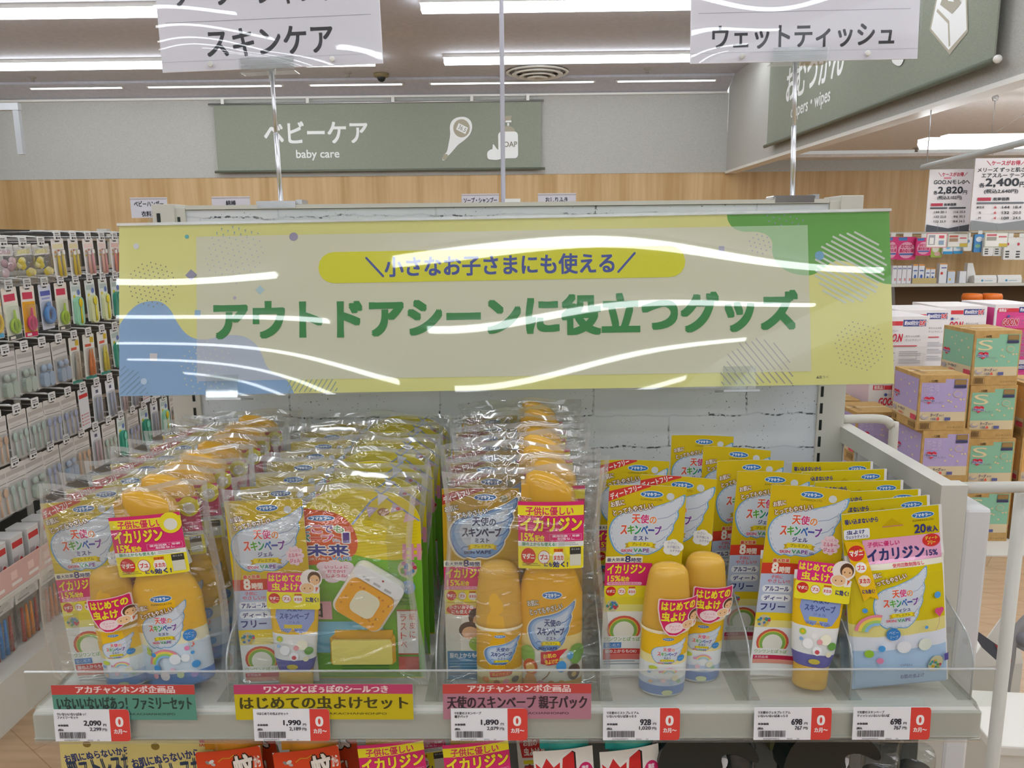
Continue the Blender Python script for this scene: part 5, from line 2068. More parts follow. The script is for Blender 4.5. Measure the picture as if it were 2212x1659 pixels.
def first_set(root):
    make_card(root, 'device_card', 0.120, 170, device_card, 0.0, (0.035, 0.0125, 0.0005))
    make_card(root, 'backing_card', 0.076, 252, lambda k, H: card_gel(k, H), 0.0, (-0.049, 0.006, 0.0005), (0, math.radians(-2.0), 0))
    # flat gel tube standing on its cap
    t = MB()
    rz = [(0.0, 0.034), (0.02, 0.0225), (0.05, 0.0225), (0.09, 0.0235), (0.115, 0.0245)]
    vs, fs, ms = [], [], []
    sec = [(0.026, 0.019, 0.0125), (0.04, 0.0225, 0.0125), (0.07, 0.0245, 0.0105), (0.10, 0.0262, 0.006), (0.118, 0.027, 0.0022), (0.128, 0.027, 0.0012)]
    colz = ['#6d6aa8/0.35', '#e9e9e6/0.35', '#ecbe1a/0.35', '#ecbe1a/0.35', '#f0f0ee/0.35']
    sg = 24
    for z, a, b in sec:
        for i in range(sg):
            q = 2 * PI * i / sg
            vs.append((a * math.cos(q), b * math.sin(q), z))
    for j in range(len(sec) - 1):
        for i in range(sg):
            fs.append((j * sg + i, j * sg + (i + 1) % sg, (j + 1) * sg + (i + 1) % sg, (j + 1) * sg + i)); ms.append(colz[j])
    fs.append(tuple((len(sec) - 1) * sg + i for i in range(sg))); ms.append('#f0f0ee/0.35')
    t.add(vs, fs, ms, True)

    def tf(u, v, n):
        z = 0.026 + v
        a = 0.0235
        b = 0.0128 - max(0, z - 0.045) * 0.125
        b = max(0.002, b)
        q = max(-0.98, min(0.98, u / 0.0262))
        return Vector((u, -b * (1 - abs(q) ** 2.2) ** 0.5 - 0.0006 - n, z))
    k = Ink(t, scaled(tf, -0.025, 0, 0.0005), step=0.00003, cut=4, top=210)
    k.poly([(16, 52), (84, 46), (96, 60), (94, 92), (80, 116), (50, 124), (24, 112), (12, 84)], '#8d9fd0')
    k.text('天使の', 38, 58, 70, 70, '#45508f', bold=0.04)
    k.text('スキンベープ', 22, 74, 84, 88, '#45508f', bold=0.04)
    k.text('ジェル', 40, 91, 66, 97, '#45508f')
    k.rect(32, 100, 70, 108, '#d8c02a')
    k.text('SKIN VAPE GEL', 26, 111, 76, 117, '#45508f')
    k.ell(22, 134, 7, 7, '#a8c83a'); k.ell(22, 134, 3.5, 3.5, '#ecbe1a')
    for (x, y, r, c) in ((46, 140, 6, '#f0efea'), (70, 146, 12, '#f2eed6'), (84, 160, 9, '#6ba04a'), (58, 152, 6, '#e9a0a0'), (34, 158, 11, '#f2f2f2'), (54, 172, 10, '#f2f2f2'), (54, 174, 5, '#d0545a'), (20, 150, 4, '#8fb8de'), (78, 178, 6, '#e6e0c0')):
        k.ell(x, y, r, r, c, 12)
    k.ell(50, 196, 12, 6, '#c9b84a')
    to = t.build('gel_tube', root)
    to.location = (-0.031, -0.0055, 0.0005)
    to.rotation_euler = (math.radians(-3), math.radians(1), 0)
    to.scale = (0.92, 0.9, 0.86)
    c = MB().lathe([(0.0175, 0.0), (0.0182, 0.002), (0.0185, 0.024), (0.017, 0.0265)], 'cap_yellow', seg=28, sy=0.68)
    c.build('cap', to)
    s = MB()
    f2 = lambda u, v, n: Vector((u, -0.0085 - n, v))
    k = Ink(s, scaled(f2, -0.0265, 0.098, 0.00056), step=0.000014, top=82)
    k.rect(0, 42, 100, 80, '#f2e62a', r=4)
    k.rect(2, 4, 96, 44, '#e02a80', r=3)
    k.text('はじめての', 5, 8, 66, 22, YL, bold=0.05)
    k.text('虫よけ', 10, 25, 60, 41, YL, bold=0.05)
    k.ell(84, 16, 20, 20, '#f4ece6')
    family_face(k, 64, 0, 1.3)
    bugs(k, 3, 46, 70)
    k.text('に効く!', 74, 54, 97, 64, NAVY, bold=0.05)
    m = s.build('sticker', to)
    # repellent device, square with a white shutter, hung diagonally
    d = MB()
    d.rbox((-0.036, -0.009, -0.037), (0.036, 0.004, 0.037), 0.012, '#efeee8/0.25', seg=5)
    d.rbox((-0.033, -0.0135, -0.034), (0.033, -0.009, 0.018), 0.011, '#f0aa1c/0.2', seg=5)
    rr = random.Random(5)
    for i in range(22):
        x, z = rr.uniform(-0.028, 0.028), rr.uniform(-0.029, 0.013)
        if abs(x) < 0.017 and -0.022 < z < 0.010:
            continue
        d.lathe([(0.0016, 0), (0.0016, 0.0004), (0, 0.0005)], '#d08a18', (0, 0, 0), 8, T=Matrix.Translation((x, -0.0135, z)) @ Matrix.Rotation(PI / 2, 4, 'X'))
    d.rbox((-0.017, -0.0146, -0.023), (0.017, -0.0135, 0.010), 0.010, '#e9e4c6/0.3', seg=5)
    do = d.build('device', root, 0.0012)
    do.location = (0.043, 0.0075, 0.093)
    do.scale = (0.76, 0.9, 0.76)
    do.rotation_euler = (0, math.radians(33), 0)
    sh = MB()
    sh.rbox((-0.035, -0.0115, 0.019), (0.035, -0.009, 0.036), 0.006, '#eef0f2/0.2', seg=4)
    for x in (-0.016, 0.0, 0.016):
        sh.box((x - 0.005, -0.0118, 0.022), (x + 0.005, -0.0115, 0.025), '#b9bcc0')
    sh.ball((0.004, -0.0115, 0.032), (0.0016, 0.0006, 0.0014), '#a03a2a')
    sh.build('shutter', do, 0.001)
    # wrist strap folded below the device
    w = MB()
    w.rbox((-0.034, -0.012, -0.0135), (0.034, -0.0095, 0.0135), 0.003, '#f0df72/0.6')
    w.tube([(-0.034, -0.0105, -0.012), (-0.037, -0.005, -0.012), (-0.034, 0.0, -0.012)], 0.0012, '#eeb51e/0.6', 6)
    w.prism([(-0.0335, -0.012), (-0.037, -0.006), (-0.0335, 0.002), (-0.032, 0.002), (-0.0345, -0.006), (-0.032, -0.0115)], lambda u, v, n: Vector((u, v, n)), -0.0135, 0.0135, '#eeb51e/0.6')
    w.prism([(-0.033, 0.0005), (0.033, 0.0005), (0.033, 0.002), (-0.033, 0.002)], lambda u, v, n: Vector((u, v, n)), -0.0135, 0.018, '#eeb51e/0.6')
    w.prism([(0.0335, -0.012), (0.037, -0.006), (0.0335, 0.002), (0.032, 0.002), (0.0345, -0.006), (0.032, -0.0115)], lambda u, v, n: Vector((u, v, n)), -0.0135, 0.0135, '#eeb51e/0.6')
    wo = w.build('wrist_strap', root)
    wo.location = (0.035, 0.009, 0.037)
    wo.scale = (0.88, 1, 0.95)


fs_ = bag_column(-0.195, YB0, 8, first_set, 0.186, 0.207, 0.036, 'first_repellent_set_bag', lambda i, n: place_word(i, n, 'clear bag with round topped device card and yellow device'), 'bagged first repellent sets', 11)


def pair_pack(root):
    make_card(root, 'backing_card', 0.075, 267, lambda k, H: card_mist(k, H, True), 0.0, (-0.041, 0.0128, 0.0005))
    build_mist_bottle(root, (-0.024, -0.0035, 0.001), (0, 0, 0), 1, False).scale = (0.98, 0.95, 0.87)
    build_large_bottle(root, (0.026, 0.0, 0.001), 1, False).scale = (0.81, 0.95, 0.99)


pp_ = bag_column(0.0, YB0, 8, pair_pack, 0.158, 0.224, 0.036, 'parent_child_pack_bag', lambda i, n: place_word(i, n, 'clear bag with gold card and blue winged orange bottle'), 'bagged parent and child packs', 23)


# ------------------------------------------------------------------ loose mist cards, gel cards, wipes
def mist_pack(loc, rot, label, bottle_x, first=[None]):
    if first[0] is None:
        t = thing('mist_pack', label, 'insect repellent', loc, rot, 'mist repellent cards')
        make_card(t, 'backing_card', 0.0745, 270, lambda k, H: card_mist(k, H), 0.003, (0, 0.002, 0.0005))
        build_mist_bottle(t, (0.021, -0.0185, 0.0005), (0, 0, 0), 0, True)
        first[0] = t
        return t
    t = dup(first[0], label, loc, rot, 'mist repellent cards')
    for c in t.children:
        if c.name.startswith('mist_bottle'):
            c.location.x = bottle_x
    return t


Y0 = 0.738
xa = 0.1135
for q in ((xa, Y0, 1, 2.0, 0, 'front yellow mist card with its capped spray bottle and magenta sticker', 0.021),
          (xa + 0.033, Y0 + 0.028, 1, 2.5, -6, 'second yellow mist card with bottle, behind and right of the front one', 0.030),
          (xa - 0.002, Y0 + 0.088, 1, 2.5, 3, 'rear yellow mist card, behind the front mist card at the left', 0.021)):
    settle(mist_pack((q[0], q[1], ZSH + 0.0006), (math.radians(q[2]), math.radians(q[3]), math.radians(q[4])), q[5], q[6]), ZSH)


def gel_pack(loc, rot, label, first=[None]):
    if first[0] is None:
        t = thing('gel_pack', label, 'insect repellent', loc, rot, 'gel repellent cards')
        make_card(t, 'backing_card', 0.0745, 267, lambda k, H: card_gel(k, H), 0.004, (0, 0, 0.0005))
        # the same tube as in the bagged sets
        src = [c for c in fs_[0].children if c.name.startswith('gel_tube')][0]
        c = src.copy(); COL.objects.link(c); c.parent = t
        c.location = (0.0185, -0.0135, 0.003)
        c.rotation_euler = (math.radians(-3), math.radians(-1), math.radians(-8))
        c.scale = (0.90, 0.9, 0.90)
        for g in src.children:
            d = g.copy(); COL.objects.link(d); d.parent = c
        first[0] = t
        return t
    return dup(first[0], label, loc, rot, 'gel repellent cards')


xg = 0.262
gl = [((xg, 0.735), 4.0, -3, 'front yellow gel card with a gel tube, on the shelf beside the wipes'),
      ((xg - 0.016, 0.785), 3.0, 0, 'second gel card from the front in the row beside the wipes'),
      ((xg - 0.021, 0.832), 1.5, 6, 'third gel card from the front in the row beside the wipes'),
      ((xg - 0.024, 0.885), 2.0, -10, 'fourth gel card from the front in the row beside the wipes'),
      ((xg - 0.046, 0.945), 1.0, -3, 'rearmost gel card, tallest standing against the brick print')]
for (x, y), rl, yw, lab in gl:
    settle(gel_pack((x, y, ZSH + 0.0006), (0, math.radians(rl), math.radians(yw)), lab), ZSH)


def wipes_proto():
    t = thing('wipes_pack', '', 'wet wipes', (0, 0, 0), (0, 0, 0), 'repellent wipes packs')
    W, H = 0.094, 0.178
    m = MB()
    nu, nv = 20, 26
    rr = random.Random(9)

    def dep(u, v):
        if v > 0.72:
            return 0.0008 + 0.0018 * max(0, 0.80 - v) / 0.08
        e = math.sin(PI * min(1, max(0, u))) ** 0.5 * math.sin(PI * min(1, v / 0.74)) ** 0.45
        return 0.0008 + 0.010 * e + 0.0006 * math.sin(u * 21 + v * 9) * e

    def fn(u, v, n):
        uu, vv = u / 100.0, v / 196.0
        return Vector(((uu - 0.5) * W, -dep(uu, vv) - n, vv * H))
    for sg in (-1, 1):
        vs = []
        for i in range(nu + 1):
            for j in range(nv + 1):
                d = dep(i / nu, j / nv) - 0.0001
                vs.append(((i / nu - 0.5) * W, sg * d, j / nv * H))
        m.add(vs, [(i * (nv + 1) + j, (i + 1) * (nv + 1) + j, (i + 1) * (nv + 1) + j + 1, i * (nv + 1) + j + 1) for i in range(nu) for j in range(nv)], '#e8e6da/0.2', True)
    k = Ink(m, fn, step=0.00005, cut=5, top=196)
    k.both = True
    g = '/0.16'
    k.rect(0, 0, 97, 45, '#d8c112' + g)
    k.rect(97, 0, 100, 196, '#ece9e6' + g)
    k.text('吸い込まないから', 3, 6, 36, 11.5, NAVY, bold=0.05)
    maker(k, 81, 9, 22)
    k.poly([(40, 17), (50, 9), (60, 17)], '#c9ac10' + g)
    k.rect(40, 17, 61, 18.5, '#c98a5a')
    k.rect(1, 17, 27, 28, '#e9ecf2', r=2)
    k.text('虫よけ', 4, 18, 22, 22.5, NAVY, bold=0.05)
    k.text('ウェットティシュ', 3, 23.5, 25, 27, NAVY, bold=0.03)
    k.text('20', 72, 19, 83, 28, NAVY, bold=0.05)
    k.text('枚入', 84, 21.5, 95, 28, NAVY, bold=0.04)
    k.rect(19, 30, 97, 56, '#ecaccb' + g)
    k.text('子供に優しい', 24, 33, 56, 38.5, '#d82f78', bold=0.04)
    k.ell(88, 37, 9, 7, '#d8322c'); k.text('ディート', 82, 32.5, 94, 36.5, '#f3e04a', bold=0.04); k.text('フリー', 84, 37.5, 92, 41.5, '#f3e04a', bold=0.04)
    k.text('イカリジン', 23, 41, 80, 54, '#30356e', bold=0.05)
    k.text('15%', 82, 47, 93, 53, '#30356e', bold=0.04)
    k.rect(19, 56, 97, 62, '#f1ecd8' + g)
    k.text('使用回数制限なし', 46, 57, 78, 61, '#d84a60', bold=0.04)
    k.rect(0, 62, 97, 70, '#dcc718' + g)
    k.rect(0, 70, 97, 120, '#d8c41e' + g)
    k.rect(0, 120, 97, 134, '#e3d98a' + g)
    k.rect(0, 134, 97, 150, '#dfe4ee' + g)
    k.rect(0, 150, 97, 196, '#aecbe8' + g)
    wing(k, 24, 64, 55, 62)
    angel(k, 33, 84, 35, 'ティシュ')
    gentle(k, 21, 65, 37)
    for q, c in ((20, '#e58a9c'), (17, '#f0d65a'), (14, '#a8cf6a'), (11, '#8fc0e4')):
        k.arc(24, 128, q - 3, q, 70, 175, c)
    k.poly([(0, 28), (14, 30), (19, 34), (24, 62), (28, 92), (20, 88), (14, 93), (6, 60)], '#eec01c' + g)
    k.ell(11, 42, 8.5, 8.5, '#d8322c'); k.text('マダニ', 4.5, 39, 17.5, 45, '#f6efe6', bold=0.05)
    k.ell(14, 57, 5.5, 5.5, '#f6f0ea'); k.text('ブユ', 10.5, 54.5, 17.5, 59.5, '#d8322c', bold=0.05)
    k.ell(16, 71, 6, 6, '#f2e0c8'); k.text('ヌカカ', 11, 68.5, 21, 73.5, '#d8322c', bold=0.05)
    k.text('にも効く!', 13, 80, 25, 84.5, NAVY, bold=0.04)
    for (x, y, r, c) in ((88, 94, 3.6, '#4f9fe0'), (14, 103, 2.6, '#4f9fe0'), (40, 131, 7, '#3c86cc'), (74, 127, 1.8, '#4f9fe0'), (16, 152, 4.5, '#9cc83a'), (28, 146, 3.6, '#4f9fe0'), (50, 146, 7, '#eceef2'), (72, 146, 7, '#dfe6d8'), (26, 160, 3.5, '#e58ab0'), (84, 168, 7, '#cfc9a0')):
        k.ell(x, y, r, r, c, 14)
    cluster(k, 82, 172, 7)
    k.text('ベビー', 35.5, 126.5, 44.5, 130, '#dfeaf4'); k.text('ソープ', 36, 131.5, 44, 135, '#dfeaf4')
    for dx in (-2.2, 2.2):
        k.ell(88 + dx, 110, 3.2, 3, '#dc4f86' + g, 12, up=False)
    k.poly([(83.2, 111), (92.8, 111), (88, 117.5)], '#dc4f86' + g)
    k.line([(88, 117), (87, 124), (83, 131)], 0.4, '#c07090')
    k.rect(92, 160, 97, 168, '#5a4f9a')
    k.text('OPEN', 46, 165, 57, 168, '#7f90b4')
    k.text('お肌の虫よけ', 46, 178, 70, 183, '#5f6c9c', bold=0.03)
    m.build('pouch', t)
    return t


wp = wipes_proto()
xw = 0.368
spots = [(0, 0.720, -6.0, 2), (0.002, 0.752, -5, 2), (0.0, 0.784, -2, 2), (-0.004, 0.820, -1, 2), (-0.002, 0.860, -2, 1), (-0.006, 0.900, 0, 1)]
for i, (dx, y, rl, ln) in enumerate(spots):
    lab = place_word(i, len(spots), 'yellow wipes pouch with a pink band')
    loc, rot = (xw + dx, y, ZSH + 0.0008), (math.radians(-ln), math.radians(rl), 0)
    if i == 0:
        wp.location, wp.rotation_euler = loc, rot
        wp['label'] = lab
    else:
        settle(dup(wp, lab, loc, rot, 'repellent wipes packs'), ZSH)
settle(wp, ZSH)
# ================================================================== the long peg rack on the left
XL = -1.86          # face of its dark back board
XF = -1.585         # line of the hook tips
t = thing('peg_rack', 'long dark backed peg rack running along the left side', 'display rack', (XL, 0, 0))
MB().box((-0.03, 2.08, 0.2), (0, 4.4, 1.50), '#3a3935').build('back_board', t)
MB().box((-0.03, 2.06, 0.0), (0.30, 4.42, 0.16), 'cream_metal').build('base_shelf', t)
MB().box((0.0, 2.08, 0.372), (0.28, 4.4, 0.392), 'cream_metal').build('shelf', t, 0.003)
for y in (2.08, 2.85, 3.63, 4.4):
    MB().box((-0.04, y - 0.018, 0), (0.004, y + 0.018, 1.51), 'cream_metal').build('upright', t)
for z in (1.47, 1.345, 1.145, 0.945, 0.785):
    MB().box((0.001, 2.10, z - 0.012), (0.012, 4.38, z + 0.006), 'steel').build('bar', t)
fp = MB().box((0.275, 2.08, 0.393), (0.279, 4.4, 0.47), '#d8b0a6')
for i in range(26):
    fp.box((0.2791, 2.12 + i * 0.086, 0.405), (0.2796, 2.17 + i * 0.086, 0.415), '#e9e2da')
    fp.box((0.2791, 2.12 + i * 0.086, 0.425), (0.2796, 2.15 + i * 0.086, 0.45), '#e9c9be')
fp.build('front_strip', t)

TURN = (0, 0, PI / 2)

# ---- hook with its tag
hook0 = None
HGRP = 'hooks of the left peg rack'


def peg_hook(y, z, label, L=0.262):
    global hook0
    if hook0 is None:
        h = thing('peg_hook', label, 'hook', (XL, y, z), TURN, HGRP)
        m = MB()
        m.tube([(-0.005, -0.0146, 0.0), (-0.005, -L, 0.0), (-0.005, -L - 0.004, 0.004)], 0.0022, 'chrome', 6)
        m.tube([(-0.005, -0.0146, 0.018), (-0.005, -L + 0.01, 0.018), (-0.005, -L, 0.012)], 0.0018, 'chrome', 6)
        m.build('rod', h)
        p = MB()
        p.rbox((-0.021, -L - 0.010, -0.012), (0.017, -L - 0.0075, 0.020), 0.004, '#e6e5e2/0.4')
        k = Ink(p, front_at(0, -L - 0.0102, 0), step=0.0002)
        k.rect(-0.017, 0.010, 0.006, 0.0135, '#77777a', up=False)
        k.rect(-0.017, 0.004, 0.012, 0.007, '#8f8f92', up=False)
        k.rect(-0.013, -0.007, -0.003, 0.000, '#2f2f33', up=False)
        k.rect(0.0, -0.006, 0.012, -0.001, '#5a5a5e', up=False)
        p.build('price_tag', h)
        c = MB().tube([(-0.021, -L - 0.006, 0.018), (-0.028, -L + 0.03, 0.021), (-0.02, -L + 0.07, 0.021), (0.0, -L + 0.075, 0.02)], 0.003, '#d9d8d5', 6)
        c.build('clip', h)
        hook0 = h
        return h
    return dup(hook0, label, (XL, y, z), TURN, HGRP)


def blank_card(m, w, h, col='#eceae6', hole=True):
    m.rbox((-w / 2, 0, -h), (w / 2, 0.001, 0), 0.004, col)
    k = Ink(m, front_at(0, -0.0002, 0), step=0.00015)
    if hole:
        k.rect(-0.010, -0.012, 0.010, -0.006, '#4a4a48', r=0.003)
    return k


def bub(m, x0, z0, x1, z1, d=0.010):
    m.rbox((x0, -d, z0), (x1, -0.0003, z1), min(0.012, (x1 - x0) * 0.4), 'blister')


def spoon(m, x, z, L, col, fork=False, y=-0.006):
    m.tube([(x, y, z), (x, y, z + L * 0.62)], [0.0030, 0.0022], col, 8)
    if fork:
        m.ball((x, y, z + L * 0.74), (0.0065, 0.002, L * 0.12), col, seg=10, rings=6)
        for dx in (-0.0045, 0, 0.0045):
            m.tube([(x + dx, y, z + L * 0.80), (x + dx, y, z + L)], 0.0012, col, 5)
    else:
        m.ball((x, y, z + L * 0.82), (0.0085, 0.0028, L * 0.18), col, seg=12, rings=8)


def brush_item(m, x, z, L, col, y=-0.006):
    m.tube([(x, y, z), (x, y, z + L * 0.5), (x, y, z + L)], [0.0050, 0.0042, 0.0024], col, 8)
    m.box((x - 0.0035, y - 0.006, z + L * 0.84), (x + 0.0035, y - 0.001, z + L), '#f0eee8')


def ring_item(m, x, z, r, col, w=0.006, sx=1.0, y=-0.007):
    m.tube([(x + r * sx * math.cos(a), y, z + r * math.sin(a)) for a in [2 * PI * i / 16 for i in range(16)]], w, col, 8, closed=True)


def p_toothbrush(root, cols, accent):
    m = MB()
    k = blank_card(m, 0.052, 0.135, '#efe9e6')
    k.rect(-0.022, -0.034, 0.022, -0.018, accent)
    for i, (x, z, c) in enumerate(((-0.014, -0.045, '#d8923a'), (0.0, -0.042, '#c9503a'), (0.012, -0.047, '#6a8fc0'), (-0.016, -0.060, '#d8b83a'), (0.014, -0.062, '#8ab05a'))):
        k.ell(x, z, 0.0045, 0.0045, c, 10, up=False)
    m.build('backing_card', root)
    it = MB()
    brush_item(it, -0.009, -0.128, 0.085, cols[0])
    brush_item(it, 0.010, -0.128, 0.088, cols[1])
    it.build('toothbrush', root)
    bl = MB(); bub(bl, -0.020, -0.131, 0.020, -0.036); bl.build('blister', root)


def p_banana(root):
    m = MB()
    k = blank_card(m, 0.085, 0.150, '#e9dcc8')
    k.rect(-0.040, -0.052, 0.040, -0.004, '#e8a818')
    k.rect(-0.028, -0.045, 0.030, -0.036, '#8a5a20')
    k.rect(-0.040, -0.148, 0.040, -0.135, '#5aa8d0')
    k.ell(-0.015, -0.072, 0.012, 0.010, '#e8e2a8')
    m.build('backing_card', root)
    it = MB()
    ring_item(it, -0.014, -0.103, 0.026, '#e9c21a', 0.0055, 0.6)
    ring_item(it, 0.014, -0.103, 0.026, '#e9c21a', 0.0055, 0.6)
    it.tube([(0, -0.008, -0.128), (0.003, -0.01, -0.1), (0.0, -0.008, -0.082)], 0.005, '#ddb010', 8)
    it.build('teether', root)
    bl = MB(); bub(bl, -0.038, -0.134, 0.038, -0.070, 0.015); bl.build('blister', root)


def p_pinkbrush(root, bg='#eaa81c', c='#d8246e', foot='#cf2f5c'):
    m = MB()
    k = blank_card(m, 0.060, 0.165, '#efe4da')
    k.rect(-0.028, -0.150, 0.028, -0.050, bg)
    k.rect(-0.024, -0.042, 0.02, -0.020, '#cf3f5a')
    k.rect(-0.028, -0.163, 0.028, -0.148, foot)
    k.rect(-0.02, -0.160, 0.0, -0.152, '#f0e6e0')
    m.build('backing_card', root)
    it = MB()
    ring_item(it, 0, -0.120, 0.021, c, 0.0045, 0.75)
    it.tube([(0, -0.007, -0.140), (0, -0.009, -0.07)], [0.006, 0.0028], c, 8)
    it.build('training_brush', root)
    bl = MB(); bub(bl, -0.022, -0.146, 0.022, -0.058, 0.013); bl.build('blister', root)


def p_ring(root, c='#4f8fd0'):
    m = MB()
    k = blank_card(m, 0.060, 0.150, '#d3d6e2')
    k.rect(-0.024, -0.038, 0.024, -0.022, '#5a62b0')
    k.rect(-0.020, -0.050, 0.020, -0.044, '#9a9fd0')
    m.build('backing_card', root)
    it = MB()
    ring_item(it, 0, -0.102, 0.024, c, 0.008, 0.75, -0.009)
    it.ball((0, -0.009, -0.068), (0.010, 0.006, 0.010), c)
    it.build('teether', root)
    bl = MB(); bub(bl, -0.026, -0.140, 0.026, -0.056, 0.018); bl.build('blister', root)


def p_case(root, case, sp):
    m = MB()
    k = blank_card(m, 0.050, 0.150, '#dfe6e2')
    k.rect(-0.02, -0.036, 0.02, -0.018, '#b9c8c4')
    k.ell(0.012, -0.04, 0.008, 0.010, '#6a7fb8')
    k.ell(-0.010, -0.055, 0.006, 0.007, '#e0c93a')
    m.build('backing_card', root)
    it = MB()
    it.rbox((-0.019, -0.012, -0.158), (0.019, -0.001, -0.055), 0.017, case)
    it.build('spoon_case', root)
    s = MB(); spoon(s, 0.0, -0.150, 0.09, sp, y=-0.015); s.build('spoon', root)


def p_set(root, col, n, bg='#d8d2cc', fork=True):
    m = MB()
    w = 0.078
    k = blank_card(m, w, 0.150, bg)
    k.rect(-0.036, -0.030, 0.036, -0.016, '#b9b2ac')
    k.rect(-0.036, -0.0485, 0.036, -0.046, '#8f8a86')
    k.rect(-0.030, -0.042, 0.010, -0.036, '#c9c3be')
    m.build('backing_card', root)
    it = MB()
    for i in range(n):
        spoon(it, -0.024 + 0.048 * i / max(1, n - 1), -0.143, 0.082, col, fork and i % 2 == 1)
    it.build('cutlery', root)
    bl = MB(); bub(bl, -0.035, -0.147, 0.035, -0.054, 0.014); bl.build('blister', root)


def p_plate(root, col, bg='#d3cdc8'):
    m = MB()
    k = blank_card(m, 0.080, 0.145, bg)
    k.rect(-0.036, -0.030, 0.036, -0.016, '#b4aeaa')
    k.rect(-0.036, -0.046, 0.036, -0.0435, '#8f8a86')
    m.build('backing_card', root)
    it = MB()
    for x in (-0.014, 0.014):
        it.rbox((x - 0.013, -0.016, -0.140), (x + 0.013, -0.001, -0.092), 0.012, col)
        it.ball((x, -0.009, -0.078), (0.010, 0.008, 0.012), col)
    it.build('feeding_set', root)
    bl = MB(); bub(bl, -0.034, -0.143, 0.034, -0.056, 0.019); bl.build('blister', root)


def p_chopsticks(root, c):
    m = MB()
    k = blank_card(m, 0.062, 0.165, '#e3e2da')
    k.rect(-0.022, -0.046, 0.012, -0.036, '#d8604a')
    k.rect(0.006, -0.032, 0.026, -0.012, '#d8b83a')
    k.rect(-0.030, -0.164, 0.030, -0.154, '#3f9c8e')
    m.build('backing_card', root)
    it = MB()
    for x in (-0.008, 0.008):
        it.tube([(x, -0.007, -0.150), (x, -0.008, -0.11), (x * 0.7, -0.007, -0.055)], [0.0065, 0.0055, 0.0018], c, 8)
    ring_item(it, 0, -0.085, 0.008, c, 0.0025)
    it.build('chopsticks', root)
    bl = MB(); bub(bl, -0.022, -0.153, 0.022, -0.050, 0.016); bl.build('blister', root)


def p_clearbag(root, c1_, c2_):
    m = MB()
    k = blank_card(m, 0.085, 0.035, '#e9e6e0')
    k.rect(-0.03, -0.030, 0.03, -0.016, c2_)
    m.build('header_card', root)
    it = MB()
    rr = random.Random(len(c1_) + ord(c1_[1]))
    for i in range(7):
        it.ball((rr.uniform(-0.03, 0.03), rr.uniform(-0.008, 0.0), rr.uniform(-0.11, -0.05)), (0.013, 0.008, 0.013), c1_ if i % 2 else c2_, seg=10, rings=6)
    it.build('clips', root)
    b = MB()
    for sg in (-1, 1):
        vs = [((u - 0.5) * 0.092, sg * (0.001 + 0.013 * math.sin(PI * u) * math.sin(PI * v)) - 0.004, -0.130 + v * 0.122) for u in [i / 8 for i in range(9)] for v in [j / 8 for j in range(9)]]
        b.add(vs, [(i * 9 + j, (i + 1) * 9 + j, (i + 1) * 9 + j + 1, i * 9 + j + 1) for i in range(8) for j in range(8)], 'clear_film', True)
    b.build('bag', root)


def p_slim(root, c, red=False):
    m = MB()
    k = blank_card(m, 0.046, 0.150, '#dcdde0')
    if red:
        k.rect(-0.020, -0.034, 0.020, -0.020, '#d03a3a')
        for i in range(4):
            k.ell(-0.015, -0.095 - 0.012 * i, 0.0028, 0.0028, '#d03a3a', 8, up=False)
            k.rect(-0.009, -0.097 - 0.012 * i, 0.018, -0.093 - 0.012 * i, '#d8a0a0', up=False)
    else:
        k.rect(-0.006, -0.034, 0.006, -0.022, '#5a5f78')
    m.build('backing_card', root)
    it = MB()
    if not red:
        it.tube([(-0.008, -0.006, -0.142), (-0.008, -0.006, -0.05)], [0.004, 0.003], c, 8)
        it.tube([(0.008, -0.006, -0.142), (0.008, -0.006, -0.05)], [0.004, 0.003], c, 8)
        it.build('straws', root)
        bl = MB(); bub(bl, -0.020, -0.146, 0.020, -0.042, 0.012); bl.build('blister', root)


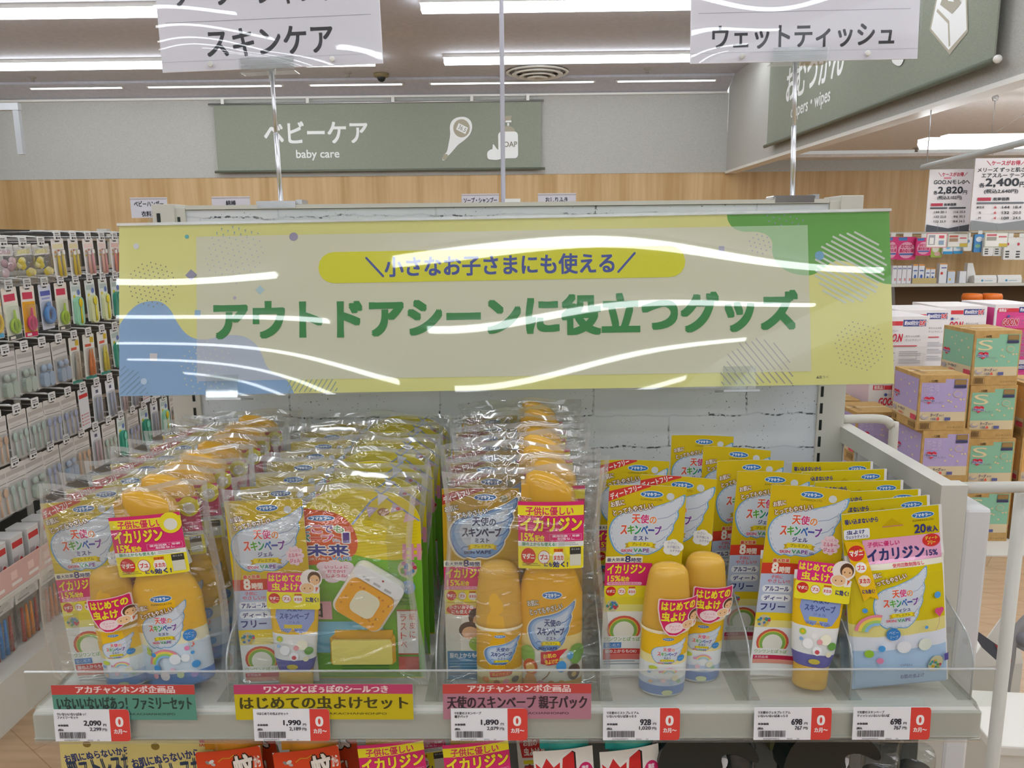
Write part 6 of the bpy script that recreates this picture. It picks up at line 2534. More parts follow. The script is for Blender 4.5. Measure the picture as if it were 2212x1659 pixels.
LK = {
    'tb_orange': ('toothbrush_pack', 'white toothbrush pack with a red and a coral brush', 'toothbrush pack', lambda r: p_toothbrush(r, ('#e8806a', '#d0242e'), '#e9c4ba')),
    'tb_yellow': ('toothbrush_pack', 'white toothbrush pack with two yellow brushes', 'toothbrush pack', lambda r: p_toothbrush(r, ('#e6c41c', '#e9d05a'), '#e9dcb0')),
    'tb_pink': ('toothbrush_pack', 'white toothbrush pack with two pink brushes', 'toothbrush pack', lambda r: p_toothbrush(r, ('#e9b0a4', '#e8a0a8'), '#ecd4cc')),
    'tb_violet': ('toothbrush_pack', 'white toothbrush pack with a pink and a violet brush', 'toothbrush pack', lambda r: p_toothbrush(r, ('#d87a8a', '#8f88c8'), '#d8d2e0')),
    'clips': ('clip_bag', 'small clear bag of mauve clips', 'accessory bag', lambda r: p_clearbag(r, '#b48f98', '#d0b4b8')),
    'ducks': ('clip_bag', 'small clear bag of yellow clips', 'accessory bag', lambda r: p_clearbag(r, '#dcc41e', '#e2d690')),
    'bluebag': ('clip_bag', 'small clear bag of pale blue clips', 'accessory bag', lambda r: p_clearbag(r, '#8ac0d4', '#e4dccf')),
    'banana': ('teether_pack', 'yellow topped teether pack with a yellow looped teether', 'teether pack', p_banana),
    'pink': ('training_brush_pack', 'orange and red pack with a pink training brush', 'brush pack', p_pinkbrush),
    'lime': ('training_brush_pack', 'pale pack with a lime green training brush', 'brush pack', lambda r: p_pinkbrush(r, '#dfe2cf', '#a8cc28', '#5a5f5a')),
    'bluering': ('teether_pack', 'grey pack with a blue ring teether', 'teether pack', p_ring),
    'case_lime': ('spoon_case_pack', 'spoon case pack, mint case with a yellow spoon', 'spoon pack', lambda r: p_case(r, '#9fd8b8', '#e0c424')),
    'case_yel': ('spoon_case_pack', 'spoon case pack, pale yellow case with a yellow spoon', 'spoon pack', lambda r: p_case(r, '#d8dcae', '#dfd03a')),
    'case_green': ('spoon_case_pack', 'spoon case pack, deep green case with a mint spoon', 'spoon pack', lambda r: p_case(r, '#3f9c82', '#7fcfb8')),
    'case_aqua': ('spoon_case_pack', 'spoon case pack, aqua case with a coral spoon', 'spoon pack', lambda r: p_case(r, '#7fc4c8', '#e08a7a')),
    'sage': ('feeding_set_pack', 'beige pack with a sage green feeding set', 'feeding set', lambda r: p_plate(r, '#b4c0b2')),
    'blue': ('feeding_set_pack', 'beige pack with a powder blue feeding set', 'feeding set', lambda r: p_plate(r, '#a4b8d0')),
    'tan': ('feeding_set_pack', 'beige pack with a tan feeding set', 'feeding set', lambda r: p_plate(r, '#c9a68c')),
    'cut_mint': ('cutlery_pack', 'beige card with mint green spoons and forks', 'cutlery pack', lambda r: p_set(r, '#bcd0c4', 3)),
    'cut_blue': ('cutlery_pack', 'beige card with lilac blue spoons and forks', 'cutlery pack', lambda r: p_set(r, '#a9b2d4', 3)),
    'cut_tan': ('cutlery_pack', 'beige card with peach spoons and forks', 'cutlery pack', lambda r: p_set(r, '#dcb494', 3)),
    'chop_or': ('chopsticks_pack', 'white and teal pack with orange training chopsticks', 'chopsticks pack', lambda r: p_chopsticks(r, '#dc7424')),
    'chop_ye': ('chopsticks_pack', 'white and teal pack with yellow training chopsticks', 'chopsticks pack', lambda r: p_chopsticks(r, '#d8c428')),
    'chop_ta': ('chopsticks_pack', 'white and teal pack with taupe training chopsticks', 'chopsticks pack', lambda r: p_chopsticks(r, '#b5a898')),
    'slim_grey': ('straw_pack', 'slim clear pack with grey blue straws', 'straw pack', lambda r: p_slim(r, '#9aa4bc')),
    'slim_red': ('straw_pack', 'slim white pack with red printed rows', 'straw pack', lambda r: p_slim(r, '#c03030', True)),
    'slim_pink': ('straw_pack', 'slim clear pack with pinkish straws', 'straw pack', lambda r: p_slim(r, '#c0a4ac')),
}
SCX = {'tb_orange': 1.3, 'tb_yellow': 1.3, 'tb_pink': 1.3, 'tb_violet': 1.3, 'clips': 1.1, 'ducks': 1.1, 'bluebag': 1.1, 'case_lime': 1.35, 'case_yel': 1.35, 'case_green': 1.35, 'case_aqua': 1.35, 'slim_grey': 1.4, 'slim_red': 1.4, 'slim_pink': 1.4, 'banana': 1.1}
PROTO = {}
SEEN = {}
ROWNAME = ['top row', 'second row', 'third row', 'fourth row', 'lowest row']
HOOKN = [0] * 5


def hang(kind, y, z, row):
    nm, lab, cat, fn = LK[kind]
    SEEN[(kind, row)] = SEEN.get((kind, row), 0) + 1
    n = SEEN[(kind, row)]
    full = f'{lab}, {ROWNAME[row]}' if n == 1 else f'{lab}, {ROWNAME[row]}, {ORD[n - 1]} such'
    loc = (XF - 0.008, y, z - 0.005)
    grp = 'packs hanging on the left peg rack'
    tilt = random.uniform(-0.05, 0.05)
    rot = (0, tilt, PI / 2 + random.uniform(-0.06, 0.06))
    if kind not in PROTO:
        r = thing(nm, full, cat, loc, rot, grp)
        fn(r)
        PROTO[kind] = r
    else:
        r = dup(PROTO[kind], full, loc, rot, grp)
    r.scale = (SCX.get(kind, 1.18), 1, 1)
    HOOKN[row] += 1
    peg_hook(y, z, f'chrome hook with a white tag, {ROWNAME[row]}, {ORD[HOOKN[row] - 1]} from the left')


PLAN = [
    (1.452, 0.098, 2.27, ['bluebag', 'clips', 'clips', 'ducks', 'ducks', 'tb_yellow', 'tb_yellow', 'tb_pink', 'tb_pink', 'tb_orange', 'tb_violet', 'tb_violet', 'tb_orange', 'tb_pink', 'tb_yellow']),
    (1.320, 0.094, 2.28, ['banana', 'banana', 'lime', 'pink', 'bluering', 'lime', 'case_lime', 'case_yel', 'case_yel', 'case_green', 'case_green', 'case_aqua', 'case_aqua', 'bluering', 'case_lime']),
    (1.125, 0.096, 2.22, ['tan', 'sage', 'sage', 'sage', 'blue', 'blue', 'chop_ta', 'chop_or', 'chop_ye', 'case_green', 'case_aqua', 'chop_ye', 'chop_or', 'sage', 'tan']),
    (0.935, 0.096, 2.24, ['cut_tan', 'cut_tan', 'cut_mint', 'cut_mint', 'cut_blue', 'cut_blue', 'slim_red', 'slim_grey', 'slim_grey', 'slim_pink', 'slim_grey', 'slim_red', 'slim_red', 'case_aqua', 'slim_pink', 'bluering', 'slim_grey']),
    (0.775, 0.096, 2.20, ['cut_tan', 'cut_tan', 'cut_mint', 'sage', 'cut_blue', 'blue', 'cut_tan', 'slim_pink', 'cut_mint', 'case_green', 'cut_blue', 'case_green', 'slim_grey', 'case_lime', 'tan', 'sage']),
]
for row, (z, dy, y0, kinds) in enumerate(PLAN):
    for i, kd in enumerate(kinds):
        zz = z + (0.018 if row == 0 and i >= 5 else 0)
        hang(kd, y0 + dy * i, zz, row)

# ---- goods on the low shelf and the base
bx0 = None
for i in range(9):
    y = 2.15 + i * 0.085
    nm = f'slim white and red box leaning on the low left shelf, {ORD[i]} from the left'
    if bx0 is None:
        bx0 = thing('slim_box', nm, 'box', (XL + 0.20, y, 0.3925), (math.radians(0), math.radians(0), PI / 2), 'slim boxes on the low left shelf')
        m = MB().box((-0.030, -0.035, 0), (0.030, 0.035, 0.135), '#dcd8d4')
        k = Ink(m, front_at(0, -0.0352, 0), step=0.0002)
        k.rect(-0.026, 0.10, 0.026, 0.12, '#d0403e', up=False)
        k.rect(-0.026, 0.03, 0.0, 0.07, '#c0b4b0', up=False)
        k.ell(0.012, 0.05, 0.009, 0.012, '#d0403e', 12)
        m.build('carton', bx0)
        MB().box((-0.0305, -0.0355, 0.1352), (0.0305, 0.0355, 0.1385), '#e9e6e2').build('lid', bx0)
    else:
        dup(bx0, nm, (XL + 0.20, y, 0.3925), (0, 0, PI / 2), 'slim boxes on the low left shelf')
pg = None
for i, (c, nmc) in enumerate((('#e08a2a', 'orange'), ('#3f86c8', 'blue'), ('#e08a2a', 'orange'), ('#d8742a', 'orange'), ('#4a90c8', 'blue'), ('#d87a3a', 'orange'))):
    y = 2.17 + 0.135 * i
    t = thing('brush_bag', f'clear zip bag of {nmc} handled brushes on the base shelf, {ORD[i]} from the left', 'accessory bag', (XL + 0.22, y, 0.1612), (0, 0, PI / 2), 'brush bags on the base shelf')
    m = MB()
    for k2 in range(4):
        x = -0.036 + 0.024 * k2
        m.tube([(x, 0, 0.004), (x + 0.004, 0, 0.12)], [0.007, 0.004], c if k2 % 3 else '#b04a3a', 8)
    m.build('handles', t)
    b = MB()
    for sg in (-1, 1):
        vs = [((u - 0.5) * 0.122, sg * (0.001 + 0.018 * math.sin(PI * u) * math.sin(PI * min(1, v * 0.9 + 0.1))), v * 0.185 + 0.0005) for u in [i_ / 10 for i_ in range(11)] for v in [j / 12 for j in range(13)]]
        b.add(vs, [(i_ * 13 + j, (i_ + 1) * 13 + j, (i_ + 1) * 13 + j + 1, i_ * 13 + j + 1) for i_ in range(10) for j in range(12)], 'clear_film', True)
    b.build('bag', t)
    h = MB().box((-0.061, -0.0035, 0.142), (0.061, -0.002, 0.186), '#e2e0dd/0.35')
    k = Ink(h, front_at(0, -0.0036, 0), step=0.0002)
    k.ell(0, 0.175, 0.004, 0.004, '#3a3a38', 10)
    k.rect(-0.05, 0.15, 0.01, 0.155, '#b0aca8', up=False)
    h.build('header', t)
# ================================================================== stacked diaper cartons and shelves on the right
KRAFT, KRAFT2 = 'kraft_board', '#b08a52'
mat_noise('kraft_board', '#b38f58', '#bf9b62', (1, 1, 1), 40, 3, 0.75)


def heart_logo(k, cx, cy, s):
    for dx in (-0.42, 0.42):
        k.ell(cx + dx * s, cy - 0.12 * s, 0.52 * s, 0.46 * s, '#c8324a', 14, up=False)
    k.poly([(cx - 0.9 * s, cy + 0.0 * s), (cx + 0.9 * s, cy + 0.0 * s), (cx, cy + 0.75 * s)], '#c8324a')
    k.text('Merries', cx - 0.95 * s, cy - 0.14 * s, cx + 0.95 * s, cy + 0.32 * s, '#3f4a8c', bold=0.06, rim=('#e9dfe4', 0.10))


def diaper_carton(name_col, tint, count, size_txt):
    W, D, H = 0.214, 0.26, 0.2515
    m = MB().box((-W / 2, -D / 2, 0), (W / 2, D / 2, H), KRAFT)
    m.box((-W / 2 + 0.002, -0.012, H), (W / 2 - 0.002, 0.012, H + 0.0004), '#c9b48a')
    m.box((-W / 2 + 0.03, -D / 2 + 0.05, H), (-W / 2 + 0.055, D / 2 - 0.07, H + 0.0004), '#a07c48')
    f = flat((-W / 2, -D / 2 - 0.0003, H), (W / 100, 0, 0), (0, 0, H / 118), (0, -1, 0))
    k = Ink(m, lambda u, v, n: f(u, v - 118, n), step=0.0004, top=118)
    P = [(4, 16), (52, 16), (52, 8), (97, 8), (97, 78), (4, 78)]
    k.poly(P, tint)
    k.poly([(4, 78), (97, 78), (97, 98), (4, 98)], '#d0bf9c')
    k.text(f'- {count}枚', 18, 9, 36, 15, '#4a3a28', bold=0.03)
    k.text(size_txt, 8, 20, 40, 42, '#d8c9a0' if 'S' in size_txt or 'M' in size_txt else '#c2b2cc')
    rnd = random.Random(3)
    for i in range(9):
        x, y = rnd.uniform(50, 92), rnd.uniform(32, 72)
        k.ell(x, y, 2.6, 2.0, '#d2bf96', 9, up=False)
    k.up()
    k.ell(78, 40, 9, 7, '#cdb890', 14); k.ell(78, 40, 7.6, 5.8, tint, 14)
    k.rect(70, 9, 94, 20, '#7a6440')
    k.rect(71, 10, 93, 19, '#96794c')
    k.rect(69, 21, 94, 27, '#3f3f60')
    heart_logo(k, 20, 52, 12)
    k.text('ずっと肌さら', 33, 56, 50, 60, '#7a6a80')
    k.ell(13, 88, 8, 5, '#a8a0a8'); k.ell(14, 86, 6, 3, '#d0bf9c')
    k.text('テープ', 25, 81, 41, 87.5, '#4a4a70', bold=0.05)
    k.text('タイプ', 43, 83, 52, 87.5, '#4a4a70', bold=0.03)
    k.text('108', 26, 90, 36, 95, '#6a6a80', bold=0.03)
    k.text(str(6 if count == 10 else 8), 38, 89.5, 43, 95, '#d8403a', bold=0.08)
    k.rect(54, 89, 66, 95.5, '#5a5f94')
    for i in range(7):
        k.rect(6 + i * 2.6, 102, 7.6 + i * 2.6, 113, '#54422a', up=False)
    k.up()
    k.line([(4, 101), (26, 101), (26, 114), (4, 114), (4, 101)], 0.8, '#54422a')
    k.text('花王株式会社', 60, 108, 94, 112, '#7a6440')
    # left side print
    s_ = flat((-W / 2 - 0.0003, D / 2, H), (0, -D / 100, 0), (0, 0, H / 118), (-1, 0, 0))
    k = Ink(m, lambda u, v, n: s_(u, v - 118, n), step=0.0004, top=118)
    k.rect(3, 8, 96, 78, tint)
    k.rect(3, 78, 96, 99, '#d0bf9c')
    for (cx, cy, r) in ((30, 24, 3), (44, 18, 2), (62, 26, 3.4), (76, 20, 2.4), (84, 38, 3), (56, 48, 2.6), (70, 62, 3.2), (42, 36, 2.2)):
        k.ell(cx, cy, r, r * 0.8, '#d2c2a0', 12, up=False)
    k.up()
    heart_logo(k, 16, 55, 12)
    k.text('テープタイプ', 26, 82, 52, 88, '#4a4a70', bold=0.04)
    k.text('108枚入', 28, 91, 50, 96, '#d8604a', bold=0.03)
    k.ell(12, 88, 8, 5, '#a8a0a8')
    k.rect(76, 86, 96, 97, '#c8485a')
    k.rect(4, 103, 20, 114, '#8a6c40')
    k.rect(70, 103, 94, 114, '#8a6c40')
    return m.mesh('diaper_carton')


CM = {'green': diaper_carton('green', '#86b89c', 10, 'S'), 'purple': diaper_carton('purple', '#ab9cc6', 12, '新生児'), 'orange': diaper_carton('orange', '#dca862', 10, 'M')}


def put_carton(kind, x, y, z, label, rz=0.0):
    o = bpy.data.objects.new('diaper_carton', CM[kind])
    COL.objects.link(o)
    o.location = (x, y, z)
    o.rotation_euler = (0, 0, rz)
    tag(o, label, 'carton', 'stacked kraft diaper cartons')
    o.data.name = 'diaper_carton'
    return o


HC = 0.2525
plinth = MB().box((1.35, 3.46, 0.0), (3.3, 5.6, 0.006), '#d8d6d0')
tag(plinth.build('floor_mat'), 'low pale board under the stacked diaper cartons on the floor', 'board')
st = 0.0065
lv = ['bottom', 'second from the floor', 'third from the floor', 'top']
for i in range(4):
    put_carton('green', 2.2 + 0.004 * (i % 2) - 0.012 * i, 3.76, st + HC * i, f'mint green printed diaper carton in the middle front stack, {lv[i]}', math.radians((-1, 0.5, 0, 1.5)[i]))
riser = MB().prism([(1.62, 3.49), (2.03, 3.49), (2.03, 3.86), (1.89, 3.86), (1.89, 4.155), (1.825, 4.155), (1.825, 4.455), (1.58, 4.455), (1.58, 4.155), (1.62, 4.155)], lambda u, v, n: Vector((u, v, n)), 0.0065, 0.0765, '#d8d6d0')
tag(riser.build('riser'), 'low white riser under the purple diaper cartons', 'riser')
for i in range(3):
    put_carton('purple', 1.895 - 0.006 * i + (0.02 if i < 2 else 0), 3.635, st + 0.0705 + HC * i, f'purple printed diaper carton in the left front stack, {("bottom", "middle", "top")[i]}', math.radians((0, 0.5, -1.5)[i]))
for i in range(3):
    put_carton('orange', 2.44 + 0.004 * i, 3.78 - 0.005 * i, st + HC * i, f'orange printed diaper carton at the right edge, {("bottom", "middle", "top")[i]} of its stack', math.radians((0, 1, -0.5)[i]))
for i in range(2):
    put_carton('purple', 1.765 + 0.002 * i, 4.02, st + 0.0705 + HC * i, f'purple printed diaper carton behind the left front stack, {("bottom", "top")[i]}', math.radians(1 + i))
    put_carton('purple', 1.70, 4.315 + 0.002 * i, st + 0.0705 + HC * i + 0.0005, f'purple printed diaper carton second behind the left front stack, {("bottom", "top")[i]}', math.radians(-1))


def goon_carton(W, D, H, side, pink=False):
    m = MB().box((-W / 2, -D / 2, 0), (W / 2, D / 2, H), '#e6e2e2')
    m.box((-W / 2 - 0.0004, -D / 2 + 0.01, 0.01), (-W / 2, D / 2 - 0.01, H - 0.02), side)
    f = flat((-W / 2, -D / 2 - 0.0003, H), (W / 100, 0, 0), (0, 0, W / 100), (0, -1, 0))
    hh = H / W * 100
    k = Ink(m, lambda u, v, n: f(u, v - 200, n), step=0.0004, top=200)
    if pink:
        k.rect(4, 12, 97, hh - 4, '#d84a8c')
        k.poly([(30, 30), (97, 20), (97, hh - 4), (30, hh - 4)], '#e05a9a')
    k.rect(6, 8, 26, 17, '#d8404a')
    k.text('推奨品', 8, 9, 24, 16, '#f2e2e2', bold=0.03)
    k.rect(27, 8.5, 52, 16.5, '#d8404a')
    k.rect(53, 6, 94, 18, '#3f4a8c')
    k.text('約60回分', 55, 8, 80, 16, '#e9e6ee', bold=0.04)
    k.text('2才', 82, 7.5, 93, 16.5, '#d8404a', bold=0.08, rim=('#f0e6e6', 0.08))
    k.text('GOO.N', 18, 32, 52, 46, '#c8243c', bold=0.05, rim=('#f0e6e6', 0.05), shear=0.15)
    k.ell(30, 26, 3, 3, '#4a5a9a')
    k.text('モレ0へ', 34, 24, 44, 28, '#7a7a86')
    k.text('赤ちゃんの肌', 58, 34, 84, 38, '#6a6a74')
    k.text('ずっとやさしく', 58, 41, 86, 45, '#6a6a74')
    if hh > 62:
        k.rect(18, 53, 80, 55, '#c8404a')
        for i in range(int((hh - 66) / 14)):
            k.rect(10, 66 + 14 * i, 40, 68 + 14 * i, '#c8606a' if i % 2 else '#9a9aa6', up=False)
            gray_lines(k, 48, 64 + 14 * i, 40, 3, 3.5, '#a9a9b2', 1.2)
    return m.mesh('white_carton')


GM = {'tall': goon_carton(0.29, 0.34, 0.42, '#e0cdd2'), 'square': goon_carton(0.285, 0.34, 0.34, '#dcc4cc'), 'pink': goon_carton(0.27, 0.34, 0.343, '#d84a8c', True)}


def put_goon(kind, x, y, z, label, rz=0.0):
    o = bpy.data.objects.new('white_carton', GM[kind])
    COL.objects.link(o)
    o.location = (x, y, z)
    o.rotation_euler = (0, 0, rz)
    tag(o, label, 'carton', 'white diaper cartons behind')
    return o


z0 = 0.0065
cols = [
    ('square', 2.62, 4.92, 3, 'white diaper carton with red lettering behind the mint stack', -2),
    ('pink', 2.93, 4.92, 3, 'pink fronted diaper carton right of the white cartons', 3),
    ('square', 2.285, 4.70, 3, 'white diaper carton just right of the yellow sign', 0),
    ('square', 3.25, 4.54, 3, 'white diaper carton cut by the right edge of the view', -1),
    ('tall', 1.955, 4.76, 1, 'tall white diaper carton behind the purple stacks', 1),
]
for kd, x, y, n, lab, rz in cols:
    h = {'square': 0.34, 'pink': 0.343, 'tall': 0.42}[kd]
    for i in range(n):
        w = '' if n == 1 else (', bottom of its pile' if i == 0 else (', top of its pile' if i == n - 1 else ', middle of its pile'))
        put_goon(kd, x, y, z0 + (h + 0.001) * i, lab + w, math.radians(rz))
for i in range(3):
    put_goon('square', 1.988, 4.345, z0 + 0.341 * i, 'white diaper carton behind the flowered pouch, ' + ('bottom', 'middle', 'top')[i] + ' of its pile', 0)
# extra boxes on top, right edge
PZ = st + 0.0705 + HC * 2 + 0.0015
# flowered bag in front of the white cartons
c = on_y(1952, 786, 4.146)
m = MB()
for sg in (-1, 1):
    vs = [((u - 0.5) * 0.10, sg * (0.002 + 0.025 * math.sin(PI * u) ** 0.6 * math.sin(PI * v) ** 0.5), v * 0.15) for u in [i / 10 for i in range(11)] for v in [j / 10 for j in range(11)]]
    m.add(vs, [(i * 11 + j, (i + 1) * 11 + j, (i + 1) * 11 + j + 1, i * 11 + j + 1) for i in range(10) for j in range(10)], '#e6c8c0/0.25', True)
rr = random.Random(4)
k = Ink(m, front_at(0, -0.028, 0), step=0.0003)
for i in range(14):
    k.ell(rr.uniform(-0.032, 0.032), rr.uniform(0.03, 0.12), 0.005, 0.005, rr.choice(('#d88a5a', '#8aa0c8', '#e0a0a8')), 9, up=False)
o = m.build('wipes_bag')
o.location = (c.x, 4.146, PZ)
tag(o, 'small pink flowered pouch on the front of a white carton', 'pouch')

# ------------------------------------------------------------------ wall shelf with small baby goods
YW = 7.9
R = thing('wall_shelf', 'long white shelf on the wood wall at the right', 'shelf', (0, 0, 0))
MB().box((3.2, YW, 0.945), (6.2, YB - 0.002, 0.972), 'cream_metal').build('board', R)
MB().box((3.2, YB - 0.03, 1.455), (6.2, YB - 0.002, 1.475), 'cream_metal').build('hook_bar', R)
MB().box((3.2, YB - 0.012, 0.0), (6.2, YB - 0.001, 0.944), '#6b5339').build('lower_panel', R)
MB().box((3.2, YW - 0.1, 0.3), (6.2, YB - 0.013, 0.33), 'cream_metal').build('board', R)


HUNG = []


def hang_pack(px0, px1, py0, py1, col, label, art, cat='pack', name='hanging_pack'):
    Y = YW + 0.05 + 0.045 * (len(HUNG) % 2)
    HUNG.append(px0)
    a, b = on_y(px0, py0, Y), on_y(px1, py1, Y)
    a.x += 0.006
    W, H = b.x - a.x, a.z - b.z
    t = thing(name, label, cat, (a.x, Y, b.z), (0, 0, 0), 'packs hanging on the right wall')
    m = MB().rbox((0, 0, 0), (W, 0.03, H), 0.012, col)
    k = Ink(m, flat((0, -0.0004, 0), (W, 0, 0), (0, 0, H), (0, -1, 0)), step=0.0008, top=1.0)
    art(k)
    m.build('pouch', t)
    MB().tube([(W / 2, 0.015, H - 0.01), (W / 2, 0.015, H + 0.012), (W / 2, YB - YW - 0.08, H + 0.02)], 0.004, 'chrome', 6).build('hook', t)
    MB().box((W * 0.28, -0.006, H + 0.002), (W * 0.72, -0.003, H + 0.04), '#e9e9e6').build('tag_plate', t)


def art_pink(k):
    k.rect(0.06, 0.02, 0.5, 0.16, '#4a7fc0')
    k.ell(0.5, 0.58, 0.43, 0.36, '#eba8c4')
    k.text('おむつが', 0.2, 0.32, 0.8, 0.48, '#c8245c', bold=0.05)
    k.text('臭わない袋', 0.14, 0.52, 0.86, 0.68, '#c8245c', bold=0.05)
    k.rect(0.14, 0.72, 0.86, 0.79, '#3f6ab0')


def art_white(k):
    k.ell(0.3, 0.3, 0.12, 0.07, '#c84a5a')
    k.rect(0.15, 0.6, 0.5, 0.66, '#4a4a4a')
    k.rect(0.15, 0.72, 0.5, 0.78, '#4a4a4a')
    k.rect(0.15, 0.84, 0.5, 0.90, '#4a4a4a')


def art_blue(k):
    k.rect(0, 0.8, 1, 1, '#3f9ad0')
    k.ell(0.5, 0.35, 0.35, 0.3, '#7fc0e4')


hang_pack(1916, 1937, 512, 560, '#d83a7c', 'pink odour bag pack hanging nearest the sign on the right wall', art_pink)
hang_pack(1938, 1977, 512, 561, '#d83a7c', 'pink odour bag pack on the right wall, second from the sign', art_pink)
hang_pack(1979, 2010, 514, 552, '#d83a7c', 'pink odour bag pack on the right wall, third from the sign', art_pink)
hang_pack(2011, 2034, 525, 556, '#a9c25a', 'green and white pouch hanging right of the pink packs', lambda k: (k.ell(0.4, 0.4, 0.3, 0.25, '#e9ecdc'), k.ell(0.6, 0.75, 0.3, 0.15, '#e4bcb0')))
hang_pack(2038, 2057, 518, 549, '#e6edf2', 'white and blue pouch hanging on the right wall, left of two', art_blue)
hang_pack(2060, 2079, 518, 548, '#e6edf2', 'white and blue pouch hanging on the right wall, right of two', art_blue)
hang_pack(2082, 2098, 512, 542, '#dfe1e0', 'clear small pouch hanging left of the blue card', lambda k: k.ell(0.5, 0.3, 0.2, 0.12, '#6a8fc0'))
hang_pack(2105, 2123, 506, 545, '#5a9ad4', 'blue card pack hanging on the right wall', lambda k: (k.ell(0.5, 0.28, 0.36, 0.14, '#e6eef4'), k.ell(0.4, 0.65, 0.3, 0.1, '#8ac0a0')))
for i, (x0, x1) in enumerate(((2125, 2144), (2147, 2167), (2170, 2190), (2193, 2213))):
    hang_pack(x0, x1, 513, 553 + (8 if i > 1 else 0), '#e8e7e4', f'white cotton pack hanging at the far right wall, {ORD[i]} from the left', art_white)


def shelf_box(px0, px1, py0, col, label, art=None, depth=0.06):
    Y = YW + 0.08
    a = on_y(px0, py0, Y)
    b = on_y(px1, py0, Y)
    W, H = b.x - a.x, a.z - 0.9725
    t = MB().box((0, 0, 0), (W, depth, H), col)
    k = Ink(t, flat((0, -0.0004, 0), (W, 0, 0), (0, 0, H), (0, -1, 0)), step=0.0008, top=1.0)
    if art:
        art(k)
    o = t.build('carton')
    o.location = (a.x, Y, 0.9727)
    tag(o, label, 'box', 'small cartons on the right wall shelf')


def art_line(c):
    return lambda k: (k.rect(0.1, 0.12, 0.9, 0.2, c), k.rect(0.55, 0.7, 0.85, 0.85, '#d88a8a'))


for i in range(4):
    shelf_box(1929 + i * 10.5, 1938.5 + i * 10.5, 574, '#e4e2e6', f'slim white carton beside the sign on the wall shelf, {ORD[i]}', art_line('#8a90b0'))
for i, (x0, x1, y) in enumerate(((1973, 1984, 571), (1986, 1998, 571), (2000, 2010, 579), (2011, 2021, 579))):
    shelf_box(x0, x1, y, '#dfe3ea', f'orange topped white carton in the tan tray, {ORD[i]} from the left', lambda k: (k.rect(0, 0, 1, 0.08, '#e09a4a'), k.rect(0.15, 0.3, 0.85, 0.36, '#4a6ab0'), k.ell(0.5, 0.65, 0.22, 0.12, '#4a6ab0')), 0.05)
o = MB().box((0, 0, 0), (0.235, 0.004, 0.052), '#c9b47c').build('card_tray')
o.location = (on_y(1971, 604, YW + 0.07).x, YW + 0.07, 0.9727)
tag(o, 'tan card tray front before small cartons on the wall shelf', 'tray')
shelf_box(2031, 2047, 569, '#e6e6ea', 'tall white carton on the wall shelf right of the tray', lambda k: (k.rect(0, 0, 1, 0.05, '#e09a4a'), k.rect(0.2, 0.2, 0.9, 0.25, '#4a5aa0'), k.ell(0.3, 0.5, 0.18, 0.07, '#d04a4a')))
shelf_box(2048.5, 2064, 585, '#cfd8e8', 'pale blue carton on the wall shelf right of the tall carton', lambda k: (k.rect(0, 0, 1, 0.06, '#e0a04a'), k.ell(0.3, 0.7, 0.15, 0.1, '#e0c04a')))
shelf_box(2074, 2088, 586, '#e3e4e8', 'white carton on the wall shelf left of the leaning pack')
w = None
for i, (x0, x1) in enumerate(((2106, 2154), (2157, 2208))):
    a, b = on_y(x0, 595, YW + 0.06), on_y(x1, 595, YW + 0.06)
    m = MB()
    W = b.x - a.x
    m.prism([(0, 0), (0.10, 0), (0.10, 0.06), (0.02, 0.075), (0, 0.045)], lambda u, v, n: Vector((n, u, v)), 0, W, '#eae9e6/0.3')
    k = Ink(m, flat((0, -0.0006, 0), (W, 0, 0), (0, 0, 0.045), (0, -1, 0)), step=0.0006)
    k.ell(0.35, 0.5, 0.05, 0.25, '#4a9ac0'); k.rect(0.45, 0.4, 0.8, 0.55, '#a0b8c8')
    o = m.build('wipes_pack')
    o.location = (a.x, YW + 0.06, 0.9727)
    tag(o, f'flat white wipes pack lying on the wall shelf, {("left", "right")[i]} of two', 'wet wipes', 'white wipes packs on the wall shelf')
a = on_y(2088, 570, YW + 0.08)
m = MB().prism([(0, 0), (0.11, 0), (0.05, 0.19), (0, 0.19)], lambda u, v, n: Vector((u, n, v)), 0, 0.06, '#ebeae8')
o = m.build('carton')
o.location = (on_y(2088, 600, YW + 0.18).x, YW + 0.18, 0.9727)
tag(o, 'white slant sided pack on the wall shelf', 'box')
for i, (x, wd) in enumerate(((2100, 'left'), (2143, 'right'))):
    c = on_y(x, 640, 6.0)
    t = thing('lidded_tub', f'round tub with an orange lid behind the white cartons, {wd} of two', 'tub', (c.x, 6.0, 0), (0, 0, 0), 'orange lidded tubs')
    MB().lathe([(0.060, 0.0), (0.066, 0.02), (0.066, c.z - 0.03)], '#e6e2dc', seg=24).build('tub', t)
    MB().lathe([(0.069, c.z - 0.03), (0.071, c.z), (0.062, c.z + 0.02), (0.0, c.z + 0.024)], '#cf6a24/0.35', seg=24).build('lid', t)

# ------------------------------------------------------------------ floor goods at the lower right
t = thing('white_carton_stack', 'large white foam box on the floor at the lower right', 'box', (1.13, 1.56, 0), (0, 0, math.radians(-6)))
m = MB().box((-0.16, -0.10, 0), (0.22, 0.10, 0.40), '#d9d6cc')
k = Ink(m, front_at(0, -0.1003, 0), step=0.0004)
for i in range(3):
    for j in range(4):
        k.rect(-0.13 + 0.1 * i, 0.08 + 0.07 * j, -0.07 + 0.1 * i, 0.085 + 0.07 * j, '#a9a8a0', up=False)
        k.rect(-0.13 + 0.1 * i, 0.095 + 0.07 * j, -0.08 + 0.1 * i, 0.099 + 0.07 * j, '#a9a8a0', up=False)
m.build('body', t)
MB().box((-0.165, -0.105, 0.401), (0.225, 0.105, 0.425), '#e3e0d8').build('lid', t, 0.004)
t = thing('open_carton', 'pale open box with raised flaps behind the large white box', 'box', (1.11, 2.00, 0), (0, 0, math.radians(8)))
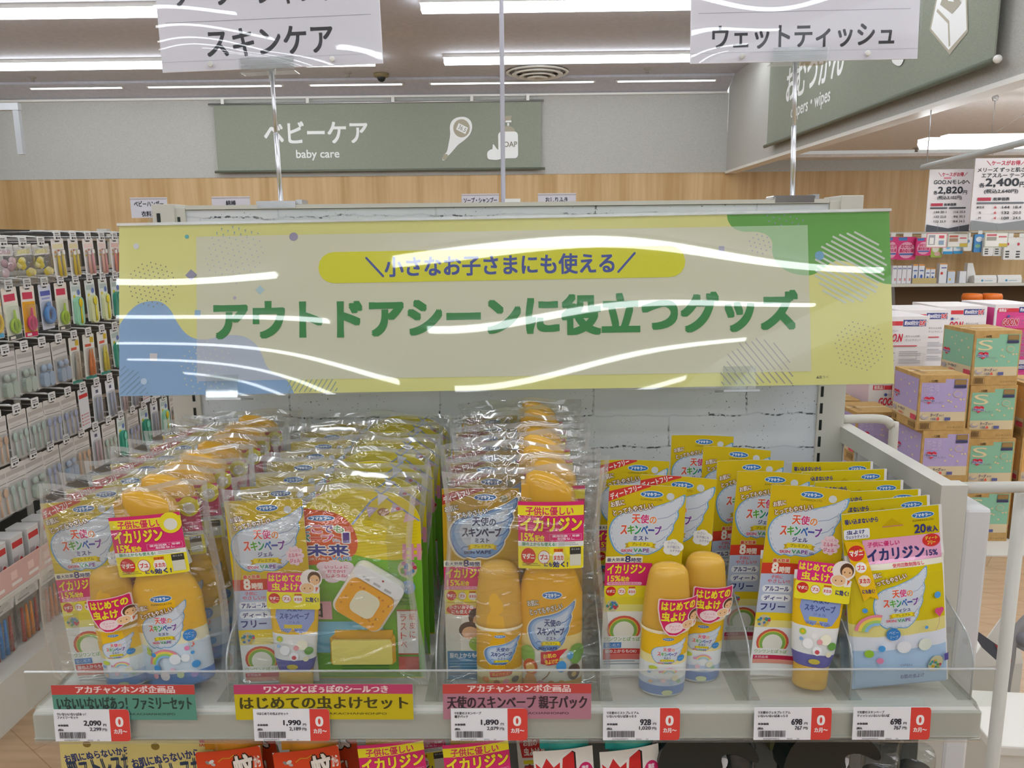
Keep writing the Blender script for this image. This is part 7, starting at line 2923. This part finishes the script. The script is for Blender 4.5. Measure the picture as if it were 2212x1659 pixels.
MB().box((-0.14, -0.12, 0), (0.16, 0.12, 0.36), '#d6d4cc').build('body', t)
MB().prism([(-0.14, 0.36), (0.16, 0.36), (0.10, 0.50), (-0.06, 0.46)], lambda u, v, n: Vector((u, n, v)), 0.118, 0.121, '#dedcd4').build('flap', t)
MB().prism([(0.0, 0.36), (0.16, 0.36), (0.13, 0.47), (0.09, 0.50)], lambda u, v, n: Vector((u, n, v)), -0.121, -0.118, '#e6e4dd').build('flap', t)
# folded frame standing behind the rack pole
t = thing('folded_frame', 'grey tube frame with a red and dark strap leaning behind the rack pole', 'frame', (1.17, 1.755, 0.0))
fr = MB()
fr.tube(spline([(0.115, 0, 0.70), (0.05, 0, 0.60), (-0.012, 0, 0.52), (-0.018, 0, 0.45), (-0.022, 0, 0.36), (-0.03, 0, 0.002)], 5, False), 0.0125, '#8d8b8a/0.4', 10)
fr.build('leg', t)
MB().ball((0.004, -0.006, 0.515), (0.022, 0.018, 0.020), '#77757a').build('hinge', t)
MB().tube([(0.0, -0.004, 0.505), (0.04, -0.004, 0.495), (0.09, -0.004, 0.50), (0.13, 0, 0.51)], 0.009, '#7f7d80/0.4', 8).build('brace', t)
MB().tube([(0.0, 0.004, 0.49), (0.06, 0.004, 0.455), (0.12, 0.0, 0.43)], 0.006, '#9a9898/0.3', 8).build('brace', t)
MB().prism([(-0.13, 0.55), (-0.06, 0.50), (-0.024, 0.475), (-0.022, 0.43), (-0.04, 0.445), (-0.09, 0.49)], lambda u, v, n: Vector((u, n, v)), -0.012, -0.006, '#4a4a50').build('strap', t)
MB().prism([(-0.065, 0.502), (-0.024, 0.476), (-0.022, 0.455), (-0.045, 0.468)], lambda u, v, n: Vector((u, n, v)), -0.0145, -0.0125, '#a83238').build('strap_edge', t)
# ================================================================== goods on the shelf below
ZB = 0.7572
YB1 = 0.727


# cream cards
def cream_card(k, H):
    k.rect(0, 0, 100, H, '#ddcc82')
    k.ell(33, 14, 5, 5, '#8a7430', 14)
    k.text('お肌にぬらないから', 4, 24, 84, 36, '#2f3a70', bold=0.04, rot=0.22)
    k.text('肌ストレスなし', 8, 34, 100, 62, '#2f3f58', bold=0.05, rot=0.22)
    k.rect(84, 3, 97, 7, '#c8323a')
    k.text('EARTH', 84, 8, 98, 12, '#c8323a', bold=0.04)
    k.ell(70, 70, 14, 12, '#3a2a22'); k.ell(72, 76, 11, 11, '#e6b48c')
    k.ell(30, 92, 18, 16, '#e9d0b0')


cr = None
for i, (px, y, rl, lab) in enumerate(((205, 0.752, 2, 'cream skin stress card under the shelf, rear left one'), (352, 0.722, 2, 'cream skin stress card under the shelf, front one with the punched hole'))):
    x = on_y(px, 1600, y).x
    loc = (x, y, ZB)
    if cr is None:
        cr = thing('cream_card_pack', lab, 'insect repellent', loc, (0, math.radians(rl), 0), 'cream cards on the lower shelf')
        make_card(cr, 'backing_card', 0.088, 242, cream_card, 0.0)
        m = MB().rbox((-0.03, -0.024, 0.004), (0.03, -0.0008, 0.10), 0.02, '#e3d9b4/0.3')
        m.build('dispenser', cr)
        o = cr
    else:
        o = dup(cr, lab, loc, (0, math.radians(rl), 0), 'cream cards on the lower shelf')
    o.scale = (1, 1, 0.85 if i == 0 else 0.94)
    settle(o, ZB)


def mos_card(k, w=100, h=88, badge=False):
    k.rect(0, 0, w, h, '#d8461c', r=5)
    k.text('かゆ～い', 6, 34, 58, 58, '#f2e6da', bold=0.05, rot=0.12, rim=('#7a2408', 0.04))
    k.text('蚊', 58, 10, 86, 44, '#f2eae0', bold=0.05, rot=0.1, rim=('#2a1a10', 0.06))
    k.text('から', 88, 14, 97, 30, '#f2e6da', bold=0.04)
    k.text('守って!', 28, 62, 80, 82, '#f2e6da', bold=0.05, rot=0.08, rim=('#7a2408', 0.04))
    k.line([(34, 16), (42, 11), (52, 12), (60, 8)], 1.2, '#c8a028')
    k.ell(18, 16, 4, 2.4, '#8f8a84', 12, rot=0.5); k.ell(24, 15, 4.5, 2.6, '#d9d6d0', 12, rot=-0.4); k.ell(26, 19, 3.6, 2.2, '#b9b5ae', 12, rot=0.3)


def lower_bottle(name, label, px, Y, style, draw, cap, group, H=1.0, yaw=0.0, lift=0.0, first={}):
    x = on_y(px, 1600, Y).x
    key = name
    if key not in first:
        t = thing(name, label, 'spray bottle', (x, Y, ZB), (0, 0, yaw), group)
        b = build_large_bottle(t, (0, 0, 0), style, False, sticker=False)
        for c in list(b.children):
            c.data = c.data.copy()
            c.data.materials[0] = M(cap)
        st = MB()
        f2 = lambda u, v, n: Vector((u, -0.0178 + 1.6 * u * u - n, v))
        sx = 0.00076
        m = [f2(-0.038 + 0.076 * i / 8, z, -0.0004) for i in range(9) for z in (0.131, 0.1975)]
        st.add(m, [(2 * i, 2 * i + 1, 2 * i + 3, 2 * i + 2) for i in range(8)], '#e8e4da')
        k = Ink(st, scaled(f2, -0.038, 0.131, sx), step=0.000014, cut=6, top=88)
        draw(k)
        s = st.build('neck_card', b)
        s.rotation_euler = (0, math.radians(-5), 0)
        s.location = (0.012, 0, -0.006 + (0.012 if name == 'magenta_spray' else 0.004))
        first[key] = t
    else:
        t = dup(first[key], label, (x, Y, ZB), (0, 0, yaw), group)
    t.scale = ((0.78 if name == 'teal_spray' else 0.86), 1, 1)
    settle(t, ZB)
    return t


lower_bottle('mosquito_spray', 'gold capped spray with an orange mosquito card, left of the pair below the shelf', 512, 0.727, 1, mos_card, 'cap_amber', 'mosquito sprays on the lower shelf', yaw=0.02)
lower_bottle('mosquito_spray', 'gold capped spray with an orange mosquito card, right of the pair below the shelf', 676, 0.727, 1, mos_card, 'cap_amber', 'mosquito sprays on the lower shelf', yaw=0.05)
for i, (px, lab) in enumerate(((548, 'left'), (720, 'right'))):
    lower_bottle('mosquito_spray', f'gold capped mosquito spray standing behind the {lab} front one', px, 0.775, 1, mos_card, 'cap_amber', 'mosquito sprays on the lower shelf', yaw=-0.04)
lower_bottle('magenta_spray', 'orange capped spray with a magenta badge card, left of the pair below the shelf', 856, 0.727, 1, lambda k: card_icaridin(k, badge=False), 'cap_orange', 'magenta carded sprays on the lower shelf', yaw=0.06)
lower_bottle('magenta_spray', 'orange capped spray with a magenta badge card, right of the pair below the shelf', 1036, 0.727, 1, lambda k: card_icaridin(k, badge=False), 'cap_orange', 'magenta carded sprays on the lower shelf', yaw=0.06)
lower_bottle('magenta_spray', 'orange capped spray behind the left magenta carded spray below the shelf', 905, 0.772, 1, lambda k: card_icaridin(k, badge=False), 'cap_orange', 'magenta carded sprays on the lower shelf', yaw=-0.03)


def one_card(k):
    k.poly([(0, 14), (12, 22), (22, 6), (34, 20), (46, 12), (50, 8), (66, 0), (74, 4), (74, 24), (86, 18), (98, 24), (100, 44), (90, 58), (96, 88), (4, 88), (8, 60), (4, 30)], '#ece6e0')
    k.poly([(3, 18), (13, 26), (22, 11), (33, 25), (44, 18), (42, 56), (8, 56)], '#cf2a2c')
    k.poly([(50, 12), (66, 3), (71, 6), (71, 86), (56, 86), (56, 30), (48, 32)], '#2a2022')
    k.poly([(49, 13), (64, 4), (68, 6), (68, 86), (56, 86), (56, 28), (47, 30)], '#cf2a2c')
    k.text('お肌の', 12, 28, 36, 38, '#f2e6e0', bold=0.04)
    k.text('虫よけ', 12, 41, 40, 53, '#f2e6e0', bold=0.05)
    k.rect(10, 60, 52, 66, '#e6dc2a')
    k.text('売上', 12, 68, 48, 86, '#cf2a2c', bold=0.06, rim=('#2a2022', 0.05))
    k.ell(86, 38, 13, 16, '#cc2468')
    k.text('濃度', 80, 27, 91, 34, '#f2e0e8', bold=0.04)
    k.text('10%', 78, 38, 95, 48, '#f0e23a', bold=0.08)
    k.ell(86, 74, 12, 14, '#d8d428')


lower_bottle('teal_spray', 'teal capped spray with a red number one card, left of the pair below the shelf', 1222, 0.727, 1, one_card, 'cap_teal', 'teal sprays on the lower shelf')
lower_bottle('teal_spray', 'teal capped spray with a red number one card, right of the pair below the shelf', 1360, 0.728, 1, one_card, 'cap_teal', 'teal sprays on the lower shelf', yaw=0.08)
lower_bottle('teal_spray', 'teal capped spray standing behind the left number one spray', 1180, 0.776, 1, one_card, 'cap_teal', 'teal sprays on the lower shelf')

# black pump sprays with white triggers
bp = None
for i, (px, y, lab) in enumerate(((1518, 0.722, 'black trigger spray left of the clear divider below the shelf'), (1780, 0.720, 'black trigger spray in front at the right below the shelf'), (1748, 0.800, 'black trigger spray behind the right front one below the shelf'))):
    x = on_y(px, 1600, y).x
    if bp is None:
        bp = thing('trigger_spray', lab, 'spray bottle', (x, y, ZB), (0, 0, 0), 'black trigger sprays')
        b = MB().lathe([(0.030, 0), (0.033, 0.004), (0.033, 0.10), (0.028, 0.125), (0.014, 0.14), (0.013, 0.152)], 'black_plastic', seg=28, sy=0.62)
        k = Ink(b, scaled(oval_map(0.033, 0.0205), -0.02, 0.02, 0.0004), step=0.00004, cut=12, top=200)
        k.rect(5, 10, 95, 180, '#a8262c')
        k.text('ア', 30, 30, 70, 80, '#e6d2c8')
        b.build('bottle', bp)
        h = MB()
        h.prism(spline([(-0.045, 0.150), (-0.040, 0.176), (-0.020, 0.190), (0.012, 0.190), (0.040, 0.178), (0.052, 0.165), (0.050, 0.158), (0.030, 0.166), (0.016, 0.164), (0.016, 0.150), (-0.012, 0.147)], 3), lambda u, v, n: Vector((u, n, v)), -0.013, 0.013, 'black_plastic')
        h.build('trigger_head', bp, 0.004)
        w = MB().prism(spline([(-0.002, 0.128), (0.004, 0.150), (0.016, 0.158), (0.024, 0.157), (0.022, 0.148), (0.012, 0.146), (0.008, 0.130)], 3), lambda u, v, n: Vector((u, n, v)), -0.006, 0.006, '#d9dade/0.3')
        w.build('trigger', bp)
        bp.scale = (1, 1, 1.14)
        o = bp
    else:
        o = dup(bp, lab, (x, y, ZB), (0, 0, (0, 0.1, -0.1)[i]), 'black trigger sprays')
    settle(o, ZB)
db = None
for i, (px, y, lab) in enumerate(((1592, 0.745, 'small dark bottle with a clear cap beside the left trigger spray'), (1902, 0.722, 'small dark bottle with a clear cap left of the white leg'), (1978, 0.730, 'small dark bottle with a clear cap right at the shelf end'))):
    x = on_y(px, 1640, y).x
    if db is None:
        db = thing('dark_bottle', lab, 'spray bottle', (x, y, ZB), (0, 0, 0), 'dark capped bottles')
        MB().lathe([(0.016, 0), (0.017, 0.003), (0.017, 0.150), (0.0165, 0.158)], '#1f2c2c/0.3', seg=24).build('bottle', db)
        MB().lathe([(0.0180, 0.135), (0.0180, 0.176), (0.0165, 0.181), (0.0, 0.182)], 'clear_acrylic', seg=24, caps=False).build('cap', db)
        o = db
    else:
        o = dup(db, lab, (x, y, ZB), (0, 0, 0), 'dark capped bottles')
    settle(o, ZB)
# striped green carton standing at the end of the shelf below, and white legs
for i, (px0, px1, lab) in enumerate(((1895, 2000, 'left'), (2025, 2125, 'right'))):
    a, b = on_y(px0, 1600, 0.99), on_y(px1, 1600, 0.99)
    W = (b.x - a.x) * (0.6 if i == 0 else 1)
    hh = 0.155 if i == 0 else 0.765
    m = MB().box((0, 0, 0), (W, 0.06, hh), '#8f8c5c')
    k = Ink(m, front_at(0, -0.0003, hh - 0.2), step=0.0003)
    for j in range(7):
        u = W * (0.05 + 0.12 * j)
        for dz in (0.0, 0.07):
            k.poly([(u, 0.19 - dz), (u + 0.004, 0.19 - dz), (min(W, u + 0.022), 0.16 - 0.02 * (j % 3) - dz), (min(W, u + 0.018), 0.16 - 0.02 * (j % 3) - dz)], '#3f7a74' if j % 3 == 0 else '#76744a', up=False)
    o = m.build('striped_carton')
    o.location = (0.335, 0.985, ZB) if i == 0 else (0.512, 0.985, 0.0005)
    tag(o, f'olive striped carton at the shelf end under the wipes, {lab} of two', 'carton', 'olive striped cartons')
